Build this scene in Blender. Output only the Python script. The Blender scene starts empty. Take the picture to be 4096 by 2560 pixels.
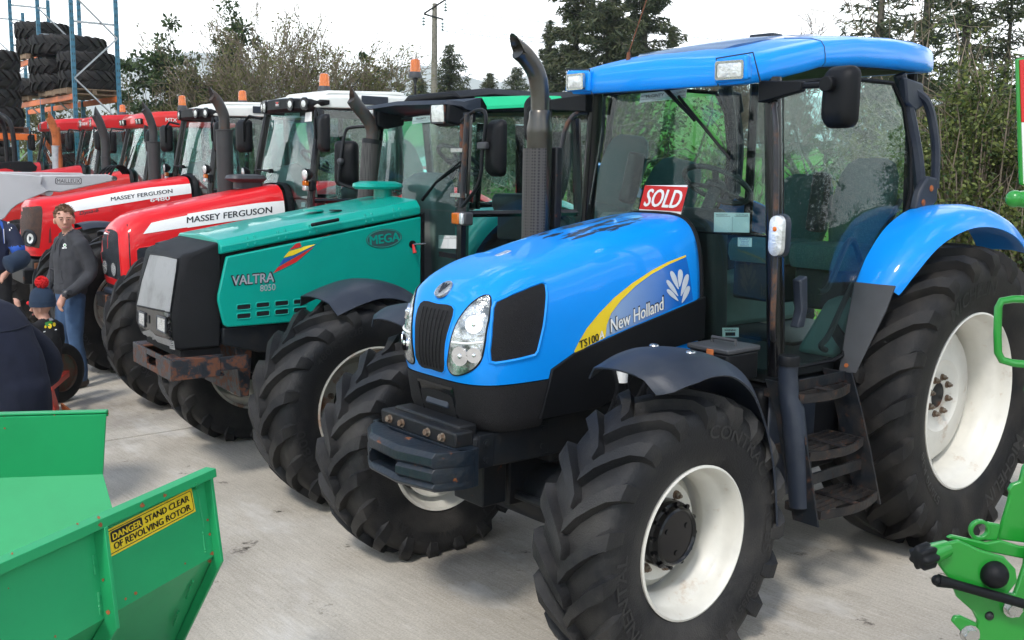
import bpy, bmesh, math, random
from math import sin, cos, pi, radians, sqrt, atan2
from mathutils import Vector, Matrix
from mathutils.bvhtree import BVHTree
random.seed(7)
S = bpy.context.scene
COL = S.collection
# ------------------------------------------------------------------ camera
CAM = Vector((5.6777, 3.6419, 2.1233)); YAW, PITCH, ROLL, FPX = 4.007, -0.1484, 0.017, 4057.7
fwd = Vector((cos(YAW)*cos(PITCH), sin(YAW)*cos(PITCH), sin(PITCH)))
rgt0 = Vector((sin(YAW), -cos(YAW), 0)); dwn0 = fwd.cross(rgt0)
rgt = cos(ROLL)*rgt0 - sin(ROLL)*dwn0; dwn = sin(ROLL)*rgt0 + cos(ROLL)*dwn0
cd = bpy.data.cameras.new('camera'); cam = bpy.data.objects.new('camera', cd); COL.objects.link(cam)
cam.matrix_world = Matrix(((rgt.x, -dwn.x, -fwd.x, CAM.x), (rgt.y, -dwn.y, -fwd.y, CAM.y), (rgt.z, -dwn.z, -fwd.z, CAM.z), (0, 0, 0, 1)))
cd.sensor_width = 36.0; cd.sensor_fit = 'HORIZONTAL'; cd.lens = FPX/4096*36.0
cd.clip_start = 0.05; cd.clip_end = 9000
cd.dof.use_dof = False
S.camera = cam
S.render.resolution_x, S.render.resolution_y = 1024, 640
def pix(px, py):                       # direction through a pixel of the 4096-wide photograph
    return (rgt*((px-2048)/FPX) + dwn*((py-1280)/FPX) + fwd)
def at(px, py, dist):                  # point at a horizontal distance along that direction
    d = pix(px, py); return CAM + d*(dist/sqrt(d.x*d.x+d.y*d.y))
def on(px, py, axis, val):
    d = pix(px, py); t = (val-CAM[axis])/d[axis]; return CAM + d*t
# ------------------------------------------------------------------ light
SUN_AZ, SUN_EL = radians(28), radians(50)          # direction towards the sun, from +X to +Y
w = bpy.data.worlds.new('World'); S.world = w; w.use_nodes = True
nt = w.node_tree; nt.nodes.clear()
N = nt.nodes.new; L = nt.links.new
out = N('ShaderNodeOutputWorld'); bg = N('ShaderNodeBackground'); sky = N('ShaderNodeTexSky')
sky.sky_type = 'NISHITA'; sky.sun_disc = False; sky.sun_elevation = SUN_EL; sky.sun_rotation = pi/2 - SUN_AZ
sky.air_density = 1.0; sky.dust_density = 0.4; sky.ozone_density = 2.0
tc = N('ShaderNodeTexCoord'); mp = N('ShaderNodeMapping'); mp.inputs['Scale'].default_value = (1, 1, 2.4); mp.inputs['Location'].default_value = (0.7, 2.3, 0.4)
n1 = N('ShaderNodeTexNoise'); n1.inputs['Scale'].default_value = 2.3; n1.inputs['Detail'].default_value = 9; n1.inputs['Roughness'].default_value = 0.58; n1.inputs['Distortion'].default_value = 0.25
L(tc.outputs['Generated'], mp.inputs['Vector']); L(mp.outputs['Vector'], n1.inputs['Vector'])
sx = N('ShaderNodeSeparateXYZ'); L(tc.outputs['Generated'], sx.inputs['Vector'])
hz = N('ShaderNodeMapRange'); hz.inputs['From Min'].default_value = 0.03; hz.inputs['From Max'].default_value = 0.25; hz.inputs['To Min'].default_value = 0.46; hz.inputs['To Max'].default_value = 0.0
L(sx.outputs['Z'], hz.inputs['Value'])
ad = N('ShaderNodeMath'); ad.operation = 'ADD'; L(n1.outputs['Fac'], ad.inputs[0]); L(hz.outputs['Result'], ad.inputs[1])
cr = N('ShaderNodeValToRGB'); cr.color_ramp.elements[0].position = 0.53; cr.color_ramp.elements[1].position = 0.63
L(ad.outputs[0], cr.inputs['Fac'])
n2 = N('ShaderNodeTexNoise'); n2.inputs['Scale'].default_value = 5; n2.inputs['Detail'].default_value = 6; L(mp.outputs['Vector'], n2.inputs['Vector'])
cc = N('ShaderNodeValToRGB'); cc.color_ramp.elements[0].position = 0.3; cc.color_ramp.elements[0].color = (18.0, 18.1, 18.3, 1); cc.color_ramp.elements[1].position = 0.62; cc.color_ramp.elements[1].color = (22.0, 21.9, 21.7, 1)
L(n2.outputs['Fac'], cc.inputs['Fac'])
mx = N('ShaderNodeMix'); mx.data_type = 'RGBA'; L(cr.outputs['Color'], mx.inputs[0]); L(sky.outputs['Color'], mx.inputs[6]); L(cc.outputs['Color'], mx.inputs[7])
bg.inputs['Strength'].default_value = 0.13
L(mx.outputs[2], bg.inputs['Color']); L(bg.outputs['Background'], out.inputs['Surface'])
ld = bpy.data.lights.new('sun', 'SUN'); ld.energy = 2.0; ld.angle = radians(9); ld.color = (1.0, 0.955, 0.89)
sun = bpy.data.objects.new('sun', ld); COL.objects.link(sun); sun.location = (6, -6, 14)
sd = Vector((cos(SUN_EL)*cos(SUN_AZ), cos(SUN_EL)*sin(SUN_AZ), sin(SUN_EL)))
sun.rotation_euler = sd.to_track_quat('Z', 'Y').to_euler()
S.view_settings.view_transform = 'Standard'; S.view_settings.look = 'None'; S.view_settings.gamma = 1; S.view_settings.exposure = 0.6
S.view_settings.use_curve_mapping = False
S.render.engine = 'CYCLES'
try:
    S.cycles.max_bounces = 8; S.cycles.volume_bounces = 2; S.cycles.transparent_max_bounces = 24
except Exception: pass
# ------------------------------------------------------------------ materials
MATS = {}
def _new(name):
    m = bpy.data.materials.new(name); m.use_nodes = True; MATS[name] = m
    t = m.node_tree; return m, t, t.nodes['Principled BSDF']
def mat(name, col, rough=0.5, metal=0.0, coat=0.0, noise=0.0, nscale=8.0, bump=0.0, bscale=60.0, col2=None, lo=0.45, hi=0.7, spec=0.5, detail=5.0, rust=None, sheen=0.0, trans=0.0, coord='Object', emit=None):
    m, t, b = _new(name); N = t.nodes.new; L = t.links.new
    c = tuple(col)+(1,)
    b.inputs['Base Color'].default_value = c; b.inputs['Roughness'].default_value = rough; b.inputs['Metallic'].default_value = metal
    b.inputs['Coat Weight'].default_value = coat; b.inputs['Coat Roughness'].default_value = 0.04
    b.inputs['Specular IOR Level'].default_value = spec; b.inputs['Transmission Weight'].default_value = trans
    if sheen: b.inputs['Sheen Weight'].default_value = sheen
    tcn = N('ShaderNodeTexCoord'); co = tcn.outputs[coord]
    cur = None
    if noise or col2:
        n = N('ShaderNodeTexNoise'); n.inputs['Scale'].default_value = nscale; n.inputs['Detail'].default_value = detail; n.inputs['Roughness'].default_value = 0.6; L(co, n.inputs['Vector'])
        r = N('ShaderNodeValToRGB'); r.color_ramp.elements[0].position = lo; r.color_ramp.elements[1].position = hi
        if col2 is None: col2 = tuple(x*(1-noise) for x in col)
        r.color_ramp.elements[0].color = c; r.color_ramp.elements[1].color = tuple(col2)+(1,)
        L(n.outputs['Fac'], r.inputs['Fac']); cur = r.outputs['Color']
        rr = N('ShaderNodeMapRange'); rr.inputs['To Min'].default_value = max(0, rough-0.06); rr.inputs['To Max'].default_value = min(1, rough+0.10); L(n.outputs['Fac'], rr.inputs['Value']); L(rr.outputs['Result'], b.inputs['Roughness'])
    if rust:                              # (colour, threshold lo, hi, scale)
        rc, l0, h0, sc = rust
        n = N('ShaderNodeTexNoise'); n.inputs['Scale'].default_value = sc; n.inputs['Detail'].default_value = 10; n.inputs['Roughness'].default_value = 0.7; L(co, n.inputs['Vector'])
        r = N('ShaderNodeValToRGB'); r.color_ramp.elements[0].position = l0; r.color_ramp.elements[1].position = h0; L(n.outputs['Fac'], r.inputs['Fac'])
        mxn = N('ShaderNodeMix'); mxn.data_type = 'RGBA'; L(r.outputs['Color'], mxn.inputs[0])
        if cur: L(cur, mxn.inputs[6])
        else: mxn.inputs[6].default_value = c
        mxn.inputs[7].default_value = tuple(rc)+(1,); cur = mxn.outputs[2]
        mr = N('ShaderNodeMapRange'); mr.inputs['To Min'].default_value = rough; mr.inputs['To Max'].default_value = 0.9; L(r.outputs['Color'], mr.inputs['Value']); L(mr.outputs['Result'], b.inputs['Roughness'])
        if coat:
            mc = N('ShaderNodeMapRange'); mc.inputs['To Min'].default_value = coat; mc.inputs['To Max'].default_value = 0; L(r.outputs['Color'], mc.inputs['Value']); L(mc.outputs['Result'], b.inputs['Coat Weight'])
    if cur: L(cur, b.inputs['Base Color'])
    if bump:
        n = N('ShaderNodeTexNoise'); n.inputs['Scale'].default_value = bscale; n.inputs['Detail'].default_value = 6; L(co, n.inputs['Vector'])
        bm_ = N('ShaderNodeBump'); bm_.inputs['Strength'].default_value = bump; bm_.inputs['Distance'].default_value = 0.01; L(n.outputs['Fac'], bm_.inputs['Height']); L(bm_.outputs['Normal'], b.inputs['Normal'])
    if emit: b.inputs['Emission Color'].default_value = tuple(emit[:3])+(1,); b.inputs['Emission Strength'].default_value = emit[3]
    return m
def paint(name, col, metal=0.0, rough=0.32, coat=0.45, dirt=0.07):
    return mat(name, col, rough+0.08, metal, coat, noise=dirt, nscale=3.0, bump=0.012, bscale=5.0, spec=0.2)
def glass(name, tint, ior=1.5, boost=0.0):
    m, t, b = _new(name); N = t.nodes.new; L = t.links.new; t.nodes.remove(b)
    o = t.nodes['Material Output']; tr = N('ShaderNodeBsdfTransparent'); tr.inputs[0].default_value = tuple(tint)+(1,)
    gl = N('ShaderNodeBsdfGlossy'); gl.inputs['Roughness'].default_value = 0.012; gl.inputs['Color'].default_value = (0.97, 1, 1, 1)
    df = N('ShaderNodeBsdfDiffuse'); df.inputs[0].default_value = (0.5, 0.52, 0.5, 1)
    tcn = N('ShaderNodeTexCoord'); n = N('ShaderNodeTexNoise'); n.inputs['Scale'].default_value = 3.0; n.inputs['Detail'].default_value = 8; L(tcn.outputs['Object'], n.inputs['Vector'])
    mr = N('ShaderNodeMapRange'); mr.inputs['From Min'].default_value = 0.4; mr.inputs['From Max'].default_value = 0.8; mr.inputs['To Min'].default_value = 0.0; mr.inputs['To Max'].default_value = 0.018; L(n.outputs['Fac'], mr.inputs['Value'])
    dm = N('ShaderNodeMixShader'); L(mr.outputs['Result'], dm.inputs[0]); L(tr.outputs[0], dm.inputs[1]); L(df.outputs[0], dm.inputs[2])
    n3 = N('ShaderNodeTexNoise'); n3.inputs['Scale'].default_value = 1.6; n3.inputs['Detail'].default_value = 1; L(tcn.outputs['Object'], n3.inputs['Vector'])
    bp = N('ShaderNodeBump'); bp.inputs['Strength'].default_value = 0.12; bp.inputs['Distance'].default_value = 0.02; L(n3.outputs['Fac'], bp.inputs['Height'])
    fr = N('ShaderNodeFresnel'); fr.inputs['IOR'].default_value = ior; L(bp.outputs['Normal'], fr.inputs['Normal']); L(bp.outputs['Normal'], gl.inputs['Normal'])
    ma = N('ShaderNodeMath'); ma.operation = 'ADD'; ma.inputs[1].default_value = boost; ma.use_clamp = True; L(fr.outputs[0], ma.inputs[0])
    mixs = N('ShaderNodeMixShader'); L(ma.outputs[0], mixs.inputs[0]); L(dm.outputs[0], mixs.inputs[1]); L(gl.outputs[0], mixs.inputs[2]); L(mixs.outputs[0], o.inputs['Surface'])
    return m
RUST = (0.20, 0.062, 0.022)
mat('rubber', (0.0065, 0.0065, 0.007), 0.6, noise=0, col2=(0.030, 0.026, 0.022), nscale=5.0, lo=0.42, hi=0.75, bump=0.25, bscale=120, detail=9, spec=0.3)
mat('rubber_blue', (0.0075, 0.008, 0.0095), 0.58, col2=(0.050, 0.046, 0.042), nscale=3.2, lo=0.42, hi=0.76, bump=0.35, bscale=140, detail=11, spec=0.35)
mat('rubber_letter', (0.015, 0.015, 0.016), 0.45, bump=0.1)
mat('plastic_black', (0.0036, 0.0042, 0.0055), 0.5, noise=0.2, bump=0.12, bscale=300, spec=0.22)
mat('plastic_navy', (0.014, 0.020, 0.033), 0.45, spec=0.4, noise=0, col2=(0.030, 0.036, 0.048), nscale=6, bump=0.08, bscale=200)
mat('plastic_grey', (0.045, 0.047, 0.052), 0.5, noise=0.15)
mat('gloss_black', (0.004, 0.004, 0.005), 0.22, coat=0.2, spec=0.3)
mat('metal_black', (0.007, 0.008, 0.010), 0.45, spec=0.3, noise=0.2, rust=(RUST, 0.60, 0.70, 9.0))
mat('metal_black_rusty', (0.008, 0.011, 0.015), 0.45, spec=0.3, col2=(0.030, 0.026, 0.024), nscale=9, rust=((0.095, 0.040, 0.022), 0.56, 0.72, 21.0), bump=0.2, bscale=60)
mat('step_worn', (0.012, 0.012, 0.013), 0.5, spec=0.3, col2=(0.028, 0.022, 0.019), nscale=14, rust=((0.11, 0.055, 0.033), 0.54, 0.70, 26.0), bump=0.25)
mat('bumper_worn', (0.007, 0.013, 0.021), 0.38, spec=0.4, col2=(0.018, 0.020, 0.024), nscale=30, rust=((0.22, 0.070, 0.02), 0.64, 0.70, 11.0), bump=0.25, bscale=50)
mat('bumper_rust', (0.014, 0.018, 0.024), 0.5, rust=((0.125, 0.047, 0.025), 0.485, 0.56, 15.0), bump=0.3, bscale=50)
mat('rail_rusty', (0.020, 0.020, 0.024), 0.4, rust=((0.13, 0.06, 0.03), 0.50, 0.62, 7.0))
mat('exhaust_steel', (0.10, 0.095, 0.086), 0.28, metal=0.9, col2=(0.09, 0.075, 0.06), nscale=7, bump=0.05)
mat('exhaust_dark', (0.050, 0.048, 0.046), 0.5, metal=0.3, rust=((0.10, 0.050, 0.030), 0.5, 0.7, 8.0), bump=0.15)
mat('silencer_grey', (0.040, 0.040, 0.041), 0.55, metal=0.2, noise=0.2, rust=((0.09, 0.045, 0.028), 0.62, 0.74, 12.0), bump=0.15)
mat('roof_glass', (0.03, 0.08, 0.20), 0.10, coat=0.6)
mat('interior_teal', (0.14, 0.24, 0.21), 0.55, noise=0.1)
mat('ink_leaf', (0.55, 0.60, 0.66), 0.4)
mat('chassis', (0.008, 0.010, 0.013), 0.5, spec=0.25, col2=(0.018, 0.017, 0.016), nscale=7, rust=(RUST, 0.66, 0.74, 11.0), bump=0.1)
mat('rusty_steel', (0.17, 0.060, 0.025), 0.85, col2=(0.07, 0.03, 0.018), nscale=16, bump=0.35, bscale=60)
mat('rusty_orange', (0.42, 0.12, 0.03), 0.8, col2=(0.20, 0.06, 0.02), nscale=9, bump=0.25)
mat('zinc', (0.45, 0.45, 0.43), 0.35, metal=0.9, rust=(RUST, 0.56, 0.66, 40.0))
mat('steel', (0.52, 0.52, 0.50), 0.25, metal=1.0, noise=0.25, nscale=14)
mat('chrome', (0.85, 0.86, 0.88), 0.06, metal=1.0)
mat('galv', (0.42, 0.44, 0.46), 0.45, metal=0.7, noise=0.25, nscale=14)
mat('rim_white', (0.66, 0.64, 0.575), 0.40, noise=0.10, coat=0.1, rust=((0.36, 0.20, 0.08), 0.585, 0.80, 7.0))
mat('rim_grey', (0.42, 0.41, 0.36), 0.45, rust=((0.26, 0.10, 0.04), 0.52, 0.66, 6.0))
mat('nut_rusty', (0.15, 0.095, 0.06), 0.6, metal=0.4, col2=(0.30, 0.27, 0.22), nscale=45)
mat('white', (0.78, 0.78, 0.76), 0.35, noise=0.05)
mat('sticker_white', (0.80, 0.80, 0.78), 0.4)
mat('ink_black', (0.010, 0.010, 0.012), 0.4)
mat('ink_grey', (0.35, 0.37, 0.40), 0.4)
mat('ink_red', (0.55, 0.02, 0.02), 0.4)
mat('ink_yellow', (0.80, 0.58, 0.02), 0.4)
mat('ink_blue', (0.02, 0.08, 0.36), 0.4)
mat('orange_lens', (0.85, 0.20, 0.01), 0.12, coat=0.6, noise=0.2, nscale=30, trans=0.35)
mat('clear_lens', (0.80, 0.81, 0.80), 0.12, metal=0.55, coat=1.0, noise=0.35, nscale=26, bump=0.5, bscale=80)
mat('headlamp_glass', (0.62, 0.64, 0.64), 0.10, metal=0.75, coat=1.0, col2=(0.10, 0.11, 0.11), nscale=13, lo=0.42, hi=0.60, bump=0.5, bscale=60)
mat('fabric_teal', (0.05, 0.12, 0.12), 0.9, noise=0, col2=(0.10, 0.20, 0.195), nscale=160, bump=0.4, bscale=400)
mat('interior_grey', (0.22, 0.25, 0.24), 0.6, noise=0.15)
mat('interior_dark', (0.022, 0.026, 0.028), 0.6)
glass('cab_glass', (0.76, 0.98, 0.94), 1.42, 0.0)
glass('cab_glass_dark', (0.64, 0.93, 0.90), 1.6, 0.02)
paint('nh_blue', (0.002, 0.255, 0.80), rough=0.28)
paint('valtra_green', (0.001, 0.325, 0.255), metal=0.05, rough=0.28)
paint('valtra_roof_green', (0.012, 0.50, 0.22), rough=0.4, coat=0.3)
paint('mf_red', (0.66, 0.010, 0.014), rough=0.33)
paint('mf_white', (0.68, 0.69, 0.65), rough=0.42, coat=0.3, dirt=0.10)
paint('case_red', (0.52, 0.014, 0.018), rough=0.40, coat=0.5)
paint('mtx_red', (0.62, 0.030, 0.025), rough=0.36, coat=0.6)
paint('loader_grey', (0.50, 0.51, 0.52), rough=0.45, coat=0.2, dirt=0.12)
# ------------------------------------------------------------------ geometry helpers
class MB:
    """collects shapes; build() links them as one mesh object"""
    def __init__(s): s.v = []; s.f = []; s.mi = []; s.cur = 0
    def m(s, i): s.cur = i; return s
    def add(s, vs, fs):
        o = len(s.v); s.v += [Vector(p) for p in vs]
        for f in fs: s.f.append([i+o for i in f]); s.mi.append(s.cur)
        return s
    def box(s, c, d, rot=None):
        x, y, z = d[0]/2, d[1]/2, d[2]/2
        P = [Vector(p) for p in ((-x,-y,-z),(x,-y,-z),(x,y,-z),(-x,y,-z),(-x,-y,z),(x,-y,z),(x,y,z),(-x,y,z))]
        if rot is not None: P = [rot @ p for p in P]
        c = Vector(c)
        return s.add([p+c for p in P], [(3,2,1,0),(4,5,6,7),(0,1,5,4),(1,2,6,5),(2,3,7,6),(3,0,4,7)])
    def hexa(s, P):      # 8 corner points, bottom loop then top loop
        return s.add(P, [(3,2,1,0),(4,5,6,7),(0,1,5,4),(1,2,6,5),(2,3,7,6),(3,0,4,7)])
    def beam(s, a, b, wd, ht, up=(0,0,1)):
        a, b = Vector(a), Vector(b); d = (b-a).normalized(); u = Vector(up)
        sd = d.cross(u)
        if sd.length < 1e-4: sd = d.cross(Vector((1,0,0)))
        sd.normalize(); u = sd.cross(d).normalized()
        q = [(-1,-1),(1,-1),(1,1),(-1,1)]
        P = [a+sd*(i*wd/2)+u*(j*ht/2) for i, j in q]+[b+sd*(i*wd/2)+u*(j*ht/2) for i, j in q]
        return s.hexa(P)
    def tube(s, pts, r, n=10, caps=True):
        pts = [Vector(p) for p in pts]; k = len(pts)
        if not isinstance(r, (list, tuple)): r = [r]*k
        vs = []; prev = None
        for i, p in enumerate(pts):
            d = (pts[min(i+1,k-1)]-pts[max(i-1,0)])
            if d.length < 1e-9: d = Vector((0,0,1))
            d.normalize()
            if prev is None:
                a = Vector((0,0,1)) if abs(d.z) < 0.9 else Vector((1,0,0)); u = d.cross(a).normalized()
            else:
                u = prev - d*prev.dot(d)
                u = u.normalized() if u.length > 1e-6 else d.cross(Vector((0.3,0.5,0.8))).normalized()
            prev = u; w_ = d.cross(u)
            for j in range(n):
                t = 2*pi*j/n; vs.append(p+(u*cos(t)+w_*sin(t))*r[i])
        fs = []
        for i in range(k-1):
            for j in range(n):
                a = i*n+j; b = i*n+(j+1) % n; fs.append((a, b, b+n, a+n))
        if caps: fs.append(tuple(range(n-1,-1,-1))); fs.append(tuple((k-1)*n+j for j in range(n)))
        return s.add(vs, fs)
    def lathe(s, prof, n=32, axis='Y', c=(0,0,0), closed=False, a0=0.0):
        """prof: (radius, height along axis)"""
        c = Vector(c); k = len(prof); vs = []
        for (r, h) in prof:
            for j in range(n):
                t = 2*pi*j/n+a0
                if axis == 'Y': p = (r*cos(t), h, r*sin(t))
                elif axis == 'Z': p = (r*cos(t), r*sin(t), h)
                else: p = (h, r*cos(t), r*sin(t))
                vs.append(c+Vector(p))
        fs = []
        for i in range(k if closed else k-1):
            i2 = (i+1) % k
            for j in range(n):
                j2 = (j+1) % n; fs.append((i*n+j, i*n+j2, i2*n+j2, i2*n+j))
        return s.add(vs, fs)
    def cyl(s, a, b, r, n=16, r2=None):
        return s.tube([a, b], [r, r if r2 is None else r2], n)
    def disc(s, c, r, nrm, n=20, thick=0.01):
        c = Vector(c); nrm = Vector(nrm).normalized(); return s.tube([c, c+nrm*thick], r, n)
    def loft(s, secs, closed=True, caps=True):
        n = len(secs[0]); vs = [p for sec in secs for p in sec]; fs = []
        for i in range(len(secs)-1):
            for j in range(n if closed else n-1):
                j2 = (j+1) % n; fs.append((i*n+j, i*n+j2, (i+1)*n+j2, (i+1)*n+j))
        if caps and closed: fs.append(tuple(range(n-1,-1,-1))); fs.append(tuple((len(secs)-1)*n+j for j in range(n)))
        return s.add(vs, fs)
    def prism(s, poly, thick, axis='Y', at_=0.0):
        """poly 2D in the plane normal to axis, extruded from at_ to at_+thick. Y:(x,z) X:(y,z) Z:(x,y)"""
        def P(a, b, h):
            return (a, h, b) if axis == 'Y' else ((h, a, b) if axis == 'X' else (a, b, h))
        n = len(poly)
        vs = [P(a, b, at_) for a, b in poly]+[P(a, b, at_+thick) for a, b in poly]
        fs = [tuple(range(n)), tuple(range(2*n-1, n-1, -1))]
        for i in range(n): fs.append((i, (i+1) % n, n+(i+1) % n, n+i))
        return s.add(vs, fs)
    def sheet(s, grid, t):
        """grid[i][j] points -> a plate of thickness t (offset along normals)"""
        a = len(grid); b = len(grid[0]); G = [[Vector(p) for p in r] for r in grid]; B = []
        for i in range(a):
            for j in range(b):
                u = G[min(i+1,a-1)][j]-G[max(i-1,0)][j]; v = G[i][min(j+1,b-1)]-G[i][max(j-1,0)]
                n = u.cross(v); n = n.normalized() if n.length > 1e-9 else Vector((0,0,1)); B.append(G[i][j]-n*t)
        vs = [p for r in G for p in r]+B; m = a*b; fs = []
        for i in range(a-1):
            for j in range(b-1):
                q = i*b+j; fs.append((q, q+b, q+b+1, q+1)); fs.append((m+q, m+q+1, m+q+b+1, m+q+b))
        for i in range(a-1):
            q = i*b; fs.append((q, m+q, m+q+b, q+b)); q = i*b+b-1; fs.append((q, q+b, m+q+b, m+q))
        for j in range(b-1):
            q = j; fs.append((q, q+1, m+q+1, m+q)); q = (a-1)*b+j; fs.append((q, m+q, m+q+1, q+1))
        return s.add(vs, fs)
    def ball(s, c, r, n=12, m=8, sc=(1,1,1)):
        vs = []; fs = []; c = Vector(c)
        for i in range(m+1):
            ph = pi*i/m
            for j in range(n):
                t = 2*pi*j/n; vs.append(c+Vector((r*sc[0]*sin(ph)*cos(t), r*sc[1]*sin(ph)*sin(t), r*sc[2]*cos(ph))))
        for i in range(m):
            for j in range(n):
                fs.append((i*n+j, (i+1)*n+j, (i+1)*n+(j+1) % n, i*n+(j+1) % n))
        return s.add(vs, fs)
    def xf(s, M): s.v = [M @ p for p in s.v]; return s
    def mesh(s, name, mats=None, ang=35, weld=True, fix=True):
        me = bpy.data.meshes.new(name); me.from_pydata([tuple(p) for p in s.v], [], s.f)
        me.polygons.foreach_set('material_index', s.mi)
        bm = bmesh.new(); bm.from_mesh(me)
        if weld: bmesh.ops.remove_doubles(bm, verts=bm.verts, dist=1e-5)
        if fix: bmesh.ops.recalc_face_normals(bm, faces=bm.faces)
        bm.to_mesh(me); bm.free()
        for m_ in (mats or []): me.materials.append(MATS[m_] if isinstance(m_, str) else m_)
        if ang:
            me.shade_smooth(); me.set_sharp_from_angle(angle=radians(ang))
        return me
    def build(s, name, mats, parent=None, ang=35, bev=0.0, seg=2, weld=True, fix=True):
        if isinstance(mats, str): mats = [mats]
        return link(name, s.mesh(name, mats, ang, weld, fix), parent, bev, seg)
def link(name, me, parent=None, bev=0.0, seg=2, loc=None, rot=None):
    o = bpy.data.objects.new(name, me); COL.objects.link(o)
    if parent is not None: o.parent = parent
    if bev:
        b = o.modifiers.new('bevel', 'BEVEL'); b.width = bev; b.segments = seg; b.limit_method = 'ANGLE'; b.angle_limit = radians(35); b.harden_normals = False
    if loc is not None: o.location = loc
    if rot is not None: o.rotation_euler = rot
    return o
def empty(name, loc=(0,0,0), rz=0.0, parent=None):
    o = bpy.data.objects.new(name, None); COL.objects.link(o); o.location = loc; o.rotation_euler = (0, 0, rz); o.empty_display_size = 0.2
    if parent is not None: o.parent = parent
    return o
def tag(o, label=None, cat=None, group=None, kind=None):
    if label: o['label'] = label
    if cat: o['category'] = cat
    if group: o['group'] = group
    if kind: o['kind'] = kind
    return o
def lerp(a, b, t): return a+(b-a)*t
def interp(tab, x):
    """piecewise smooth interpolation of [(x, value)...]"""
    if x <= tab[0][0]: return tab[0][1]
    for (x0, v0), (x1, v1) in zip(tab, tab[1:]):
        if x <= x1:
            return lerp(v0, v1, (x-x0)/(x1-x0))
    return tab[-1][1]
def cr_spline(P, n):
    """Catmull-Rom through points, n samples per span"""
    P = [Vector(p) for p in P]; R_ = []
    for i in range(len(P)-1):
        p0 = P[max(i-1,0)]; p1 = P[i]; p2 = P[i+1]; p3 = P[min(i+2,len(P)-1)]
        for k in range(n):
            t = k/n; R_.append(0.5*((2*p1)+(p2-p0)*t+(2*p0-5*p1+4*p2-p3)*t*t+(3*p1-p0-3*p2+p3)*t**3))
    R_.append(P[-1]); return R_
def rrect(w_, h_, r, n=4):
    """rounded rectangle outline centred on 0"""
    o = []
    for cx, cy, a in ((w_/2-r, h_/2-r, 0), (-w_/2+r, h_/2-r, pi/2), (-w_/2+r, -h_/2+r, pi), (w_/2-r, -h_/2+r, 1.5*pi)):
        for k in range(n+1):
            t = a+pi/2*k/n; o.append((cx+r*cos(t), cy+r*sin(t)))
    return o
# ---- lettering: a font curve turned into a mesh, mapped by a function (u,v) -> (point, normal)
_TX = {}
def text_data(s, bold=0.0, sub=0.0):
    key = (s, bold, sub)
    if key in _TX: return _TX[key]
    cu = bpy.data.curves.new('lettering', 'FONT'); cu.body = s; cu.size = 1.0; cu.offset = bold; cu.resolution_u = 3; cu.fill_mode = 'FRONT'
    o = bpy.data.objects.new('lettering_tmp', cu); COL.objects.link(o)
    dg = bpy.context.evaluated_depsgraph_get(); me = bpy.data.meshes.new_from_object(o.evaluated_get(dg))
    bpy.data.objects.remove(o); bpy.data.curves.remove(cu)
    bm = bmesh.new(); bm.from_mesh(me); bpy.data.meshes.remove(me)
    bmesh.ops.triangulate(bm, faces=bm.faces)
    if sub:
        for _ in range(4):
            ee = [e for e in bm.edges if e.calc_length() > sub]
            if not ee: break
            bmesh.ops.subdivide_edges(bm, edges=ee, cuts=1); bmesh.ops.triangulate(bm, faces=bm.faces)
    vs = [(v.co.x, v.co.y) for v in bm.verts]; fs = [[v.index for v in f.verts] for f in bm.faces]; bm.free()
    if vs:
        x0 = min(v[0] for v in vs); x1 = max(v[0] for v in vs); y0 = min(v[1] for v in vs); y1 = max(v[1] for v in vs)
    else: x0 = x1 = y0 = y1 = 0
    _TX[key] = (vs, fs, x0, x1, y0, y1); return _TX[key]
def text_obj(name, s, mapf, w_, h_, m_, parent, bold=0.02, sub=0.0, slant=0.0, lift=0.003):
    """lettering stretched into a w_ x h_ box whose lower-left corner is u=v=0; mapf gives (point, normal); weight comes from shifted copies"""
    vs, fs, x0, x1, y0, y1 = text_data(s, 0.0, sub)
    if not vs: return None
    b = MB(); sh = bold*0.7
    for k, (ox, oy) in enumerate([(0, 0)] if bold < 0.015 else [(0, 0), (-sh, 0), (sh, 0), (0, -sh*0.35), (0, sh*0.35)]):
        P = []
        for x, y in vs:
            v = (y+oy-y0)/(y1-y0)*h_; u = (x+ox-x0)/(x1-x0)*w_+slant*v
            p, n = mapf(u, v); P.append(Vector(p)+Vector(n)*(lift+0.0003*k))
        b.add(P, fs)
    return b.build(name, m_, parent, ang=0, weld=False, fix=False)
def plane_map(o, ux, vy):
    o, ux, vy = Vector(o), Vector(ux).normalized(), Vector(vy).normalized(); n = ux.cross(vy)
    return lambda u, v: (o+ux*u+vy*v, n)
def flat_poly(name, poly, mapf, m_, parent, lift=0.002, sub=0.0):
    P = []
    b = MB()
    bm = bmesh.new(); vs = [bm.verts.new((x, y, 0)) for x, y in poly]; bm.faces.new(vs); bmesh.ops.triangulate(bm, faces=bm.faces)
    if sub:
        for _ in range(6):
            ee = [e for e in bm.edges if e.calc_length() > sub]
            if not ee: break
            bmesh.ops.subdivide_edges(bm, edges=ee, cuts=1); bmesh.ops.triangulate(bm, faces=bm.faces)
    bm.verts.index_update()
    for v in bm.verts:
        p, n = mapf(v.co.x, v.co.y); P.append(Vector(p)+Vector(n)*lift)
    fs = [[v.index for v in f.verts] for f in bm.faces]; bm.free()
    b.add(P, fs); return b.build(name, m_, parent, ang=40, weld=False, fix=False)
def ray_map(bvh, base, ux, vy, dirn):
    """projects the (u,v) plane along dirn on to a mesh"""
    base, ux, vy, dirn = Vector(base), Vector(ux), Vector(vy), Vector(dirn).normalized()
    def f(u, v):
        p = base+ux*u+vy*v
        h = bvh.ray_cast(p-dirn*1.5, dirn, 4.0)
        if h[0] is None:
            h = bvh.find_nearest(p)
        n = h[1]
        if n.dot(dirn) > 0: n = -n
        return h[0], n
    return f
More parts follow.
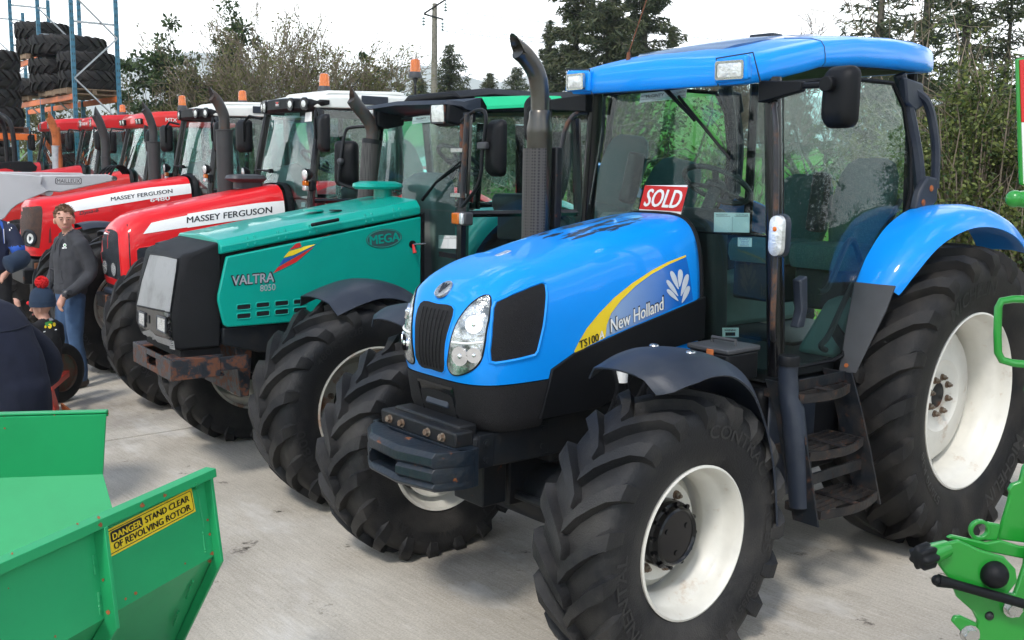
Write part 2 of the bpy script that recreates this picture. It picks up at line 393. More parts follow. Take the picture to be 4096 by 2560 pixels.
# ------------------------------------------------------------------ wheels
def tyre_profile(R, w_, rr, H):
    Rc = R-H; sh = R-rr
    half = [(rr-0.012, 0.36), (rr+0.012, 0.415), (rr+0.05, 0.452), (rr+sh*0.33, 0.49), (rr+sh*0.55, 0.50), (Rc-sh*0.20, 0.492), (Rc-sh*0.09, 0.455), (Rc-sh*0.035, 0.39), (Rc-0.004, 0.26), (Rc, 0.10)]
    return [(r, h*w_) for r, h in half]
def tyre_mesh(R, w_, rr, nl=20, H=0.045, squash=0.0, seg=64, wear=1.0, name='tyre', road=False):
    half = tyre_profile(R, w_, rr, H if not road else 0.01)
    prof = half+[(r, -h) for r, h in reversed(half)]
    b = MB(); b.lathe(prof, seg, 'Y')
    Rc = R-H
    if not road:
        sh = R-rr
        path = [(-0.035, Rc-0.01, 0.0, 1, 0.75), (-0.02, Rc, 1.0, 1, 0.9), (0.12, Rc, 1.0, 1, 1.0), (0.25, Rc-0.004, 1.0, 0.98, 1.08), (0.37, Rc-sh*0.03, 1.0, 0.92, 1.2), (0.445, Rc-sh*0.085, 0.92, 0.72, 1.28), (0.482, Rc-sh*0.17, 0.55, 0.35, 1.2), (0.492, Rc-sh*0.30, 0.12, 0.05, 1.0)]
        lag_total = 0.62*w_/R
        for side in (1, -1):
            for k in range(nl):
                th0 = 2*pi*(k+(0.5 if side < 0 else 0))/nl
                vs = []
                for (hh, r, hf, nr, wf) in path:
                    t = max(0, (hh+0.035)/0.53); th = th0-lag_total*(t**0.85)     # +theta is forward at the top
                    nh = sqrt(max(0, 1-nr*nr)); hw = 0.034*wf*(R/0.63)**0.5
                    top = H*hf*wear
                    for (du, lift) in ((-1.25, -0.01), (-0.85, top), (0.85, top), (1.25, -0.01)):
                        a = th+du*hw/R; rad = r+lift*nr; h_ = side*(hh*w_+lift*nh)
                        vs.append((rad*sin(a), h_, rad*cos(a)))
                fs = []
                n = len(path)
                for i in range(n-1):
                    for j in range(3): fs.append((i*4+j, i*4+j+1, (i+1)*4+j+1, (i+1)*4+j))
                fs.append((0,1,2,3)); fs.append(((n-1)*4+3, (n-1)*4+2, (n-1)*4+1, (n-1)*4))
                b.add(vs, fs)
    if squash:
        z0 = -(R-squash)
        for p in b.v:
            if p.z < z0:
                p.z = z0
            elif p.z < z0+0.16:
                k = 1-(p.z-z0)/0.16; rr_ = sqrt(p.x*p.x+p.z*p.z)
                if rr_ < R-0.06: p.y *= 1+0.05*k
    return b
def rim_mesh(rr, rw, depth_disc, seg=64):
    """outer side is +Y; disc sits at y = depth_disc"""
    o = rw/2
    prof = [(rr+0.004, o-0.004), (rr+0.006, o+0.010), (rr-0.004, o+0.014), (rr-0.012, o+0.004), (rr-0.020, o-0.03), (rr-0.028, o-0.06), (rr-0.036, o-0.075), (rr-0.060, o-0.10), (rr-0.066, o-0.16), (rr-0.066, -o+0.14), (rr-0.045, -o+0.09), (rr-0.03, -o+0.05), (rr-0.012, -o-0.004), (rr+0.004, -o-0.012), (rr+0.006, -o)]
    b = MB(); b.lathe(prof, seg, 'Y')
    b.lathe([(rr+0.003, o-0.005), (rr-0.022, o-0.09), (rr-0.055, o-0.11), (rr-0.055, -o+0.1), (rr-0.022, -o+0.05), (rr+0.003, -o)], seg, 'Y')
    return b
def text_ring(s, R0, hgt, a_mid, yfun, side, parent, m_='rubber_letter', bold=0.02, spread=1.0, inward=False):
    """letters round a sidewall; a_mid measured from the top, clockwise seen from the lettered side"""
    vs, fs, x0, x1, y0, y1 = text_data(s, 0.012, 0.0)
    if not vs: return
    W_ = (x1-x0)/(y1-y0)*hgt*spread; P = []
    for x, y in vs:
        u = ((x-x0)/(x1-x0)-0.5)*W_; v = (y-y0)/(y1-y0)*hgt
        r = R0+v; a = a_mid+u/R0
        # seen from +Y (side=1) the tractor's forward (+X) is to the left -> clockwise = towards -X
        P.append((-side*r*sin(a), side*(yfun(r)+0.004), r*cos(a)))
    b = MB(); b.add(P, fs); return b.build('lettering', m_, parent, ang=0, weld=False, fix=False)
_WC = {}
def wheel(parent, x, y, z, side, R, w_, rr, style, steer=0.0, nl=20, H=0.045, rubber='rubber', rim='rim_white', letters=None, spin=0.0, deep=0.0, nuts=True):
    """side +1 = left wheel. The wheel is its disc; tyre, rim, hub and nuts hang on it."""
    key = (R, w_, rr, style, nl, H, rubber, rim, round(R-z, 3), deep)
    rw = w_*0.80
    if key not in _WC:
        tm = tyre_mesh(R, w_, rr, nl, H, R-z); me_t = tm.mesh('tyre', [rubber], 40, fix=True)
        me_r = rim_mesh(rr, rw, deep).mesh('rim', [rim], 40)
        d = MB(); yd = deep
        if style == 'front':
            d.lathe([(rr-0.062, yd-0.03), (rr-0.07, yd-0.01), (rr*0.72, yd+0.005), (rr*0.66, yd+0.028), (rr*0.30, yd+0.034), (rr*0.30, yd+0.02), (rr*0.66, yd+0.01), (rr*0.72, yd-0.01), (rr-0.07, yd-0.03)], 48, 'Y', closed=True)
        else:
            d.lathe([(rr-0.068, yd-0.05), (rr-0.075, yd-0.02), (rr*0.80, yd+0.0), (rr*0.74, yd+0.03), (rr*0.42, yd+0.055), (rr*0.36, yd+0.035), (rr*0.15, yd+0.035), (rr*0.15, yd+0.01), (rr*0.42, yd+0.03), (rr*0.74, yd+0.0), (rr*0.80, yd-0.03)], 56, 'Y', closed=True)
        me_d = d.mesh('wheel', [rim], 40)
        h = MB()
        if style == 'front':
            h.lathe([(0.0, yd-0.12), (rr*0.43, yd-0.12), (rr*0.45, yd+0.02), (rr*0.45, yd+0.085), (rr*0.44, yd+0.095), (rr*0.40, yd+0.10), (rr*0.385, yd+0.125), (rr*0.36, yd+0.132), (rr*0.345, yd+0.128), (rr*0.33, yd+0.120), (rr*0.12, yd+0.124), (0.0, yd+0.124)], 40, 'Y')
            for k in range(12):
                a = 2*pi*k/12+0.1; c = Vector((rr*0.425*cos(a), yd+0.10, rr*0.425*sin(a))); h.tube([c, c+Vector((0, 0.012, 0))], 0.0105, 6)
            for k in range(3):
                a = 2*pi*k/3+0.5; c = Vector((rr*0.22*cos(a), yd+0.12, rr*0.22*sin(a))); h.tube([c, c+Vector((0, 0.007, 0))], 0.012, 10)
        else:
            h.lathe([(0.0, yd-0.15), (rr*0.17, yd-0.15), (rr*0.16, yd+0.028), (rr*0.14, yd+0.032), (0, yd+0.03)], 28, 'Y')
        me_h = h.mesh('hub', ['gloss_black' if style == 'front' else 'metal_black'], 30)
        nb = MB(); nb.lathe([(0, -0.004), (0.021, -0.004), (0.021, 0.004), (0.0, 0.004)], 12, 'Y'); nb.tube([(0, 0.003, 0), (0, 0.020, 0)], 0.016, 6); nb.tube([(0, 0.015, 0), (0, 0.032, 0)], 0.008, 8)
        me_n = nb.mesh('wheel_nut', ['nut_rusty'], 30)
        _WC[key] = (me_t, me_r, me_d, me_h, me_n)
    me_t, me_r, me_d, me_h, me_n = _WC[key]
    rot = (0 if side > 0 else pi)
    wo = link('wheel', me_d, parent, loc=(x, y, z), rot=(0, 0, rot+steer))
    link('rim', me_r, wo); link('hub', me_h, wo)
    t = link('tyre', me_t, wo, rot=(0, 0, -rot))
    if nuts:
        nn = 8; nr = rr*(0.52 if style == 'front' else 0.215); yd = deep+(0.032 if style == 'front' else 0.04)
        for k in range(nn):
            a = 2*pi*(k+0.35)/nn+spin; link('wheel_nut', me_n, wo, loc=(nr*cos(a), yd, nr*sin(a)))
    if letters:
        half = tyre_profile(R, w_, rr, H)
        def yf(r): 
            tab = sorted([(q[0], q[1]) for q in half[1:7]]); return interp(tab, r)
        for (s, R0, hg, a, sd, sp) in letters:
            l = text_ring(s, R0, hg, a, yf, sd, wo, spread=sp)
            if l: l.rotation_euler = (0, 0, -rot)
    return wo
# ------------------------------------------------------------------ ground
def ground_material(name, c1, c2, scale):
    m, t, b = _new(name); N = t.nodes.new; L = t.links.new
    tcn = N('ShaderNodeTexCoord'); n = N('ShaderNodeTexNoise'); n.inputs['Scale'].default_value = scale; n.inputs['Detail'].default_value = 8; L(tcn.outputs['Object'], n.inputs['Vector'])
    r = N('ShaderNodeValToRGB'); r.color_ramp.elements[0].color = c1+(1,); r.color_ramp.elements[1].color = c2+(1,); r.color_ramp.elements[0].position = 0.35; r.color_ramp.elements[1].position = 0.65
    L(n.outputs['Fac'], r.inputs['Fac']); L(r.outputs['Color'], b.inputs['Base Color']); b.inputs['Roughness'].default_value = 0.95; b.inputs['Specular IOR Level'].default_value = 0.2
    return m
def concrete_material():
    m, t, b = _new('concrete'); N = t.nodes.new; L = t.links.new
    tcn = N('ShaderNodeTexCoord'); co = tcn.outputs['Object']
    def noise(scale, detail=8, rough=0.6, mapsc=None, rz=0):
        n = N('ShaderNodeTexNoise'); n.inputs['Scale'].default_value = scale; n.inputs['Detail'].default_value = detail; n.inputs['Roughness'].default_value = rough
        if mapsc:
            q = N('ShaderNodeMapping'); q.inputs['Scale'].default_value = mapsc; q.inputs['Rotation'].default_value = (0, 0, rz); L(co, q.inputs['Vector']); L(q.outputs['Vector'], n.inputs['Vector'])
        else: L(co, n.inputs['Vector'])
        return n.outputs['Fac']
    def ramp(f, p0, p1, c0, c1):
        r = N('ShaderNodeValToRGB'); r.color_ramp.elements[0].position = p0; r.color_ramp.elements[1].position = p1; r.color_ramp.elements[0].color = c0+(1,); r.color_ramp.elements[1].color = c1+(1,); L(f, r.inputs['Fac']); return r.outputs['Color']
    def mix(f, a, bb, mode='MIX'):
        x = N('ShaderNodeMix'); x.data_type = 'RGBA'; x.blend_type = mode
        if isinstance(f, float): x.inputs[0].default_value = f
        else: L(f, x.inputs[0])
        L(a, x.inputs[6])
        if isinstance(bb, tuple): x.inputs[7].default_value = bb+(1,)
        else: L(bb, x.inputs[7])
        return x.outputs[2]
    base = ramp(noise(0.9, 9, 0.62), 0.30, 0.72, (0.42, 0.378, 0.318), (0.59, 0.548, 0.475))
    # brushed lines run across the slabs
    brush = noise(1.0, 6, 0.85, (60.0, 3.0, 1.0), radians(3))
    col = mix(0.85, base, ramp(brush, 0.28, 0.72, (0.80, 0.79, 0.78), (1.13, 1.13, 1.12)), 'MULTIPLY')
    grit = noise(85, 6, 0.85)
    col = mix(0.8, col, ramp(grit, 0.30, 0.66, (0.58, 0.57, 0.56), (1.22, 1.22, 1.22)), 'MULTIPLY')
    pale = ramp(noise(1.7, 10, 0.7, (1, 0.45, 1), 0.4), 0.54, 0.68, (0, 0, 0), (1, 1, 1)); col = mix(pale, col, (0.62, 0.59, 0.54))
    col = mix(0.85, col, ramp(brush, 0.28, 0.72, (0.90, 0.90, 0.89), (1.05, 1.05, 1.05)), 'MULTIPLY')
    blot = ramp(noise(0.55, 7, 0.7, (1, 1, 1), 0.9), 0.50, 0.66, (0, 0, 0), (1, 1, 1)); col = mix(blot, col, mix(0.5, col, (0.14, 0.125, 0.105)))
    oil = ramp(noise(2.6, 10, 0.72), 0.61, 0.675, (0, 0, 0), (1, 1, 1)); col = mix(oil, col, (0.055, 0.045, 0.035))
    speck = ramp(noise(16, 6, 0.8), 0.675, 0.71, (0, 0, 0), (1, 1, 1)); col = mix(speck, col, (0.06, 0.05, 0.04))
    L(col, b.inputs['Base Color'])
    b.inputs['Roughness'].default_value = 0.88; b.inputs['Specular IOR Level'].default_value = 0.3
    bp = N('ShaderNodeBump'); bp.inputs['Strength'].default_value = 0.55; bp.inputs['Distance'].default_value = 0.006
    a = N('ShaderNodeMath'); a.operation = 'ADD'; L(brush, a.inputs[0]); L(grit, a.inputs[1]); L(a.outputs[0], bp.inputs['Height']); L(bp.outputs['Normal'], b.inputs['Normal'])
    return m
concrete_material()
ground_material('field_grass', (0.050, 0.150, 0.014), (0.085, 0.210, 0.022), 0.35)
ground_material('verge_soil', (0.045, 0.050, 0.020), (0.09, 0.075, 0.045), 1.5)
gb = MB(); n = 60; RAD = 3500.0
gb.add([(0, 0, -0.30)]+[(RAD*cos(2*pi*k/n), RAD*sin(2*pi*k/n), -0.30) for k in range(n)], [(0, 1+k, 1+(k+1) % n) for k in range(n)])
g = gb.build('field_ground', 'field_grass', ang=0, fix=False); tag(g, kind='structure')
yard = MB().box((13.0, -10.0, -0.165), (33.4, 70.0, 0.25)).build('yard_ground', 'verge_soil'); tag(yard, kind='structure')
YS = [20.0, 11.9, 3.9, -4.13, -12.16, -20.2, -28.2, -36.2]
XS = [-3.6, 5.3, 14.2, 23.1, 29.6]
for i in range(len(XS)-1):
    for j in range(len(YS)-1):
        x0, x1, y1, y0 = XS[i], XS[i+1], YS[j], YS[j+1]
        MB().box(((x0+x1)/2, (y0+y1)/2, -0.05), (x1-x0-0.018, y1-y0-0.022, 0.10)).build('slab', 'concrete', yard, bev=0.004)
# ------------------------------------------------------------------ shared tractor pieces
def zoomf(x0, y0, k): return lambda u, v: (x0+u*k, y0+v*k)
z1 = zoomf(0,0,.5292); z2 = zoomf(0,700,.6615); z3 = zoomf(1600,780,.6746); z4 = zoomf(900,250,.5292); z5 = zoomf(500,850,.6944)
z6 = zoomf(2200,1350,.8005); z7 = zoomf(3000,800,.9257); z8 = zoomf(2250,100,.6613); zb = zoomf(1200,1300,.6615); zt = zoomf(0,1600,.6348); zr = zoomf(3500,1500,.7011); zf = zoomf(0,0,1.6933)
class Frame:
    def __init__(s, x, y, deg): s.h = radians(deg); s.M = Matrix.Translation((x, y, 0)) @ Matrix.Rotation(s.h, 4, 'Z'); s.I = s.M.inverted()
    def on(s, p, axis, val):           # pixel on a plane of this tractor's own frame
        c = s.I @ CAM; d = s.I.to_3x3() @ pix(*p); t = (val-c[axis])/d[axis]; return c+d*t
def sq(v, e): return math.copysign(abs(v)**e, v)
def hood_nose(secs_rear, pole, prof, hw, n_exp, na=14, nphi=28, zb_=None):
    """hood skin: fan of polar sections round the nose, then upright arches to the rear.
    secs_rear: [(x, ztop, halfwidth)], pole (x, z), prof: [(angle_deg, rho)]"""
    e = 2.0/n_exp; secs = []
    for i in range(na+1):
        a = radians(90*i/na); rho = interp(prof, 90*i/na); sec = []
        for j in range(nphi+1):
            ph = pi*j/nphi; y = hw*sq(cos(ph), e); q = rho*abs(sin(ph))**e
            sec.append(Vector((pole[0]+q*cos(a), y, pole[1]+q*sin(a))))
        secs.append(sec)
    for (x, zt_, h) in secs_rear:
        sec = []
        for j in range(nphi+1):
            ph = pi*j/nphi; sec.append(Vector((x, h*sq(cos(ph), e), pole[1]+(zt_-pole[1])*abs(sin(ph))**e)))
        secs.append(sec)
    return secs
def outline_tube(poly, mapf, r, name, m_, parent, lift=0.0, step=0.03):
    pts = []
    for (a, b) in zip(poly, poly[1:]+poly[:1]):
        k = max(1, int(math.hypot(b[0]-a[0], b[1]-a[1])/step))
        for i in range(k):
            t = i/k; p, n = mapf(a[0]+(b[0]-a[0])*t, a[1]+(b[1]-a[1])*t); pts.append(Vector(p)+Vector(n)*lift)
    pts.append(pts[0]); return MB().tube(pts, r, 6, caps=False).build(name, m_, parent)
def smooth_poly(P, n=6):
    k = len(P); Q = [Vector((p[0], p[1], 0)) for p in P]; R_ = []
    for i in range(k):
        p0, p1, p2, p3 = Q[i-1], Q[i], Q[(i+1) % k], Q[(i+2) % k]
        for j in range(n):
            t = j/n; v = 0.5*((2*p1)+(p2-p0)*t+(2*p0-5*p1+4*p2-p3)*t*t+(3*p1-p0-3*p2+p3)*t**3); R_.append((v.x, v.y))
    return R_
def work_lamp(parent, c, d, w_=0.12, h_=0.09, dep=0.07, shell='plastic_black', name='work_lamp'):
    """rectangular lamp facing d"""
    d = Vector(d).normalized(); s_ = Vector((0,0,1)).cross(d).normalized(); u = d.cross(s_); c = Vector(c)
    M = Matrix((s_, u, d)).transposed().to_4x4(); M.translation = c
    b = MB()
    o = rrect(w_, h_, 0.012, 3); i_ = rrect(w_-0.02, h_-0.02, 0.010, 3)
    b.loft([[Vector((x*0.75, y*0.75, -dep)) for x, y in o], [Vector((x, y, -0.012)) for x, y in o], [Vector((x, y, 0.004)) for x, y in o], [Vector((x, y, 0.004)) for x, y in i_], [Vector((x, y, -0.006)) for x, y in i_]])
    o1 = b.xf(M).build(name, shell, parent)
    l = MB(); l.loft([[Vector((x, y, -0.0055)) for x, y in i_], [Vector((x*0.97, y*0.97, 0.002)) for x, y in i_], [Vector((x*0.5, y*0.5, 0.006)) for x, y in i_]])
    l.xf(M).build('lens', 'clear_lens', o1); return o1
def round_lamp(parent, c, d, r=0.055, dep=0.06, shell='plastic_black', lens='clear_lens', name='work_lamp'):
    c, d = Vector(c), Vector(d).normalized()
    o = MB().tube([c-d*dep, c-d*dep*0.6, c-d*0.012, c+d*0.004], [r*0.45, r*0.9, r, r], 20).build(name, shell, parent)
    MB().tube([c+d*0.003, c+d*0.008, c+d*0.013], [r*0.86, r*0.8, r*0.3], 20).build('lens', lens, o); return o
def beacon(parent, base, h=0.17, r=0.055, stem=0.0, name='beacon'):
    b = Vector(base)
    o = MB().lathe([(0, 0), (r*1.25, 0), (r*1.28, 0.012), (r*1.02, 0.06), (0, 0.06)], 20, 'Z', b+Vector((0, 0, stem)))
    if stem: o.tube([b, b+Vector((0, 0, stem*0.5))], 0.011, 8); o.tube([b+Vector((0, 0, stem*0.45)), b+Vector((0, 0, stem))], [0.016, 0.030], 10)
    o = o.build(name, 'plastic_grey', parent)
    MB().lathe([(r*0.98, 0.061), (r*0.97, 0.085), (r*0.92, 0.15), (r*0.80, 0.178), (r*0.5, 0.188), (0, 0.19)], 20, 'Z', b+Vector((0, 0, stem))).build('lens', 'orange_lens', o); return o
def mirror(parent, c, w_=0.19, h_=0.30, yaw=0.0, arm=None, name='mirror', tilt=0.0, armr=0.014):
    """seen from its back (forward side); glass faces rearwards"""
    o = rrect(w_, h_, 0.045, 4)
    M = Matrix.Translation(c) @ Matrix.Rotation(yaw, 4, 'Z') @ Matrix.Rotation(tilt, 4, 'Y')
    b = MB(); b.loft([[Vector((-0.030, y, z)) for y, z in o], [Vector((-0.015, y*1.03, z*1.02)) for y, z in o], [Vector((0.0, y*1.03, z*1.02)) for y, z in o], [Vector((0.018, y*0.95, z*0.96)) for y, z in o], [Vector((0.042, y*0.8, z*0.85)) for y, z in o], [Vector((0.052, y*0.4, z*0.5)) for y, z in o]])
    ob = b.xf(M).build(name, 'plastic_black', parent, ang=50)
    g_ = MB(); g_.loft([[Vector((-0.0305, y*0.93, z*0.95)) for y, z in o], [Vector((-0.033, y*0.9, z*0.93)) for y, z in o]]); g_.xf(M).build('mirror_glass', 'chrome', ob)
    if arm: MB().tube(arm, armr, 8).build('mirror_arm', 'metal_black', parent)
    return ob
def steering_wheel(parent, c, r=0.19, tilt=radians(28)):
    M = Matrix.Translation(c) @ Matrix.Rotation(tilt, 4, 'Y')
    b = MB(); pts = [(r*cos(2*pi*k/24), r*sin(2*pi*k/24), 0) for k in range(25)]
    b.tube(pts, 0.016, 8, caps=False); b.lathe([(0, -0.03), (0.055, -0.03), (0.06, 0.0), (0.04, 0.02), (0, 0.02)], 16, 'Z')
    for k in range(3):
        a = 2*pi*k/3+pi/6; b.beam((0.04*cos(a), 0.04*sin(a), -0.01), (r*cos(a), r*sin(a), 0), 0.035, 0.012)
    b.tube([(0, 0, -0.02), (0, 0, -0.4)], 0.035, 10)
    return b.xf(M).build('steering_wheel', 'interior_dark', parent)
def seat(parent, x, y, z, fab='fabric_teal', w_=0.46, yaw=0.0, back_h=0.50):
    M = Matrix.Translation((x, y, z)) @ Matrix.Rotation(yaw, 4, 'Z')
    b = MB(); o = rrect(0.46, w_, 0.09, 4)
    b.loft([[Vector((px*0.95, py*0.95, -0.02)) for px, py in o], [Vector((px, py, 0.02)) for px, py in o], [Vector((px, py, 0.08)) for px, py in o], [Vector((px*0.93, py*0.93, 0.115)) for px, py in o], [Vector((px*0.6, py*0.6, 0.12)) for px, py in o]])
    s_ = b.xf(M).build('seat_cushion', fab, parent, ang=60)
    b = MB(); secs = []
    for t, ww, dx, th in ((0, 0.86, 0, 0.10), (0.2, 0.97, -0.02, 0.12), (0.5, 1.0, -0.05, 0.12), (0.8, 0.92, -0.09, 0.10), (0.94, 0.74, -0.115, 0.08), (1.0, 0.45, -0.125, 0.05)):
        sec = [Vector((-0.21+dx+cos(a)*th/2, sq(sin(a), 0.6)*w_*ww/2, 0.08+back_h*t)) for a in [2*pi*k/16 for k in range(16)]]; secs.append(sec)
    b.loft(secs); b.xf(M).build('seat_backrest', fab, parent, ang=60)
    b = MB(); b.box((-0.02, 0, -0.14), (0.38, w_*0.8, 0.24)); b.xf(M).build('seat_base', 'interior_dark', parent, bev=0.02)
def pane(parent, pts, nu=6, nv=6, bulge=0.0, bdir=(0,1,0), m_='cab_glass', name='glass_pane'):
    """4 corners (u0v0, u1v0, u1v1, u0v1), optionally bulged"""
    A, B, C_, D = [Vector(p) for p in pts]; bd = Vector(bdir); G = []
    for i in range(nu+1):
        r = []
        for j in range(nv+1):
            u, v = i/nu, j/nv; p = A*(1-u)*(1-v)+B*u*(1-v)+C_*u*v+D*(1-u)*v
            r.append(p+bd*bulge*(1-(2*u-1)**2)*1.0)
        G.append(r)
    b = MB(); n = nv+1
    b.add([p for r in G for p in r], [(i*n+j, (i+1)*n+j, (i+1)*n+j+1, i*n+j+1) for i in range(nu) for j in range(nv)])
    return b.build(name, m_, parent, ang=60)
def poly_pane(parent, pts, m_='cab_glass', name='glass_pane', centre=None):
    """glass of any outline as a fan of triangles"""
    P = [Vector(p) for p in pts]; c = Vector(centre) if centre else sum(P, Vector())/len(P); b = MB(); k = len(P)
    mid = [(p+c)/2 for p in P]
    b.add(P+mid+[c], [(i, (i+1) % k, k+(i+1) % k, k+i) for i in range(k)]+[(k+i, k+(i+1) % k, 2*k) for i in range(k)]); return b.build(name, m_, parent, ang=60)
def exhaust(parent, pts, r, m_, name='exhaust_pipe', cut=True, n=16, r_in=None):
    """stack with an obliquely cut, open mouth"""
    pts = [Vector(p) for p in pts]; b = MB(); b.tube(pts, r, n, caps=False)
    if cut:
        d = (pts[-1]-pts[-2]).normalized(); rr_ = r[-1] if isinstance(r, (list, tuple)) else r
        up = Vector((0, 0, 1)) - d*d.z
        up = up.normalized() if up.length > 1e-3 else Vector((1, 0, 0))
        k = len(b.v)-n
        for i in range(k, len(b.v)):
            q = b.v[i]-pts[-1]; b.v[i] = b.v[i]+d*(q.dot(up)*1.5)
        last = [v.copy() for v in b.v[k:]]; base = [v.copy() for v in b.v[k-n:k]]
        inn = [pts[-1]+(v-pts[-1])*0.93 for v in last]; inb = [pts[-2]+(v-pts[-2])*0.93 for v in base]
        b.loft([last, inn, inb], caps=False); b.m(0).add(inb, [tuple(range(n))])
    return b.build(name, m_, parent, ang=50)
def hexbolt(b, c, d, r=0.014, h=0.012):
    c, d = Vector(c), Vector(d).normalized(); b.tube([c-d*0.002, c+d*0.003], r*1.35, 12); b.tube([c+d*0.002, c+d*h], r, 6)
def mud_plate(parent, path, y0, y1, lip=0.06, t=0.008, m_='plastic_navy', name='front_mudguard', ny=8, crown=0.03, taper=None):
    """curved mudguard: path of (x,z) swept from y0 to y1 with a drooping lip at both edges"""
    P = cr_spline([(x, 0, z) for x, z in path], 5); k = len(P); G = []
    for i in range(k):
        d = (P[min(i+1,k-1)]-P[max(i-1,0)]).normalized(); nrm = Vector((-d.z, 0, d.x))
        if nrm.z < 0 and i < k*0.4: nrm = -nrm
        if i and nrm.dot(prev) < 0: nrm = -nrm
        prev = nrm; r = []
        f = 1.0 if taper is None else interp(taper, i/(k-1))
        for j in range(ny+1):
            u = j/ny; y = y0+(y1-y0)*u*f if y1 > y0 else y0+(y1-y0)*u*f
            s_ = abs(2*u-1); dz = crown*(1-s_**2)-lip*max(0, (s_-0.72)/0.28)**1.6
            r.append(Vector((P[i].x, y, P[i].z))+nrm*dz)
        G.append(r)
    return MB().sheet(G, t).build(name, m_, parent, ang=50)

def bvh_of(*obs):
    V=[]; F=[]
    for o in obs:
        k=len(V); V += [tuple(v.co) for v in o.data.vertices]; F += [tuple(i+k for i in p.vertices) for p in o.data.polygons]
    return BVHTree.FromPolygons(V, F)
def cam_map(bvh, fr, zoom):
    """zoomed photo coordinates -> the point of the built surface that they show, in the tractor's own frame"""
    c = fr.I @ CAM; R3 = fr.I.to_3x3()
    def f(u, v):
        d = (R3 @ pix(*zoom(u, v))).normalized(); h = bvh.ray_cast(c, d, 60.0)
        if h[0] is None:
            best = None
            for k in range(1, 12):
                pp = c+d*((8.0 if best is None else best))
                q = bvh.find_nearest(pp); best = (q[0]-c).dot(d)
            h = q
        n = h[1]
        return h[0], (-n if n.dot(d) > 0 else n)
    return f
def px_text(s, mapf, p0, p1, ph, m_, parent, bold=0.02, lift=0.004, sub=0.12, slant=0.0):
    du = Vector((p1[0]-p0[0], p1[1]-p0[1])); wd = du.length; du.normalize(); dv = Vector((ph[0]-p0[0], ph[1]-p0[1])); hh = dv.length; dv.normalize()
    return text_obj('lettering', s, lambda u, v: mapf(p0[0]+du.x*u+dv.x*v, p0[1]+du.y*u+dv.y*v), wd, hh, m_, parent, bold, sub, slant, lift)
def mirror_copy(o, parent):
    """same piece on the other flank"""
    me = o.data.copy(); me.transform(Matrix.Scale(-1, 4, (0, 1, 0))); me.flip_normals(); c = link(o.name.split('.')[0], me, parent)
    for ch in o.children: mirror_copy(ch, c)
    return c
def rpoly(x0, y0, x1, y1, r, n=3):
    return [(x+(x0+x1)/2, y+(y0+y1)/2) for x, y in rrect(abs(x1-x0), abs(y1-y0), r, n)]
def ellipse(cx, cy, rx, ry, n=28, a=0.0): return [(cx+rx*cos(t)*cos(a)-ry*sin(t)*sin(a), cy+rx*cos(t)*sin(a)+ry*sin(t)*cos(a)) for t in [2*pi*k/n for k in range(n)]]
def cab(P, xf0, xf1, xr, zs, zt, wb, wt, xb=None, zd=None, gl='cab_glass', fab='interior_dark', pil='gloss_black', bulge=0.05, low=None, stw=True, rear_t=None, pr=0.035):
    """four-post cab: A posts from (xf0, wb, zs) to (xf1, wt, zt), B posts at xb, rear at xr"""
    xb = xb if xb is not None else lerp(xf0, xr, 0.62); zd = zd if zd is not None else zs-0.35; rear_t = rear_t if rear_t is not None else xr+0.06
    for s_ in (1, -1):
        MB().tube([(xf0, s_*wb, zd), (xf0, s_*wb, zs), (xf1, s_*wt, zt)], pr, 8).build('front_pillar', pil, P)
        MB().tube([(xb, s_*(wb+0.01), zs-0.05), (xb, s_*(wt+0.01), zt)], pr*0.8, 8).build('centre_pillar', pil, P)
        MB().tube([(xr, s_*wb*0.95, zs), (rear_t, s_*wt*0.95, zt)], pr, 8).build('rear_pillar', pil, P)
        MB().tube([(xf0, s_*wb, zs-0.02), (xb, s_*(wb+0.01), zs-0.02), (xr, s_*wb*0.95, zs)], pr*0.6, 6).build('waist_rail', pil, P)
        pane(P, [(xf0-0.02, s_*wb, zd), (xb, s_*(wb+0.008), zd), (xb, s_*(wt+0.008), zt), (xf1-0.02, s_*wt, zt)], 3, 4, 0.02, (0, s_, 0), gl, 'door_glass')
        pane(P, [(xb-0.01, s_*(wb+0.005), zs), (xr, s_*wb*0.95, zs), (rear_t, s_*wt*0.95, zt), (xb-0.01, s_*(wt+0.005), zt)], 2, 2, 0, (0, s_, 0), gl, 'rear_side_glass')
    pane(P, [(xf0, -wb+0.02, zs), (xf0, wb-0.02, zs), (xf1, wt-0.02, zt), (xf1, -wt+0.02, zt)], 12, 4, bulge, (1, 0, 0), gl, 'windscreen')
    if low: 
        for s_ in (1, -1): pane(P, [(xf0, s_*low, zd), (xf0, s_*(wb-0.02), zd), (xf0, s_*(wb-0.02), zs-0.01), (xf0+bulge*(1-(low/wb)**2), s_*low, zs-0.01)], 2, 2, 0, (1, 0, 0), gl, 'quarter_glass')
    pane(P, [(xr, -wb*0.93, zs), (xr, wb*0.93, zs), (rear_t, wt*0.93, zt), (rear_t, -wt*0.93, zt)], 4, 2, 0, (1, 0, 0), gl, 'rear_glass')
    MB().box(((xf0+xr)/2, 0, zd-0.03), (xf0-xr, 2*wb-0.04, 0.06)).build('cab_floor', 'interior_dark', P)
    MB().loft([[Vector((x, y, z)) for y, z in ((-h_, zd), (h_, zd), (h_*0.75, z_), (-h_*0.75, z_))] for x, h_, z_ in ((xf0-0.03, 0.30, zs+0.20), (xf0-0.16, 0.27, zs+0.27), (xf0-0.28, 0.18, zs+0.22), (xf0-0.33, 0.12, zs))]).build('dash_console', 'interior_grey', P, bev=0.03)
    if stw: steering_wheel(P, (xf0-0.42, 0, zs+0.36), 0.19, radians(-35))
    seat(P, xr+0.42, 0.0, zs-0.02, fab, 0.46, 0.0, 0.55)
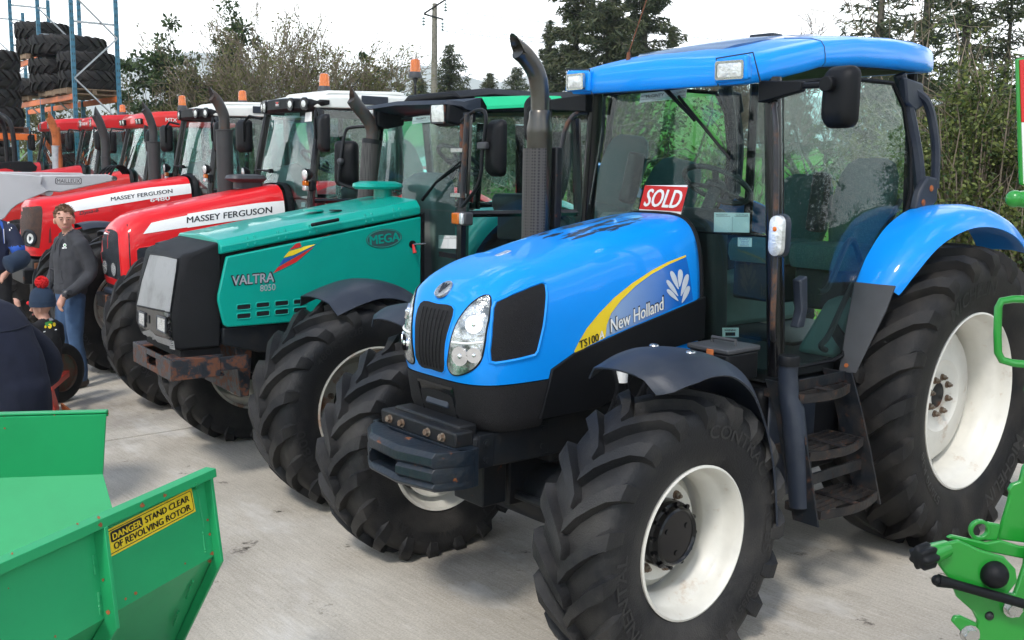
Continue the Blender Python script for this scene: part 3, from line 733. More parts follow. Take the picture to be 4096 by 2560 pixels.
def rear_arch(P, x, z, R, y0, y1, m_, a0=200, a1=20, name='rear_mudguard', lip=0.06):
    pts = [(x+R*cos(radians(lerp(a1, a0, i/10))), z+R*sin(radians(lerp(a1, a0, i/10)))) for i in range(11)]
    return mud_plate(P, pts, y0, y1, lip=lip, crown=0.02, m_=m_, name=name)
def chassis_parts(P, xfa, zfa, yfa, hoodx, hoodh, z0=0.80, z1=1.1):
    MB().box(((xfa*0.78), 0, 0.97), (xfa*0.75, 0.40, 0.52)).build('engine_block', 'chassis', P, bev=0.03)
    MB().box((0.35, 0, 0.88), (1.1, 0.5, 0.55)).build('gearbox', 'chassis', P, bev=0.04)
    a = MB(); a.tube([(xfa, -yfa+0.14, zfa), (xfa, -0.45, zfa-0.01), (xfa, -0.16, zfa-0.02), (xfa, 0.16, zfa-0.02), (xfa, 0.45, zfa-0.01), (xfa, yfa-0.14, zfa)], [0.11, 0.09, 0.16, 0.16, 0.09, 0.11], 12); a.build('front_axle', 'chassis', P)
    MB().tube([(0, -0.7, 0.88), (0, 0.7, 0.88)], 0.16, 12).build('rear_axle', 'chassis', P)
# ------------------------------------------------------------------ blue tractor
mat('mesh_black', (0.005, 0.005, 0.006), 0.6, spec=0.25, noise=0, col2=(0.016, 0.015, 0.016), nscale=240, lo=0.4, hi=0.6, bump=0.6, bscale=260)
m, t, b = _new('nh_panel_grad'); Nn = t.nodes.new; Ll = t.links.new          # printed fade from pale grey-blue to blue
tcn = Nn('ShaderNodeTexCoord'); spn = Nn('ShaderNodeSeparateXYZ'); Ll(tcn.outputs['Object'], spn.inputs[0]); mrn = Nn('ShaderNodeMapRange'); mrn.inputs['From Min'].default_value = 1.80; mrn.inputs['From Max'].default_value = 2.25; Ll(spn.outputs['X'], mrn.inputs['Value'])
rpn = Nn('ShaderNodeValToRGB'); rpn.color_ramp.elements[0].color = (0.004, 0.13, 0.52, 1); rpn.color_ramp.elements[1].color = (0.26, 0.38, 0.58, 1); Ll(mrn.outputs['Result'], rpn.inputs['Fac']); Ll(rpn.outputs['Color'], b.inputs['Base Color']); b.inputs['Roughness'].default_value = 0.3; b.inputs['Coat Weight'].default_value = 0.6
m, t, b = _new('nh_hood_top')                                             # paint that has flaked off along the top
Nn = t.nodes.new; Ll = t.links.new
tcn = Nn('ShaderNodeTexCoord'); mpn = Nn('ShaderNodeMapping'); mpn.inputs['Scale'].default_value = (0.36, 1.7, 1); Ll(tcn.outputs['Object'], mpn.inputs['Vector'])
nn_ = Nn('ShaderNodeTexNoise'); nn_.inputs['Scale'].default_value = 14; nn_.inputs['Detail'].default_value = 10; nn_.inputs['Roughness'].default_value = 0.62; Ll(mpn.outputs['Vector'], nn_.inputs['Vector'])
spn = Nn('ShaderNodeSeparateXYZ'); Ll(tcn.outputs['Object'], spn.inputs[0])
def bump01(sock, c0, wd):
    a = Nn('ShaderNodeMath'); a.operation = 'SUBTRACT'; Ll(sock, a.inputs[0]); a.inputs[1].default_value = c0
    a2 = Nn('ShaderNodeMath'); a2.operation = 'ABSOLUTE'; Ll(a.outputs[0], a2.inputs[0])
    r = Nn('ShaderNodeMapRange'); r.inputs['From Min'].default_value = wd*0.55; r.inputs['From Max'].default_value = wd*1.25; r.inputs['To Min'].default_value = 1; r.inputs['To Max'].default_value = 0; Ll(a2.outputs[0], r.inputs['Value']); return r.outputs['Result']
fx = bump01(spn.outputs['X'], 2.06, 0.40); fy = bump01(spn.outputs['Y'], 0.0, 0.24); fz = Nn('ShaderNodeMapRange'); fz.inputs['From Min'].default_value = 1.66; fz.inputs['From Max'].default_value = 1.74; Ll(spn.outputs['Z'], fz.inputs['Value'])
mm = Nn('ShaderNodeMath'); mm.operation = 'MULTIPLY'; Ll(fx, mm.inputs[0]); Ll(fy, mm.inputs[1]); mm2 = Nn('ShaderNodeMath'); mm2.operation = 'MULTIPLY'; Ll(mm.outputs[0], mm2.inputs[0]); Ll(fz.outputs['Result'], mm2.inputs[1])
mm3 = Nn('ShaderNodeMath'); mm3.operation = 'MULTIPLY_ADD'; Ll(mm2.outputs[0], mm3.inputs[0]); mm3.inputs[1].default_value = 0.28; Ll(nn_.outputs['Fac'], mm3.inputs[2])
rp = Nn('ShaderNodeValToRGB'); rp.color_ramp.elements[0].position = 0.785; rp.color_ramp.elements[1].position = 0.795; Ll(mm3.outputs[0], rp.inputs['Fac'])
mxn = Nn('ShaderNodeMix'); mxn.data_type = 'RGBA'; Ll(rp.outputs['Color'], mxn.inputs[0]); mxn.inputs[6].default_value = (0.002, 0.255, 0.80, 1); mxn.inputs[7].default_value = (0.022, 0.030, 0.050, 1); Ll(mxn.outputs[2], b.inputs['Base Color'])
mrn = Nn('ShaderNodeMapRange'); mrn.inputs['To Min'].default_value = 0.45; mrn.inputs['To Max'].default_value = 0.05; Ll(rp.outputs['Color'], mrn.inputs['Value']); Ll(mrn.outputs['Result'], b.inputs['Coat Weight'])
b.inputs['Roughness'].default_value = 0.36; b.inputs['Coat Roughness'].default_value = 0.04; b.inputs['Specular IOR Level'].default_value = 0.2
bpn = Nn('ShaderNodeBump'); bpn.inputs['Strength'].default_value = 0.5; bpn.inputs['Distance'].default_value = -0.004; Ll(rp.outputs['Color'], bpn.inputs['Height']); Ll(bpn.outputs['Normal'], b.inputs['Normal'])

m, t, b = _new('silencer_mesh'); Nn = t.nodes.new; Ll = t.links.new
tcn = Nn('ShaderNodeTexCoord'); vo = Nn('ShaderNodeTexVoronoi'); vo.inputs['Scale'].default_value = 62; vo.inputs['Randomness'].default_value = 0.0; Ll(tcn.outputs['Object'], vo.inputs['Vector'])
rp = Nn('ShaderNodeValToRGB'); rp.color_ramp.elements[0].position = 0.36; rp.color_ramp.elements[1].position = 0.42; rp.color_ramp.elements[0].color = (0.004, 0.004, 0.004, 1); rp.color_ramp.elements[1].color = (0.045, 0.040, 0.037, 1); Ll(vo.outputs['Distance'], rp.inputs['Fac']); Ll(rp.outputs['Color'], b.inputs['Base Color']); b.inputs['Roughness'].default_value = 0.5
bpn = Nn('ShaderNodeBump'); bpn.inputs['Distance'].default_value = 0.006; Ll(rp.outputs['Color'], bpn.inputs['Height']); Ll(bpn.outputs['Normal'], b.inputs['Normal'])
A = Frame(0, 0, 0)
def AX(zoom, u, v, y): p = A.on(zoom(u, v), 1, y); return (p.x, p.z)
NH = tag(empty('tractor'), 'bright blue tractor with a SOLD card on its windscreen and white rims', 'tractor', 'tractors parked in a row')
P_ = NH
# wheels
cont = [('CONTRACT', 0.455, 0.060, 0.62, 1, 1.15), ('AC85', 0.455, 0.060, 1.62, 1, 1.15), ('380/85 R 24', 0.455, 0.040, 2.45, 1, 1.2), ('CONTINENTAL', 0.455, 0.060, -2.15, 1, 1.15)]
contR = [('CONTRACT', 0.445, 0.060, 1.95, -1, 1.1), ('AC85', 0.445, 0.062, 0.95, -1, 1.1), ('CONTINENTAL', 0.445, 0.05, 3.3, -1, 1.1)]
wheel(P_, 2.432, 0.88, 0.575, 1, 0.640, 0.385, 0.330, 'front', 0.01, 19, 0.046, 'rubber_blue', letters=cont, deep=-0.06, spin=0.3)
wheel(P_, 2.432, -0.88, 0.575, -1, 0.640, 0.385, 0.330, 'front', 0.01, 19, 0.046, 'rubber_blue', letters=[(s, r, h, a, sd, sp) for s, r, h, a, sd, sp in [('CONTRACT', 0.45, 0.062, 2.05, 1, 1.1), ('AC85', 0.45, 0.062, 1.10, 1, 1.1), ('CONTINENTAL', 0.45, 0.05, -2.9, 1, 1.1)]], deep=-0.085)
mich = [('MICHELIN', 0.615, 0.085, -0.25, 1, 0.95), ('OMNIBIB', 0.665, 0.05, 1.1, 1, 1.3), ('MICHELIN', 0.615, 0.085, 2.42, 1, 0.95), ('520/70 R38', 0.60, 0.05, -2.2, 1, 1.2)]
wheel(P_, 0, 0.81, 0.850, 1, 0.892, 0.53, 0.508, 'rear', 0, 21, 0.055, 'rubber', letters=mich, deep=-0.012)
wheel(P_, 0, -0.81, 0.850, -1, 0.892, 0.53, 0.508, 'rear', 0, 21, 0.055, 'rubber', deep=-0.10)
# hood
prof = [(0, 0.432), (10, 0.462), (19, 0.482), (28, 0.505), (36, 0.523), (45, 0.546), (54, 0.545), (62, 0.538), (76, 0.534), (90, 0.540)]
rear = [(2.45, 1.768, 0.347), (2.3, 1.800, 0.349), (2.1, 1.840, 0.350), (1.9, 1.872, 0.350), (1.75, 1.892, 0.349), (1.64, 1.902, 0.347), (1.60, 1.900, 0.338), (1.595, 1.885, 0.325)]
hs = hood_nose(rear, (2.60, 1.190), prof, 0.345, 4.2, 18, 36)
hb = MB(); hb.loft(hs, closed=False, caps=False)
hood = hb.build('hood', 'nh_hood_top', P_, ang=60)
bvh = BVHTree.FromPolygons([tuple(v.co) for v in hood.data.vertices], [tuple(p.vertices) for p in hood.data.polygons])
def side_map(y=0.34): return ray_map(bvh, (0, y, 0), (1, 0, 0), (0, 0, 1), (0, -1, 0))
SM = side_map()
FMx = ray_map(bvh, (3.1, 0, 0), (0, 1, 0), (0, 0, 1), (-1, 0, 0))
dg_ = Vector((-1, -0.55, -0.12)).normalized()
def dpoint(u, v): return None
# grille, headlamps, side vents
gp = smooth_poly([(-0.128, 1.508), (0, 1.520), (0.128, 1.508), (0.118, 1.36), (0.098, 1.232), (0, 1.222), (-0.098, 1.232), (-0.118, 1.36)], 4)
flat_poly('front_grille', gp, FMx, 'mesh_black', hood, 0.004, 0.03); outline_tube(gp, FMx, 0.005, 'grille_edge', 'nh_blue', hood)
for k in range(7):
    yy = -0.09+0.03*k
    MB().tube([FMx(yy*(0.78+0.22*i/6), 1.238+0.26*i/6)[0]+Vector((0.006, 0, 0)) for i in range(7)], 0.0022, 5).build('grille_bar', 'plastic_black', hood)
CM = cam_map(bvh, A, z3)
lp = smooth_poly([(512, 596), (536, 612), (532, 700), (512, 800), (500, 890), (478, 980), (430, 1035), (360, 1066), (310, 1060), (285, 1010), (292, 930), (312, 830), (350, 740), (410, 660), (465, 615)], 3)
hl = flat_poly('headlamp', lp, CM, 'headlamp_glass', hood, 0.004, 26); outline_tube(lp, CM, 0.0055, 'headlamp_edge', 'plastic_black', hl, step=26)
for (u_, v_, rr_) in ((440, 770, 0.040), (360, 955, 0.043), (440, 950, 0.034)):
    p, n_ = CM(u_, v_); n_ = n_.normalized()
    q = MB(); q.tube([p-n_*0.006, p+n_*0.009], [rr_, rr_*0.98], 22); q.tube([p+n_*0.009, p+n_*0.0095, p+n_*0.001], [rr_*0.98, rr_*0.88, rr_*0.25], 22, caps=False); q.ball(p+n_*0.004, rr_*0.3, 10, 6); q.build('reflector', 'chrome', hl)
MB().tube([CM(312+180*i/8, 872+8*sin(pi*i/8))[0]+CM(312+180*i/8, 872)[1]*0.006 for i in range(9)], 0.005, 6).build('lamp_divider', 'white', hl)
mirror_copy(hl, hood)
# side vent panels, traced on the side
def TR(lst, y, zoom=z3): return [AX(zoom, u, v, y) for u, v in lst]
vp = TR([(612, 640), (700, 590), (800, 545), (868, 520), (888, 532), (880, 600), (845, 780), (808, 925), (790, 950), (700, 975), (580, 1003), (556, 995), (552, 930), (570, 790), (590, 680)], 0.335)
flat_poly('side_vent', vp, SM, 'mesh_black', hood, 0.003, 0.03); outline_tube(vp, SM, 0.009, 'side_vent_edge', 'nh_blue', hood)
SMr = ray_map(bvh, (0, -0.34, 0), (1, 0, 0), (0, 0, 1), (0, 1, 0))
flat_poly('side_vent', vp, SMr, 'mesh_black', hood, 0.003, 0.03); outline_tube(vp, SMr, 0.009, 'side_vent_edge', 'nh_blue', hood)
# decals
blue_edge = [(1.60, 1.487), (1.662, 1.471), (2.10, 1.382), (2.497, 1.293), (2.636, 1.232)]
sw = TR([(1030, 925), (1058, 870), (1105, 790), (1180, 700), (1270, 610), (1380, 525), (1500, 450), (1600, 400), (1713, 358), (1713, 368), (1610, 412), (1500, 470), (1400, 540), (1310, 625), (1250, 700), (1222, 770), (1212, 845), (1120, 890), (1060, 925), (1035, 937)], 0.345)
flat_poly('decal_swoosh', sw, SM, 'ink_yellow', hood, 0.0022, 0.03)
gr = TR([(1213, 843), (1224, 770), (1254, 700), (1312, 628), (1402, 544), (1502, 474), (1612, 416), (1714, 371), (1725, 500), (1735, 622), (1600, 676), (1400, 765)], 0.345)
flat_poly('decal_panel', gr, SM, 'nh_panel_grad', hood, 0.0014, 0.03)
def side_text(s, zoom, p0, p1, ph, m_, y, bold=0.02, slant=0.0, lift=0.005, mp_=None, sub=0.10, name='lettering', parent=None, mapper=None, fr=None):
    """baseline from pixel p0 to p1, cap height reaching pixel ph above p0"""
    fr = fr or A; mapper = mapper or SM; parent = parent or hood
    a = fr.on(zoom(*p0), 1, y); b_ = fr.on(zoom(*p1), 1, y); c = fr.on(zoom(*ph), 1, y)
    du = Vector((b_.x-a.x, b_.z-a.z)); wd = du.length; du.normalize(); dv = Vector((c.x-a.x, c.z-a.z)); hh = dv.length; dv.normalize()
    return text_obj(name, s, lambda u, v: mapper(a.x+du.x*u+dv.x*v, a.z+du.y*u+dv.y*v), wd, hh, m_, parent, bold, sub, slant, lift)
side_text('New Holland', z3, (1240, 820), (1558, 675), (1240, 733), 'ink_black', 0.345, 0.05, lift=0.0035)
side_text('New Holland', z3, (1243, 815), (1554, 678), (1243, 736), 'sticker_white', 0.345, 0.022, lift=0.0048)
side_text('TS100', z3, (1060, 912), (1172, 862), (1058, 866), 'ink_black', 0.345, 0.03, lift=0.0045)
side_text('A', z3, (1174, 862), (1204, 846), (1174, 812), 'sticker_white', 0.345, 0.03, lift=0.0045)
# leaf emblem
for (u0, v0, u1, v1, wd) in ((1645, 628, 1580, 560, 26), (1645, 600, 1582, 505, 26), (1648, 560, 1612, 452, 30), (1655, 545, 1668, 442, 30), (1660, 600, 1708, 470, 30), (1665, 640, 1712, 540, 28)):
    d = Vector((u1-u0, v1-v0)); l_ = d.length; d.normalize(); q = Vector((-d.y, d.x))
    lf = [(0, 0), (0.25, 0.30), (0.6, 0.5), (0.9, 0.38), (1.0, 0), (0.9, -0.38), (0.6, -0.5), (0.25, -0.30)]
    flat_poly('emblem_leaf', smooth_poly(TR([(u0+d.x*l_*a+q.x*wd*b_, v0+d.y*l_*a+q.y*wd*b_) for a, b_ in lf], 0.345), 3), SM, 'ink_leaf' if 'ink_leaf' in MATS else 'sticker_white', hood, 0.0045, 0.03)
# badge on the nose and hood catch
TM = ray_map(bvh, (0, 0, 3.0), (1, 0, 0), (0, 1, 0), (-0.35, 0, -1))
q = Vector((2.985, 0, 1.585)); nrm = Vector((0.78, 0, 0.62)).normalized()
h = bvh.ray_cast(q+nrm*0.3, -nrm); q = h[0]; n_ = h[1] if h[1].dot(nrm) > 0 else -h[1]
bd = MB(); bd.tube([q-n_*0.004, q+n_*0.006, q+n_*0.009], [0.050, 0.049, 0.042], 24); bd = bd.build('badge', 'steel', hood)
t1 = Vector((0, 1, 0)); t2 = n_.cross(t1)
lb = MB()
for dy in (-0.022, 0, 0.022): lb.beam(q+n_*0.0105-t2*0.028, q+n_*0.0105+t1*dy+t2*0.03, 0.006, 0.003, n_)
lb.build('badge_leaf', 'plastic_navy', bd)
p = bvh.ray_cast(Vector((2.64, 0, 2.5)), Vector((0, 0, -1)))[0]
MB().box(p, (0.085, 0.034, 0.012), Matrix.Rotation(radians(16), 3, 'Y')).build('hood_catch', 'chrome', hood, bev=0.004)
# rubber edge at the rear of the hood
MB().tube([Vector((1.592, y_, z_)) for y_, z_ in [(v.y, v.z) for v in hs[-2]]], 0.013, 8).build('hood_seal', 'plastic_black', P_)
MB().loft([[v+Vector((-0.012, 0, 0)) for v in hs[-1]], [v*0.0+Vector((1.583, v.y*0.2, 1.25+(v.z-1.25)*0.3)) for v in hs[-1]]], closed=False, caps=False).build('hood_bulkhead', 'plastic_black', P_)
# black skirts
for sgn in (1, -1):
    up = [(1.578, 1.492)]+blue_edge; lo = [(2.70, 1.012), (2.33, 1.014), (2.18, 1.06), (2.08, 1.16), (1.90, 1.24), (1.574, 1.272)]
    poly = up+lo
    MB().prism(poly, sgn*0.022, 'Y', sgn*0.336).build('hood_skirt', 'plastic_black', P_, bev=0.004)
# lower mesh nose
def plan(sc, xf, xb, z, hwid, e=2/4.2, n=36):
    return [Vector((xb+(xf-xb)*abs(sin(pi*j/n))**e, hwid*sq(cos(pi*j/n), e), z)) for j in range(n+1)]
ln = MB(); ln.loft([plan(1, 3.033, 2.62, 1.186, 0.347), plan(1, 3.026, 2.62, 1.14, 0.347), plan(1, 3.005, 2.66, 1.04, 0.343), plan(1, 2.978, 2.68, 0.985, 0.336), plan(1, 2.96, 2.68, 0.972, 0.325)], closed=False, caps=False)
lnose = ln.build('lower_grille', 'mesh_black', P_, ang=60)
lb2 = BVHTree.FromPolygons([tuple(v.co) for v in lnose.data.vertices], [tuple(p.vertices) for p in lnose.data.polygons])
FL = ray_map(lb2, (3.1, 0, 0), (0, 1, 0), (0, 0, 1), (-1, 0, 0))
vb = MB(); cy, cz, hw_, hh_ = 0.0, 1.075, 0.125, 0.072
P8 = [FL(cy+a*hw_, cz+b_*hh_)[0] for a, b_ in ((-1,-1),(1,-1),(1,1),(-1,1))]
fr_o = [FL(cy+a*(hw_+0.014), cz+b_*(hh_+0.014))[0]+Vector((0.006, 0, 0)) for a, b_ in ((-1,-1),(1,-1),(1,1),(-1,1))]
fr_i = [FL(cy+a*hw_, cz+b_*hh_)[0]+Vector((0.008, 0, 0)) for a, b_ in ((-1,-1),(1,-1),(1,1),(-1,1))]
fr_b = [p_+Vector((-0.002, 0, 0)) for p_ in P8]
vb.loft([fr_o, fr_i, fr_b]); vb.build('tow_recess', 'gloss_black', lnose, ang=20)
MB().box((2.992, 0, 1.07), (0.05, 0.17, 0.05), Matrix.Rotation(radians(-20), 3, 'Y')).build('tow_hook_plate', 'plastic_navy', lnose, bev=0.008)
# chassis: front support, engine, gearbox
ch = MB(); ch.loft([[Vector((x, y, z)) for y, z in ((-hw2, z0), (hw2, z0), (hw2, z1_), (-hw2, z1_))] for x, hw2, z0, z1_ in ((2.10, 0.24, 0.80, 0.99), (2.55, 0.27, 0.80, 0.99), (2.78, 0.29, 0.81, 0.975), (3.02, 0.29, 0.82, 0.965), (3.06, 0.26, 0.84, 0.95))])
sup = ch.build('front_support', 'chassis', P_, bev=0.012)
for (x, z) in ((2.96, 0.93), (2.96, 0.855), (2.62, 0.945), (2.62, 0.86)):
    bo = MB(); hexbolt(bo, (x, 0.292 if x > 2.7 else 0.276, z), (0, 1, 0), 0.014); bo.build('bolt', 'chassis', sup)
for x in (2.96, 2.62): MB().box((x, 0.286 if x > 2.7 else 0.272, 0.895), (0.085, 0.012, 0.15)).build('mounting_plate', 'chassis', sup, bev=0.003)
eb = MB(); eb.box((2.0, 0, 0.98), (1.0, 0.42, 0.50)); eb.box((1.2, 0, 0.80), (1.2, 0.44, 0.55)); eb.box((0.2, 0, 0.85), (1.0, 0.60, 0.60)); eb.tube([(0, -0.62, 0.85), (0, 0.62, 0.85)], 0.17, 16)
eb.build('engine_block', 'chassis', P_, bev=0.03)
ax = MB(); ax.tube([(2.432, -0.74, 0.575), (2.432, -0.45, 0.57), (2.432, -0.16, 0.56), (2.432, 0.16, 0.56), (2.432, 0.45, 0.57), (2.432, 0.74, 0.575)], [0.10, 0.09, 0.15, 0.15, 0.09, 0.10], 14); ax.box((2.45, 0, 0.66), (0.42, 0.2, 0.26)); ax.tube([(2.56, -0.62, 0.56), (2.62, 0, 0.58), (2.56, 0.62, 0.56)], 0.022, 8); ax.box((2.80, 0.05, 0.70), (0.14, 0.22, 0.24))
for s_ in (1, -1): ax.box((2.43, s_*0.70, 0.575), (0.20, 0.10, 0.28))
ax.build('front_axle', 'chassis', P_, bev=0.02)
# weight bumper with the pick-up slot
wb = MB()
fo = [(-0.34, 3.12), (-0.28, 3.21), (-0.14, 3.29), (0.10, 3.31), (0.30, 3.26), (0.345, 3.14)]
bk = [(-0.34, 3.07), (-0.28, 3.12), (-0.14, 3.17), (0.10, 3.17), (0.30, 3.15), (0.345, 3.07)]
def bar(z0, z1_):
    secs = []
    for (y, xf), (_, xb) in zip(fo, bk): secs.append([Vector((xb, y, z0)), Vector((xf-0.015, y, z0)), Vector((xf, y, z0+0.015)), Vector((xf, y, z1_-0.02)), Vector((xf-0.02, y, z1_)), Vector((xb, y, z1_))])
    return secs
wb.loft(bar(0.865, 0.935)); wb.loft(bar(0.765, 0.805))
for (y0, y1) in ((-0.34, -0.14), (0.10, 0.345)):
    sel = [i for i, (y, _) in enumerate(fo) if y0-1e-6 <= y <= y1+1e-6]
    s_ = bar(0.80, 0.87); wb.loft([s_[i] for i in sel])
wb.box((3.09, 0.0, 0.85), (0.10, 0.68, 0.17))
bum = wb.build('weight_bumper', 'bumper_worn' if 'bumper_worn' in MATS else 'metal_black_rusty', P_, bev=0.008)
br = MB(); br.box((3.08, 0.0, 0.965), (0.10, 0.58, 0.07)); br.box((3.03, 0.0, 0.985), (0.10, 0.50, 0.06)); br = br.build('bumper_bracket', 'chassis', bum, bev=0.01)
for y in (-0.21, -0.11, 0.09, 0.20):
    bo = MB(); hexbolt(bo, (3.131, y, 0.965), (1, 0, 0.15), 0.015, 0.018); bo.build('bolt', 'nut_rusty', bum)
# front mudguards
for s_ in (1, -1):
    g_ = mud_plate(P_, [(2.72, 1.290), (2.60, 1.335), (2.45, 1.350), (2.30, 1.322), (2.15, 1.225), (2.03, 1.06), (1.95, 0.88), (1.90, 0.70), (1.87, 0.56)], s_*0.66, s_*1.13, lip=0.045, crown=0.03, name='front_mudguard', taper=[(0, 0.80), (0.05, 0.92), (0.14, 1), (1, 0.9)])
    for y in (0.78, 0.98): MB().ball((2.44, s_*y, 1.383), 0.022, 10, 6, (1, 1, 0.45)).build('rivet', 'steel', g_)
    MB().tube([(2.40, s_*0.62, 0.75), (2.38, s_*0.68, 1.05), (2.32, s_*0.80, 1.26), (2.42, s_*0.95, 1.36)], 0.022, 8).build('mudguard_bracket', 'metal_black', g_)
# hoses, filter and battery box side
ho = MB()
for (a, b_, c, r_) in (((2.32, 0.40, 1.24), (2.30, 0.44, 1.12), (2.36, 0.42, 0.95), 0.010), ((2.28, 0.40, 1.26), (2.24, 0.45, 1.10), (2.30, 0.42, 0.92), 0.008), ((2.18, 0.40, 1.22), (2.14, 0.47, 1.15), (2.20, 0.44, 1.00), 0.012), ((2.10, 0.38, 1.2), (2.02, 0.45, 1.22), (1.95, 0.46, 1.10), 0.016)): ho.tube(cr_spline([a, b_, c], 5), r_, 7)
ho.build('hoses', 'plastic_black', P_)
MB().lathe([(0, 0), (0.026, 0.004), (0.028, 0.085), (0.024, 0.09), (0, 0.09)], 16, 'Z', (2.27, 0.44, 1.14)).build('fuel_filter', 'white', P_)
tb = MB(); tb.box((1.755, 0.62, 1.205), (0.24, 0.24, 0.14)); tb = tb.build('tool_box', 'plastic_grey' if False else 'plastic_black', P_, bev=0.012)
MB().box((1.755, 0.62, 1.287), (0.252, 0.252, 0.026)).build('box_lid', 'plastic_grey', tb, bev=0.008)
MB().tube([(1.755, 0.55, 1.295), (1.755, 0.55, 1.325), (1.755, 0.69, 1.325), (1.755, 0.69, 1.295)], 0.009, 8).build('box_handle', 'plastic_grey', tb)
MB().box((1.882, 0.64, 1.265), (0.01, 0.04, 0.05)).build('box_catch', 'rusty_orange', tb, bev=0.003)
# filler neck
MB().tube([(1.575, 0.87, 1.22), (1.575, 0.87, 1.16), (1.57, 0.88, 1.05), (1.565, 0.90, 1.00), (1.55, 0.93, 0.78), (1.54, 0.96, 0.53)], [0.045, 0.047, 0.047, 0.056, 0.056, 0.054], 18).build('filler_neck', 'plastic_navy', P_)
MB().tube([(1.575, 0.87, 1.215), (1.575, 0.87, 1.25), (1.575, 0.87, 1.262)], [0.052, 0.052, 0.046], 18).build('filler_cap', 'plastic_black', P_)
# steps
def step(xa, xb_, y, z, dep=0.20):
    b = MB(); n = 9
    arc = [Vector((lerp(xa, xb_, i/n), y+0.045*sin(pi*i/n), z)) for i in range(n+1)]
    b.sheet([[p_+Vector((0, 0, 0.022)) for p_ in arc], [p_+Vector((0, 0, -0.022)) for p_ in arc]], 0.008)
    b.beam((xa, y-dep, z), (xb_, y-dep, z), 0.012, 0.04); b.beam((xa, y-dep, z), (xa, y, z), 0.01, 0.04); b.beam((xb_, y-dep, z), (xb_, y, z), 0.01, 0.04)
    for k in range(1, 5): b.beam((xa, y-dep*k/5, z+0.008), (xb_, y-dep*k/5, z+0.008), 0.006, 0.024)
    b.beam(((xa+xb_)/2, y-dep, z+0.02), ((xa+xb_)/2, y+0.03, z+0.02), 0.045, 0.006)
    return b.build('step_tread', 'step_worn', P_, ang=30)
step(1.55, 1.12, 0.93, 1.055); step(1.54, 1.08, 1.00, 0.785); step(1.53, 1.03, 1.07, 0.51)
for (xa, dx) in ((1.555, 0), (1.06, -0.06)):
    q = MB(); q.loft([[Vector((xa+dx*t-0.006, yo-wd, z)), Vector((xa+dx*t+0.006, yo-wd, z)), Vector((xa+dx*t+0.006, yo, z)), Vector((xa+dx*t-0.006, yo, z))] for t, yo, wd, z in ((0, 0.90, 0.17, 1.12), (0.25, 0.955, 0.15, 0.95), (0.6, 1.01, 0.15, 0.74), (1.0, 1.075, 0.14, 0.46))])
    q.build('step_side_plate', 'metal_black_rusty', P_)
MB().beam((1.55, 0.86, 1.10), (1.06, 0.86, 1.10), 0.012, 0.05).build('step_rail', 'metal_black_rusty', P_)
sb = MB(); sb.beam((1.54, 0.97, 0.655), (1.04, 0.97, 0.655), 0.012, 0.055); sb = sb.build('step_rail', 'metal_black_rusty', P_)
MB().box((1.30, 0.72, 0.78), (0.40, 0.02, 0.60)).build('tank_shield', 'plastic_navy', P_, bev=0.01)
MB().box((1.15, 0.52, 0.80), (0.75, 0.36, 0.50)).build('fuel_tank', 'plastic_black', P_, bev=0.05, seg=3)
# ---- cab
def yside(z): return 0.602+(2.60-z)/1.45*0.105
XA = 1.452
for s_ in (1, -1):
    MB().tube([(XA-0.01, s_*yside(1.12), 1.12), (XA-0.005, s_*yside(1.8), 1.8), (XA, s_*yside(2.58), 2.58)], 0.043, 12).build('front_pillar', 'gloss_black', P_)
for s_ in (1, -1):
    cp = cr_spline([(0.27, s_*0.60, 2.68), (0.17, s_*0.625, 2.45), (0.10, s_*0.655, 2.20), (0.07, s_*0.68, 1.95)], 5)
    MB().tube(cp, 0.035, 8).build('rear_pillar', 'plastic_navy', P_)
    # door frame seal
    door = [(1.40, 2.555), (0.85, 2.62), (0.36, 2.625), (0.24, 2.50), (0.165, 2.25), (0.16, 2.02), (0.22, 1.90), (0.36, 1.77), (0.52, 1.62), (0.67, 1.44), (0.80, 1.24), (0.86, 1.165), (0.95, 1.145), (1.40, 1.145)]
    D3 = [Vector((x, s_*(yside(z)+0.012), z)) for x, z in door]
    poly_pane(P_, D3, 'cab_glass', 'door_glass', centre=(0.80, s_*(yside(1.95)+0.022), 1.98))
    MB().tube(D3+[D3[0]], 0.013, 6, caps=False).build('door_seal', 'plastic_black', P_)
    # hinges
    MB().prism([(0.30, 2.66), (0.10, 2.64), (0.06, 2.52), (0.16, 2.48), (0.26, 2.52)], s_*0.05, 'Y', s_*0.605).build('door_hinge', 'plastic_navy', P_, bev=0.012)
    hg = MB().prism([(0.20, 1.93), (0.17, 2.03), (0.09, 2.12), (-0.02, 2.11), (-0.04, 1.98), (0.10, 1.90)], s_*0.05, 'Y', s_*0.672).build('door_hinge', 'plastic_navy', P_, bev=0.012)
    for (x, z) in ((0.13, 1.97), (0.05, 2.05)):
        bo = MB(); hexbolt(bo, (x, s_*0.722, z), (0, s_, 0), 0.014, 0.008); bo.build('hinge_bolt', 'rusty_orange', hg)
    bow = cr_spline([(0.16, s_*0.63, 2.60), (0.06, s_*0.67, 2.52), (-0.02, s_*0.69, 2.30), (-0.03, s_*0.70, 2.05)], 5)
    MB().tube(bow, 0.026, 8).build('hinge_post', 'plastic_navy', P_)
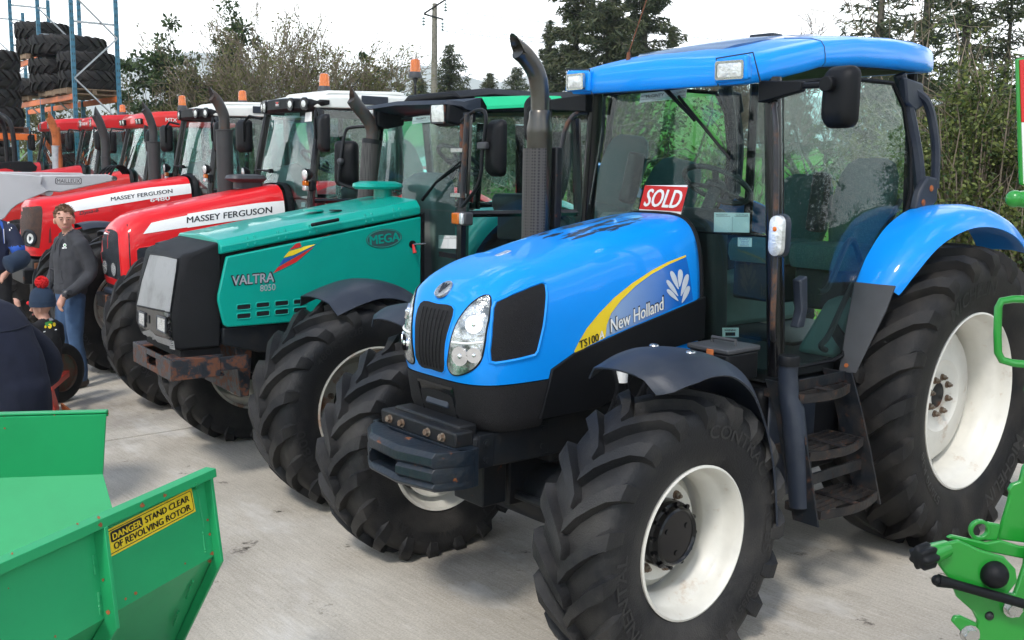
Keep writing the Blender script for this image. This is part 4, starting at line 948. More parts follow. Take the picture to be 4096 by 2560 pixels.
# windscreen in two panes and the quarter panes beside the hood
ws = [(XA+0.008, -yside(1.60)+0.02, 1.60), (XA+0.008, yside(1.60)-0.02, 1.60), (XA+0.022, yside(2.53)-0.02, 2.53), (XA+0.022, -yside(2.53)+0.02, 2.53)]
pane(P_, [(XA+0.030, -yside(1.815)+0.02, 1.815), (XA+0.030, yside(1.815)-0.02, 1.815), (XA-0.012, yside(2.56)-0.02, 2.56), (XA-0.012, -yside(2.56)+0.02, 2.56)], 12, 4, 0.045, (1, 0, 0), 'cab_glass', 'windscreen')
for s_ in (1, -1):
    pane(P_, [(XA+0.006, s_*0.20, 1.10), (XA+0.006, s_*(yside(1.12)-0.02), 1.12), (XA+0.008, s_*(yside(1.81)-0.02), 1.808), (XA+0.045, s_*0.20, 1.808)], 4, 4, 0.0, (1, 0, 0), 'cab_glass', 'quarter_glass')
MB().tube([(XA+0.010+0.045*(1-(y/0.64)**2), y, 1.812) for y in [0.64*(k/8-1) for k in range(17)]], 0.006, 6).build('screen_seam', 'plastic_black', P_)
# rear glass and rear pillars
pane(P_, [(-0.02, -0.58, 1.55), (-0.02, 0.58, 1.55), (0.03, 0.55, 2.66), (0.03, -0.55, 2.66)], 6, 2, 0.0, (1, 0, 0), 'cab_glass', 'rear_glass')
for s_ in (1, -1): MB().tube([(0.0, s_*0.58, 1.5), (0.04, s_*0.55, 2.70)], 0.03, 8).build('rear_post', 'plastic_black', P_)
# cab floor, console, interior
MB().box((0.75, 0, 1.10), (1.36, 1.26, 0.07)).build('cab_floor', 'interior_dark', P_, bev=0.01)
MB().loft([[Vector((x, y, z)) for y, z in ((-hw2, 1.12), (hw2, 1.12), (hw2*0.8, zt_), (-hw2*0.8, zt_))] for x, hw2, zt_ in ((1.42, 0.30, 1.86), (1.30, 0.28, 1.93), (1.18, 0.20, 1.92), (1.12, 0.13, 1.70))]).build('dash_console', 'interior_dark', P_, bev=0.03)
steering_wheel(P_, (1.08, 0.0, 2.05), 0.195, radians(-32))
seat(P_, 0.36, 0.33, 1.60, back_h=0.54, w_=0.42); seat(P_, 0.34, -0.12, 1.60, back_h=0.44, w_=0.44)
rc_ = MB()
for s_ in (1, -1): rc_.loft([[Vector((x, s_*y, 1.13)) for x, y in ((0.85, 0.40), (0.85, 0.68), (-0.30, 0.62), (-0.30, 0.35))], [Vector((x, s_*y, z)) for x, y, z in ((0.62, 0.44, 1.42), (0.66, 0.675, 1.45), (-0.30, 0.62, 1.55), (-0.30, 0.38, 1.52))]])
rc_.build('wheel_arch_trim', 'interior_teal' if 'interior_teal' in MATS else 'interior_grey', P_, bev=0.04)
MB().box((0.22, 0.10, 1.95), (0.10, 0.09, 0.36), Matrix.Rotation(radians(-8), 3, 'Y')).build('armrest_console', 'interior_dark', P_, bev=0.02)
lv = MB(); lv.tube(cr_spline([(0.95, 0.60, 1.50), (0.85, 0.60, 1.52), (0.70, 0.60, 1.74), (0.62, 0.60, 1.75), (0.52, 0.60, 1.60)], 5), 0.016, 8); lv.tube(cr_spline([(0.20, 0.62, 1.98), (0.42, 0.63, 1.76), (0.70, 0.65, 1.52), (0.92, 0.67, 1.28), (0.98, 0.66, 1.22), (0.93, 0.66, 1.19)], 5), 0.016, 8)
lv.build('inner_grab_rail', 'interior_dark', P_)
MB().prism([(1.36, 1.60), (1.30, 1.62), (1.28, 1.45), (1.30, 1.36), (1.36, 1.36), (1.34, 1.41), (1.33, 1.45)], 0.05, 'Y', 0.715).build('door_handle', 'plastic_navy', P_, bev=0.008)
# roof
secs = []
for x, hw2, zl, zt_ in ((1.665, 0.585, 2.555, 2.62), (1.655, 0.60, 2.54, 2.665), (1.60, 0.615, 2.54, 2.705), (1.45, 0.632, 2.568, 2.748), (1.25, 0.648, 2.615, 2.795), (1.10, 0.66, 2.655, 2.828), (0.80, 0.668, 2.685, 2.868), (0.40, 0.668, 2.70, 2.898), (0.10, 0.65, 2.705, 2.905), (-0.10, 0.60, 2.715, 2.900), (-0.24, 0.50, 2.73, 2.885), (-0.315, 0.36, 2.765, 2.862), (-0.33, 0.22, 2.79, 2.84)):
    sec = []
    ed = zl+(zt_-zl)*0.62
    for (fy, fz) in ((-0.90, 0.0), (-0.975, 0.02), (-1.0, 0.12), (-0.998, 0.34), (-0.985, 0.58), (-0.955, 0.74), (-0.87, 0.84), (-0.62, 0.93), (-0.3, 0.985), (0, 1.0)): sec.append(Vector((x, hw2*fy, zl+(zt_-zl)*fz)))
    sec += [Vector((v.x, -v.y, v.z)) for v in reversed(sec[:-1])]
    secs.append(sec)
roof = MB(); roof.loft(secs); roof = roof.build('roof', 'nh_blue', P_, ang=50)
MB().loft([[Vector((x, hw2*sy, zl-0.004)) for sy in (-1, -0.5, 0, 0.5, 1)]+[Vector((x, hw2*sy, zl+0.02)) for sy in (1, 0.5, 0, -0.5, -1)] for x, hw2, zl in ((1.58, 0.53, 2.545), (1.10, 0.59, 2.655), (0.40, 0.60, 2.70), (0.05, 0.57, 2.71), (-0.20, 0.46, 2.735))]).build('roof_lining', 'plastic_black', P_)
hb2 = MB(); hb2.loft([[Vector((x, y*hw2, z)) for y, z in ((-1, zz-0.03), (-0.9, zz), (0, zz+0.012), (0.9, zz), (1, zz-0.03))] for x, hw2, zz in ((1.50, 0.30, 2.72), (1.40, 0.36, 2.762), (1.0, 0.40, 2.845), (0.72, 0.40, 2.878), (0.66, 0.38, 2.865))], closed=False, caps=False).build('roof_hatch', 'roof_glass' if 'roof_glass' in MATS else 'gloss_black', P_)
MB().box((0.70, 0.0, 2.892), (0.10, 0.16, 0.03)).build('hatch_handle', 'plastic_navy', P_, bev=0.006)
for s_ in (1, -1):
    lb_ = MB(); lb_.loft([[Vector((x, s_*y, z)) for y, z in ((0.43, zz-0.055), (0.625, zz-0.045), (0.615, zz+0.07), (0.43, zz+0.06))] for x, zz in ((1.64, 2.605), (1.685, 2.60))]); lb_ = lb_.build('lamp_pod', 'nh_blue', roof, bev=0.012)
    work_lamp(P_, (1.697, s_*0.53, 2.603), (1, 0.12*s_, -0.06), 0.155, 0.088, 0.03, 'steel', 'roof_lamp')
for s_ in (1, -1):
    MB().tube([Vector((1.103, s_*0.66*fy+s_*0.001, 2.655+0.173*fz)) for fy, fz in ((0.975, 0.02), (1.0, 0.12), (0.998, 0.34), (0.985, 0.58), (0.955, 0.74), (0.87, 0.84), (0.62, 0.93))], 0.0022, 5).build('roof_seam', 'plastic_navy', roof)
    MB().tube([(1.655, s_*0.435, 2.535), (1.68, s_*0.435, 2.665), (1.66, s_*0.635, 2.68), (1.60, s_*0.640, 2.55)], 0.004, 5).build('pod_seam', 'plastic_navy', roof)
an = MB(); an.tube([(1.52, -0.30, 2.70), (1.515, -0.30, 2.76)], [0.014, 0.010], 8); an.tube([(1.515, -0.30, 2.76), (1.42, -0.22, 3.16)], 0.0032, 6)
an.build('aerial', 'rusty_steel', P_)
# wiper
def WX(u, v, x): p = A.on(z8(u, v), 0, x); return Vector(p)
wp = MB(); wp.tube([WX(590, 355, 1.54), WX(760, 530, 1.515), WX(800, 580, 1.51)], [0.013, 0.010, 0.007], 6); wp.tube([WX(700, 430, 1.512), WX(1015, 812, 1.505)], 0.008, 6)
wp.build('wiper', 'plastic_black', P_)
# mirrors
mirror(P_, (1.50, 1.01, 2.468), 0.172, 0.272, radians(-8), None)
ma = MB(); ma.hexa([Vector(p_) for p_ in ((1.50, 0.60, 2.455), (1.56, 0.60, 2.455), (1.56, 0.84, 2.50), (1.52, 0.84, 2.50), (1.50, 0.60, 2.56), (1.56, 0.60, 2.56), (1.56, 0.84, 2.545), (1.52, 0.84, 2.545))]); ma.tube([(1.54, 0.82, 2.523), (1.56, 1.0, 2.523)], 0.015, 8); ma.tube([(1.545, 0.985, 2.523), (1.59, 0.985, 2.523)], 0.036, 14)
ma.build('mirror_arm', 'plastic_black', P_, bev=0.006)
mirror(P_, (1.50, -1.06, 2.42), 0.18, 0.28, radians(8), None)
ma = MB(); ma.hexa([Vector(p_) for p_ in ((1.49, -0.92, 2.47), (1.54, -0.92, 2.47), (1.54, -0.60, 2.45), (1.48, -0.60, 2.45), (1.49, -0.92, 2.53), (1.54, -0.92, 2.53), (1.54, -0.60, 2.55), (1.48, -0.60, 2.55))]); ma.tube([(1.52, -0.90, 2.50), (1.53, -1.05, 2.46)], 0.014, 8); ma.tube([(1.54, -1.02, 2.47), (1.60, -1.02, 2.47)], 0.03, 12)
ma.build('mirror_arm', 'plastic_black', P_, bev=0.006)
# grab rails with side lamps
for s_ in (1, -1):
    MB().tube(cr_spline([(1.47, s_*0.64, 2.45), (1.55, s_*0.69, 2.43), (1.585, s_*0.735, 2.30), (1.585, s_*0.755, 2.0), (1.585, s_*0.77, 1.6), (1.575, s_*0.765, 1.42), (1.53, s_*0.74, 1.33), (1.46, s_*0.70, 1.30)], 6), 0.014, 8).build('grab_rail', 'rail_rusty' if 'rail_rusty' in MATS else 'metal_black_rusty', P_)
    o = rrect(0.085, 0.205, 0.04, 4)
    lh = MB(); lh.loft([[Vector((1.565, s_*0.80+y*0.8, 1.83+z*0.9)) for y, z in o], [Vector((1.58, s_*0.80+y, 1.83+z)) for y, z in o], [Vector((1.615, s_*0.80+y, 1.83+z)) for y, z in o]]); lh = lh.build('side_lamp', 'plastic_navy', P_, ang=50)
    ll = MB(); ll.loft([[Vector((1.614, s_*0.80+y*0.92, 1.83+z*0.95)) for y, z in o], [Vector((1.640, s_*0.80+y*0.86, 1.83+z*0.92)) for y, z in o], [Vector((1.648, s_*0.80+y*0.5, 1.83+z*0.7)) for y, z in o]]); ll = ll.build('lens', 'clear_lens', lh, ang=50)
    MB().ball((1.643, s_*0.80, 1.862), 0.018, 10, 6, (0.4, 1, 1)).build('bulb', 'orange_lens', ll)
# rear mudguards: blue shell over dark plastic foot
for s_ in (1, -1):
    P = cr_spline([(0.735, 0, 1.535), (0.63, 0, 1.69), (0.45, 0, 1.845), (0.20, 0, 1.940), (-0.08, 0, 1.955), (-0.34, 0, 1.90), (-0.55, 0, 1.79), (-0.68, 0, 1.68)], 6); k = len(P); G = []
    for i, p in enumerate(P):
        d = (P[min(i+1,k-1)]-P[max(i-1,0)]).normalized(); nr = Vector((d.z, 0, -d.x)); nr = nr if nr.dot(Vector((p.x, 0, p.z-0.85))) > 0 else -nr
        t = i/(k-1); wo = interp([(0, 0.91), (0.12, 0.955), (0.4, 1.02), (0.7, 1.07), (1, 1.08)], t); row = []
        for (fy, dn) in ((0, -0.010), (0.25, 0.004), (0.5, 0.008), (0.72, -0.008), (0.86, -0.04), (0.95, -0.085), (1.0, -0.13)):
            row.append(Vector((p.x, s_*(0.685+(wo-0.685)*fy), p.z))+nr*dn*(0.6+0.5*t))
        G.append(row)
    MB().sheet(G, 0.008 if s_ < 0 else -0.008).build('rear_mudguard', 'nh_blue', P_, ang=50)
    G = []
    for (x, z, y0, y1) in ((0.730, 1.545, 0.685, 0.915), (0.775, 1.42, 0.70, 0.90), (0.83, 1.25, 0.71, 0.855), (0.865, 1.08, 0.715, 0.80)): G.append([Vector((x, s_*y0, z)), Vector((x+0.004, s_*(y0+(y1-y0)*0.5), z)), Vector((x-0.015, s_*y1, z))])
    q = MB().sheet(G, 0.012 if s_ < 0 else -0.012).build('mudguard_foot', 'plastic_grey', P_, ang=50)
    bo = MB(); hexbolt(bo, (0.868, s_*0.755, 1.115), (1, 0, 0.1), 0.012); bo.build('foot_bolt', 'rusty_orange', q)
# exhaust on the right: shield, collar, stack
ex = (2.005, -0.47)
exs = MB(); exs.lathe([(0.066, 1.30), (0.068, 2.30), (0.070, 2.31), (0.070, 2.34), (0.060, 2.385), (0.058, 2.42), (0.052, 2.43)], 24, 'Z', (ex[0], ex[1], 0)); sil = exs.build('silencer', 'exhaust_steel', P_)
MB().sheet([[Vector((ex[0]+0.088*cos(a), ex[1]+0.088*sin(a), z)) for z in (1.5, 2.23)] for a in [radians(-75+150*k/12) for k in range(13)]], 0.003).build('perforated_guard', 'silencer_mesh', sil)
MB().box((1.90, -0.50, 1.96), (0.05, 0.16, 0.56)).build('heat_shield', 'metal_black', P_, bev=0.01)
exhaust(P_, cr_spline([(ex[0], ex[1], 2.40), (ex[0]+0.005, ex[1], 2.53), (ex[0]+0.03, ex[1]-0.004, 2.625), (ex[0]+0.095, ex[1]-0.01, 2.70), (ex[0]+0.15, ex[1]-0.015, 2.735)], 5), 0.050, 'exhaust_steel' if 'exhaust_steel' in MATS else 'steel', 'exhaust_pipe')
# SOLD card and stickers
sp0 = Vector((1.520, -0.175, 1.885)); 
def card(name, o, ux, vy, w_, h_, m_, parent, t=0.004):
    o, ux, vy = Vector(o), Vector(ux).normalized(), Vector(vy).normalized(); n = ux.cross(vy).normalized(); vy = n.cross(ux)
    b = MB(); b.hexa([o-n*t, o+ux*w_-n*t, o+ux*w_+vy*h_-n*t, o+vy*h_-n*t, o, o+ux*w_, o+ux*w_+vy*h_, o+vy*h_]); ob = b.build(name, m_, parent); return ob, plane_map(o, ux, vy)
q = [WX(*p_, 1.522) for p_ in ((457, 1142), (712, 1160), (755, 968), (500, 970))]; off = Vector((0.003, 0, 0)); sc = MB().hexa([p_-off for p_ in q]+q).build('sold_card', 'sticker_white')
mp_ = (lambda q: (lambda u, v: (q[0]+(q[1]-q[0])*(u/0.25)+(q[3]-q[0])*(v/0.185), Vector((1, 0, 0)))))(q)
tag(sc, 'red and white SOLD card leaning on the blue tractor windscreen', 'sign')
flat_poly('red_field', [(0.0, 0.032), (0.250, 0.032), (0.250, 0.185), (0.0, 0.185)], mp_, 'ink_red', sc, 0.0012)
text_obj('lettering', 'SOLD', lambda u, v: mp_(u+0.022, v+0.052), 0.205, 0.112, 'sticker_white', sc, 0.045, slant=0.08, lift=0.0024)
text_obj('lettering', 'McGINTY', lambda u, v: mp_(u+0.055, v+0.006), 0.14, 0.020, 'ink_blue', sc, 0.03, lift=0.002)
def decal_card(px0, px1, px2, px3, x, name='sticker', m_='sticker_white', zoom=z8):
    q = [WX(*p_, x) if zoom is z8 else Vector(A.on(zoom(*p_), 0, x)) for p_ in (px0, px1, px2, px3)]     # bl, br, tr, tl
    b = MB(); off = Vector((0.0015, 0, 0)); b.hexa([p_-off for p_ in q]+[p_ for p_ in q]); ob = b.build(name, m_, P_)
    u_ = (q[1]-q[0]); v_ = (q[3]-q[0]); n = u_.cross(v_).normalized()
    return ob, (lambda u, v: (q[0]+u_*u+v_*v, n))
mat('sticker_pale', (0.62, 0.75, 0.72), 0.4)
ob, mp_ = decal_card((465, 470), (745, 440), (753, 384), (474, 415), 1.487, m_='sticker_pale')
text_obj('lettering', 'McGINTY', lambda u, v: mp_(u+0.14, v+0.42), 0.38, 0.34, 'ink_black', ob, 0.02, lift=0.001); text_obj('lettering', 'Tractors Ltd', lambda u, v: mp_(u+0.54, v+0.44), 0.28, 0.30, 'ink_black', ob, 0.01, lift=0.001, slant=0.15)
text_obj('lettering', 'CLAR ROAD, DONEGAL TOWN, CO. DONEGAL', lambda u, v: mp_(u+0.03, v+0.24), 0.66, 0.12, 'ink_black', ob, 0.01, lift=0.001); text_obj('lettering', 'Tel. 074 9723645', lambda u, v: mp_(u+0.71, v+0.24), 0.26, 0.12, 'ink_black', ob, 0.01, lift=0.001); text_obj('lettering', 'www.mcgintytractors.com', lambda u, v: mp_(u+0.28, v+0.06), 0.44, 0.13, 'ink_black', ob, 0.01, lift=0.001)
for uu in (0.02, 0.84): text_obj('lettering', 'VALTRA', lambda u, v: mp_(u+uu, v+0.58), 0.13, 0.20, 'ink_black', ob, 0.01, lift=0.001)
ob, mp_ = decal_card((915, 1252), (1130, 1256), (1132, 1137), (917, 1133), 1.462)
text_obj('lettering', 'McGINTY', lambda u, v: mp_(u+0.06, v+0.83), 0.33, 0.09, 'ink_black', ob, 0.01, lift=0.001); text_obj('lettering', 'Tel: 074 9723645', lambda u, v: mp_(u+0.62, v+0.83), 0.34, 0.07, 'ink_black', ob, 0.01, lift=0.001)
for u0, u1 in ((0.06, 0.46), (0.58, 0.97)): flat_poly('rule', [(u0, 0.785), (u1, 0.785), (u1, 0.80), (u0, 0.80)], mp_, 'ink_black', ob, 0.001)
flat_poly('rule', [(0.525, 0.02), (0.535, 0.02), (0.535, 0.78), (0.525, 0.78)], mp_, 'ink_grey', ob, 0.001)
ob, mp_ = decal_card((1060, 1340), (1144, 1342), (1145, 1288), (1060, 1285), 1.462)
text_obj('lettering', 'McGINTY', lambda u, v: mp_(u+0.1, v+0.74), 0.8, 0.2, 'ink_blue', ob, 0.01, lift=0.001); text_obj('lettering', 'Tractors Ltd', lambda u, v: mp_(u+0.18, v+0.52), 0.6, 0.16, 'ink_blue', ob, 0.0, lift=0.001, slant=0.2); text_obj('lettering', 'CLAR ROAD', lambda u, v: mp_(u+0.25, v+0.36), 0.5, 0.1, 'ink_blue', ob, 0.0, lift=0.001); text_obj('lettering', 'DONEGAL TOWN', lambda u, v: mp_(u+0.2, v+0.2), 0.6, 0.1, 'ink_blue', ob, 0.0, lift=0.001); text_obj('lettering', '074 9723645', lambda u, v: mp_(u+0.2, v+0.05), 0.6, 0.1, 'ink_black', ob, 0.01, lift=0.001)
ob, mp_ = decal_card((1706, 796), (1745, 796), (1745, 774), (1706, 774), 1.462, zoom=zf)
text_obj('lettering', 'WARNING', lambda u, v: mp_(u+0.15, v+0.62), 0.7, 0.2, 'ink_black', ob, 0.02, lift=0.001); flat_poly('print_block', [(0.2, 0.12), (0.8, 0.12), (0.8, 0.5), (0.2, 0.5)], mp_, 'ink_black', ob, 0.001)
# ------------------------------------------------------------------ teal tractor
mat('mask_black', (0.006, 0.0065, 0.008), 0.55, spec=0.25, bump=0.5, bscale=350, noise=0.2)
mat('grille_silver', (0.36, 0.36, 0.36), 0.45, metal=0.5, noise=0, col2=(0.22, 0.22, 0.21), nscale=4, bump=0.5, bscale=300)
VF = Frame(-0.529, -2.590, -4.1)
V = tag(empty('tractor', (-0.529, -2.590, 0), radians(-4.1)), 'teal green tractor with a silver grille and a rusty front bumper', 'tractor', 'tractors parked in a row'); P_ = V
for s_ in (1, -1):
    wheel(P_, 2.75, s_*0.95, 0.622, s_, 0.685, 0.49, 0.385, 'front', 0.0, 18, 0.045, 'rubber_blue', 'rim_grey', letters=[('480/65 R28', 0.50, 0.045, -0.55, 1, 1.2), ('TM800', 0.50, 0.06, -2.0, 1, 1.3)] if s_ > 0 else [('TRELLEBORG', 0.49, 0.05, 2.2, 1, 1.1)], deep=-0.06)
    wheel(P_, 0, s_*0.92, 0.86, s_, 0.90, 0.56, 0.508, 'rear', 0, 20, 0.05, 'rubber', 'rim_grey', deep=-0.08)
# front mask
mk = MB(); oy = 0.372; iy = 0.348
prof_m = [(3.735, 0.958), (3.770, 1.06), (3.768, 1.17), (3.735, 1.36), (3.688, 1.535), (3.665, 1.558), (3.43, 1.632), (3.43, 1.30), (3.45, 0.955)]
def ring(y, sc): return [Vector((3.43+(x-3.43)*sc if x > 3.5 else x, y, z)) for x, z in prof_m]
mk.loft([ring(-oy-0.01, 0.80), ring(-oy+0.01, 0.93), ring(-iy, 1.0), ring(iy, 1.0), ring(oy-0.01, 0.93), ring(oy+0.01, 0.80)])
mask = mk.build('front_mask', 'mask_black', P_, ang=30, bev=0.015)
mb_ = bvh_of(mask); M5 = cam_map(mb_, VF, z5)
gp = [(148, 240), (230, 250), (308, 268), (285, 420), (263, 575), (170, 556), (72, 535), (100, 400)]
flat_poly('grille', gp, M5, 'grille_silver', mask, 0.006, 26); outline_tube(gp, M5, 0.006, 'grille_edge', 'plastic_black', mask, 0.003, 30)
lpn = flat_poly('lamp_panel', [(73, 541), (264, 582), (275, 738), (180, 700), (90, 655)], M5, 'gloss_black', mask, 0.006, 26)
for (a, b_, c, d) in ((88, 568, 124, 656), (194, 595, 244, 695)):
    po = [(a, b_), (c, b_+14), (c, d), (a, d-22)]
    hl = flat_poly('headlamp', po, M5, 'clear_lens', lpn, 0.012, 30); outline_tube(po, M5, 0.006, 'headlamp_edge', 'plastic_grey', hl, 0.011, 30)
flat_poly('badge', [(134, 590), (148, 594), (149, 640), (135, 636)], M5, 'metal_black', lpn, 0.010)
flat_poly('lower_lip', [(104, 684), (150, 672), (180, 705), (283, 738), (290, 790), (180, 752), (118, 716)], M5, 'grille_silver', mask, 0.006, 26)
# bonnet: ribbed top and side panel
tb_ = MB(); secs = []
for x, zt_, zs_ in ((3.45, 1.645, 1.553), (3.0, 1.725, 1.627), (2.5, 1.808, 1.705), (1.985, 1.893, 1.785)):
    secs.append([Vector((x, y, z)) for y, z in ((-0.405, zs_), (-0.425, zs_+0.006), (-0.425, zs_+0.055), (-0.372, zt_-0.004), (-0.33, zt_), (0, zt_+0.014), (0.33, zt_), (0.372, zt_-0.004), (0.425, zs_+0.055), (0.425, zs_+0.006), (0.405, zs_))])
tb_.loft(secs); bon = tb_.build('bonnet_top', 'valtra_green', P_, ang=25, bev=0.008)
for k, x in enumerate((3.27, 3.06, 2.84, 2.64, 2.42, 2.20)):
    if k == 3: continue
    for dx in (0, 0.05):
        xx = x-dx; zs_ = interp([(1.985, 1.785), (2.5, 1.705), (3.0, 1.627), (3.45, 1.553)], xx); MB().beam((xx, 0.426, zs_+0.018), (xx, 0.405, zs_+0.078), 0.014, 0.012, (0, 1, 0.6)).build('bonnet_rib', 'valtra_green', bon, bev=0.004)
hd = MB(); zz = 1.745; hd.tube([(2.83, 0.435, zz-0.015), (2.82, 0.46, zz-0.01), (2.65, 0.46, zz+0.018), (2.64, 0.435, zz+0.018)], 0.012, 8); hd.build('bonnet_handle', 'plastic_black', bon)
MB().lathe([(0, 0), (0.07, 0), (0.068, 0.012), (0, 0.014)], 22, 'Z', (2.66, 0.10, 1.805)).build('filler_cap', 'valtra_green', bon)
MB().lathe([(0, 0), (0.045, 0), (0.043, 0.006), (0, 0.006)], 18, 'Z', (2.55, 0.22, 1.812)).build('filler_hole', 'plastic_black', bon)
MB().prism([(3.415, 1.540), (3.475, 1.300), (3.478, 1.26), (3.445, 1.105), (3.42, 1.088), (2.0, 1.088), (1.985, 1.10), (1.985, 1.772)], -0.03, 'Y', 0.432).build('side_panel', 'valtra_green', P_, bev=0.014, seg=3)
sp = [o for o in P_.children if o.name.startswith('side_panel')][0]
MB().prism([(3.415, 1.540), (3.475, 1.300), (3.445, 1.105), (2.0, 1.088), (1.985, 1.772)], 0.03, 'Y', -0.432).build('side_panel', 'valtra_green', P_, bev=0.014)
MB().box((2.72, 0, 1.33), (1.42, 0.76, 0.50)).build('engine_cover', 'plastic_black', P_)
S5 = cam_map(bvh_of(sp), VF, z5)
for (u0, u1, v0, v1) in ((643, 725, 528, 560), (755, 833, 517, 547), (863, 942, 507, 538), (970, 1047, 498, 528), (643, 725, 580, 612), (755, 833, 566, 598), (863, 942, 556, 588), (970, 1047, 546, 577)):
    po = [(x, y-(x-(u0+u1)/2)*0.09) for x, y in rpoly(u0, v0, u1, v1, 9)]; sl = flat_poly('louvre', po, S5, 'ink_black', sp, 0.002); outline_tube(po, S5, 0.0045, 'louvre_edge', 'valtra_green', sp, 0.001, 40)
px_text('VALTRA', S5, (612, 425), (862, 402), (612, 362), 'ink_black', sp, 0.085, 0.0025); px_text('VALTRA', S5, (618, 420), (857, 398), (618, 367), 'ink_grey', sp, 0.03, 0.004); px_text('8050', S5, (778, 455), (866, 447), (778, 418), 'ink_grey', sp, 0.012, 0.003)
for c_, po in (('ink_red', [(1190, 124), (985, 178), (945, 215), (1000, 202)]), ('ink_yellow', [(1178, 130), (1010, 205), (945, 222), (912, 260), (970, 245), (1085, 190)]), ('ink_blue', [(1160, 142), (1080, 196), (970, 250), (910, 268), (882, 310), (960, 265), (1075, 203)]), ('ink_red', [(1090, 196), (950, 275), (880, 315), (852, 350), (905, 325), (985, 285)])): flat_poly('decal_stripe', po, S5, c_, sp, 0.003)
mat('mega_grey', (0.035, 0.075, 0.075), 0.35, coat=0.5)
flat_poly('mega_oval', ellipse(1491, 150, 104, 55, 32, -0.13), S5, 'mega_grey', sp, 0.002); outline_tube(ellipse(1491, 150, 98, 49, 32, -0.13), S5, 0.0022, 'mega_ring', 'valtra_green', sp, 0.003, 40)
px_text('MEGA', S5, (1412, 187), (1582, 163), (1408, 136), 'valtra_green', sp, 0.05, 0.004)
ky = MB(); p, n_ = S5(1655, 183); ky.disc(p, 0.028, n_, 14, 0.006); ky.build('switch', 'plastic_black', sp); MB().tube([p+n_*0.01, p+n_*0.035+Vector((0.0, 0, -0.06))], [0.007, 0.014], 8).build('battery_key', 'ink_red', sp); MB().tube([p+n_*0.012, p+n_*0.03+Vector((-0.09, 0, 0.004))], 0.006, 8).build('key_lever', 'steel', sp)
MB().prism([(1.985, 1.10), (1.985, 1.79), (1.955, 1.80), (1.955, 1.10)], -0.86, 'Y', 0.43).build('bonnet_seal', 'plastic_black', P_)
# air intake cap
it = MB(); it.lathe([(0.0, 1.87), (0.068, 1.87), (0.066, 1.965), (0, 1.97)], 20, 'Z', (2.03, -0.05, 0)); o = rrect(0.38, 0.24, 0.10, 5)
it.loft([[Vector((2.07+x*0.9, -0.05+y*0.9, 1.955)) for x, y in o], [Vector((2.07+x, -0.05+y, 1.972)) for x, y in o], [Vector((2.07+x*0.97, -0.05+y*0.95, 1.995)) for x, y in o], [Vector((2.07+x*0.7, -0.05+y*0.65, 2.012)) for x, y in o]]); it.build('air_intake', 'valtra_green', P_, ang=40)
# exhaust
ex_ = cr_spline([(1.99, -0.45, 1.55), (1.98, -0.45, 1.9), (1.90, -0.45, 2.32)], 4); MB().tube([(1.955, -0.45, 1.80), (1.905, -0.45, 2.30)], 0.072, 18).build('silencer', 'silencer_mesh', P_); MB().tube([(1.907, -0.45, 2.29), (1.902, -0.45, 2.325)], 0.075, 18).build('silencer_collar', 'metal_black', P_)
exhaust(P_, cr_spline([(1.905, -0.45, 2.30), (1.895, -0.45, 2.38), (1.93, -0.45, 2.47), (2.03, -0.45, 2.58), (2.07, -0.45, 2.63)], 5), [0.05]*20+[0.045], 'exhaust_dark')
# bumper
bf = MB(); y0 = 0.405
for (a, b_) in ((-y0, -0.10), (0.10, y0)): bf.box((3.772, (a+b_)/2, 0.835), (0.016, abs(b_-a), 0.135))
bf.box((3.771, 0, 0.884), (0.016, 0.202, 0.035)); bf.box((3.771, 0, 0.786), (0.016, 0.202, 0.035))
for s_ in (1, -1): bf.box((3.62, s_*y0, 0.838), (0.31, 0.016, 0.13)); bf.box((3.38, s_*(y0-0.004), 0.85), (0.20, 0.014, 0.09))
bf.box((3.60, 0, 0.776), (0.33, 0.79, 0.014)); bf.box((3.60, -0.30, 0.90), (0.32, 0.18, 0.012)); bf.box((3.60, 0.30, 0.90), (0.32, 0.18, 0.012))
bmp = bf.build('front_bumper', 'bumper_rust', P_, bev=0.003)
MB().hexa([Vector(p_) for p_ in ((3.25, -0.34, 0.60), (3.31, -0.34, 0.60), (3.31, 0.34, 0.60), (3.25, 0.34, 0.60), (3.22, -0.34, 0.96), (3.34, -0.34, 0.96), (3.34, 0.34, 0.96), (3.22, 0.34, 0.96))]).build('bumper_bracket', 'bumper_rust', bmp, bev=0.006)
MB().box((3.57, 0, 0.925), (0.26, 0.70, 0.05)).build('radiator_base', 'mesh_black', P_)
MB().prism([(3.44, 0.97), (3.44, 1.08), (2.7, 1.085), (2.55, 1.0), (2.55, 0.86), (3.2, 0.90)], -0.80, 'Y', 0.40).build('frame_rail', 'chassis', P_, bev=0.01)
chassis_parts(P_, 2.75, 0.622, 0.95, 3.4, 1.6)
for s_ in (1, -1):
    g_ = mud_plate(P_, [(3.05, 1.285), (2.88, 1.345), (2.72, 1.375), (2.55, 1.345), (2.42, 1.26), (2.32, 1.14), (2.22, 0.98)], s_*0.68, s_*1.20, lip=0.06, crown=0.03); MB().tube([(2.72, s_*0.60, 0.75), (2.70, s_*0.66, 1.1), (2.72, s_*0.90, 1.36)], 0.025, 8).build('mudguard_bracket', 'metal_black', g_)
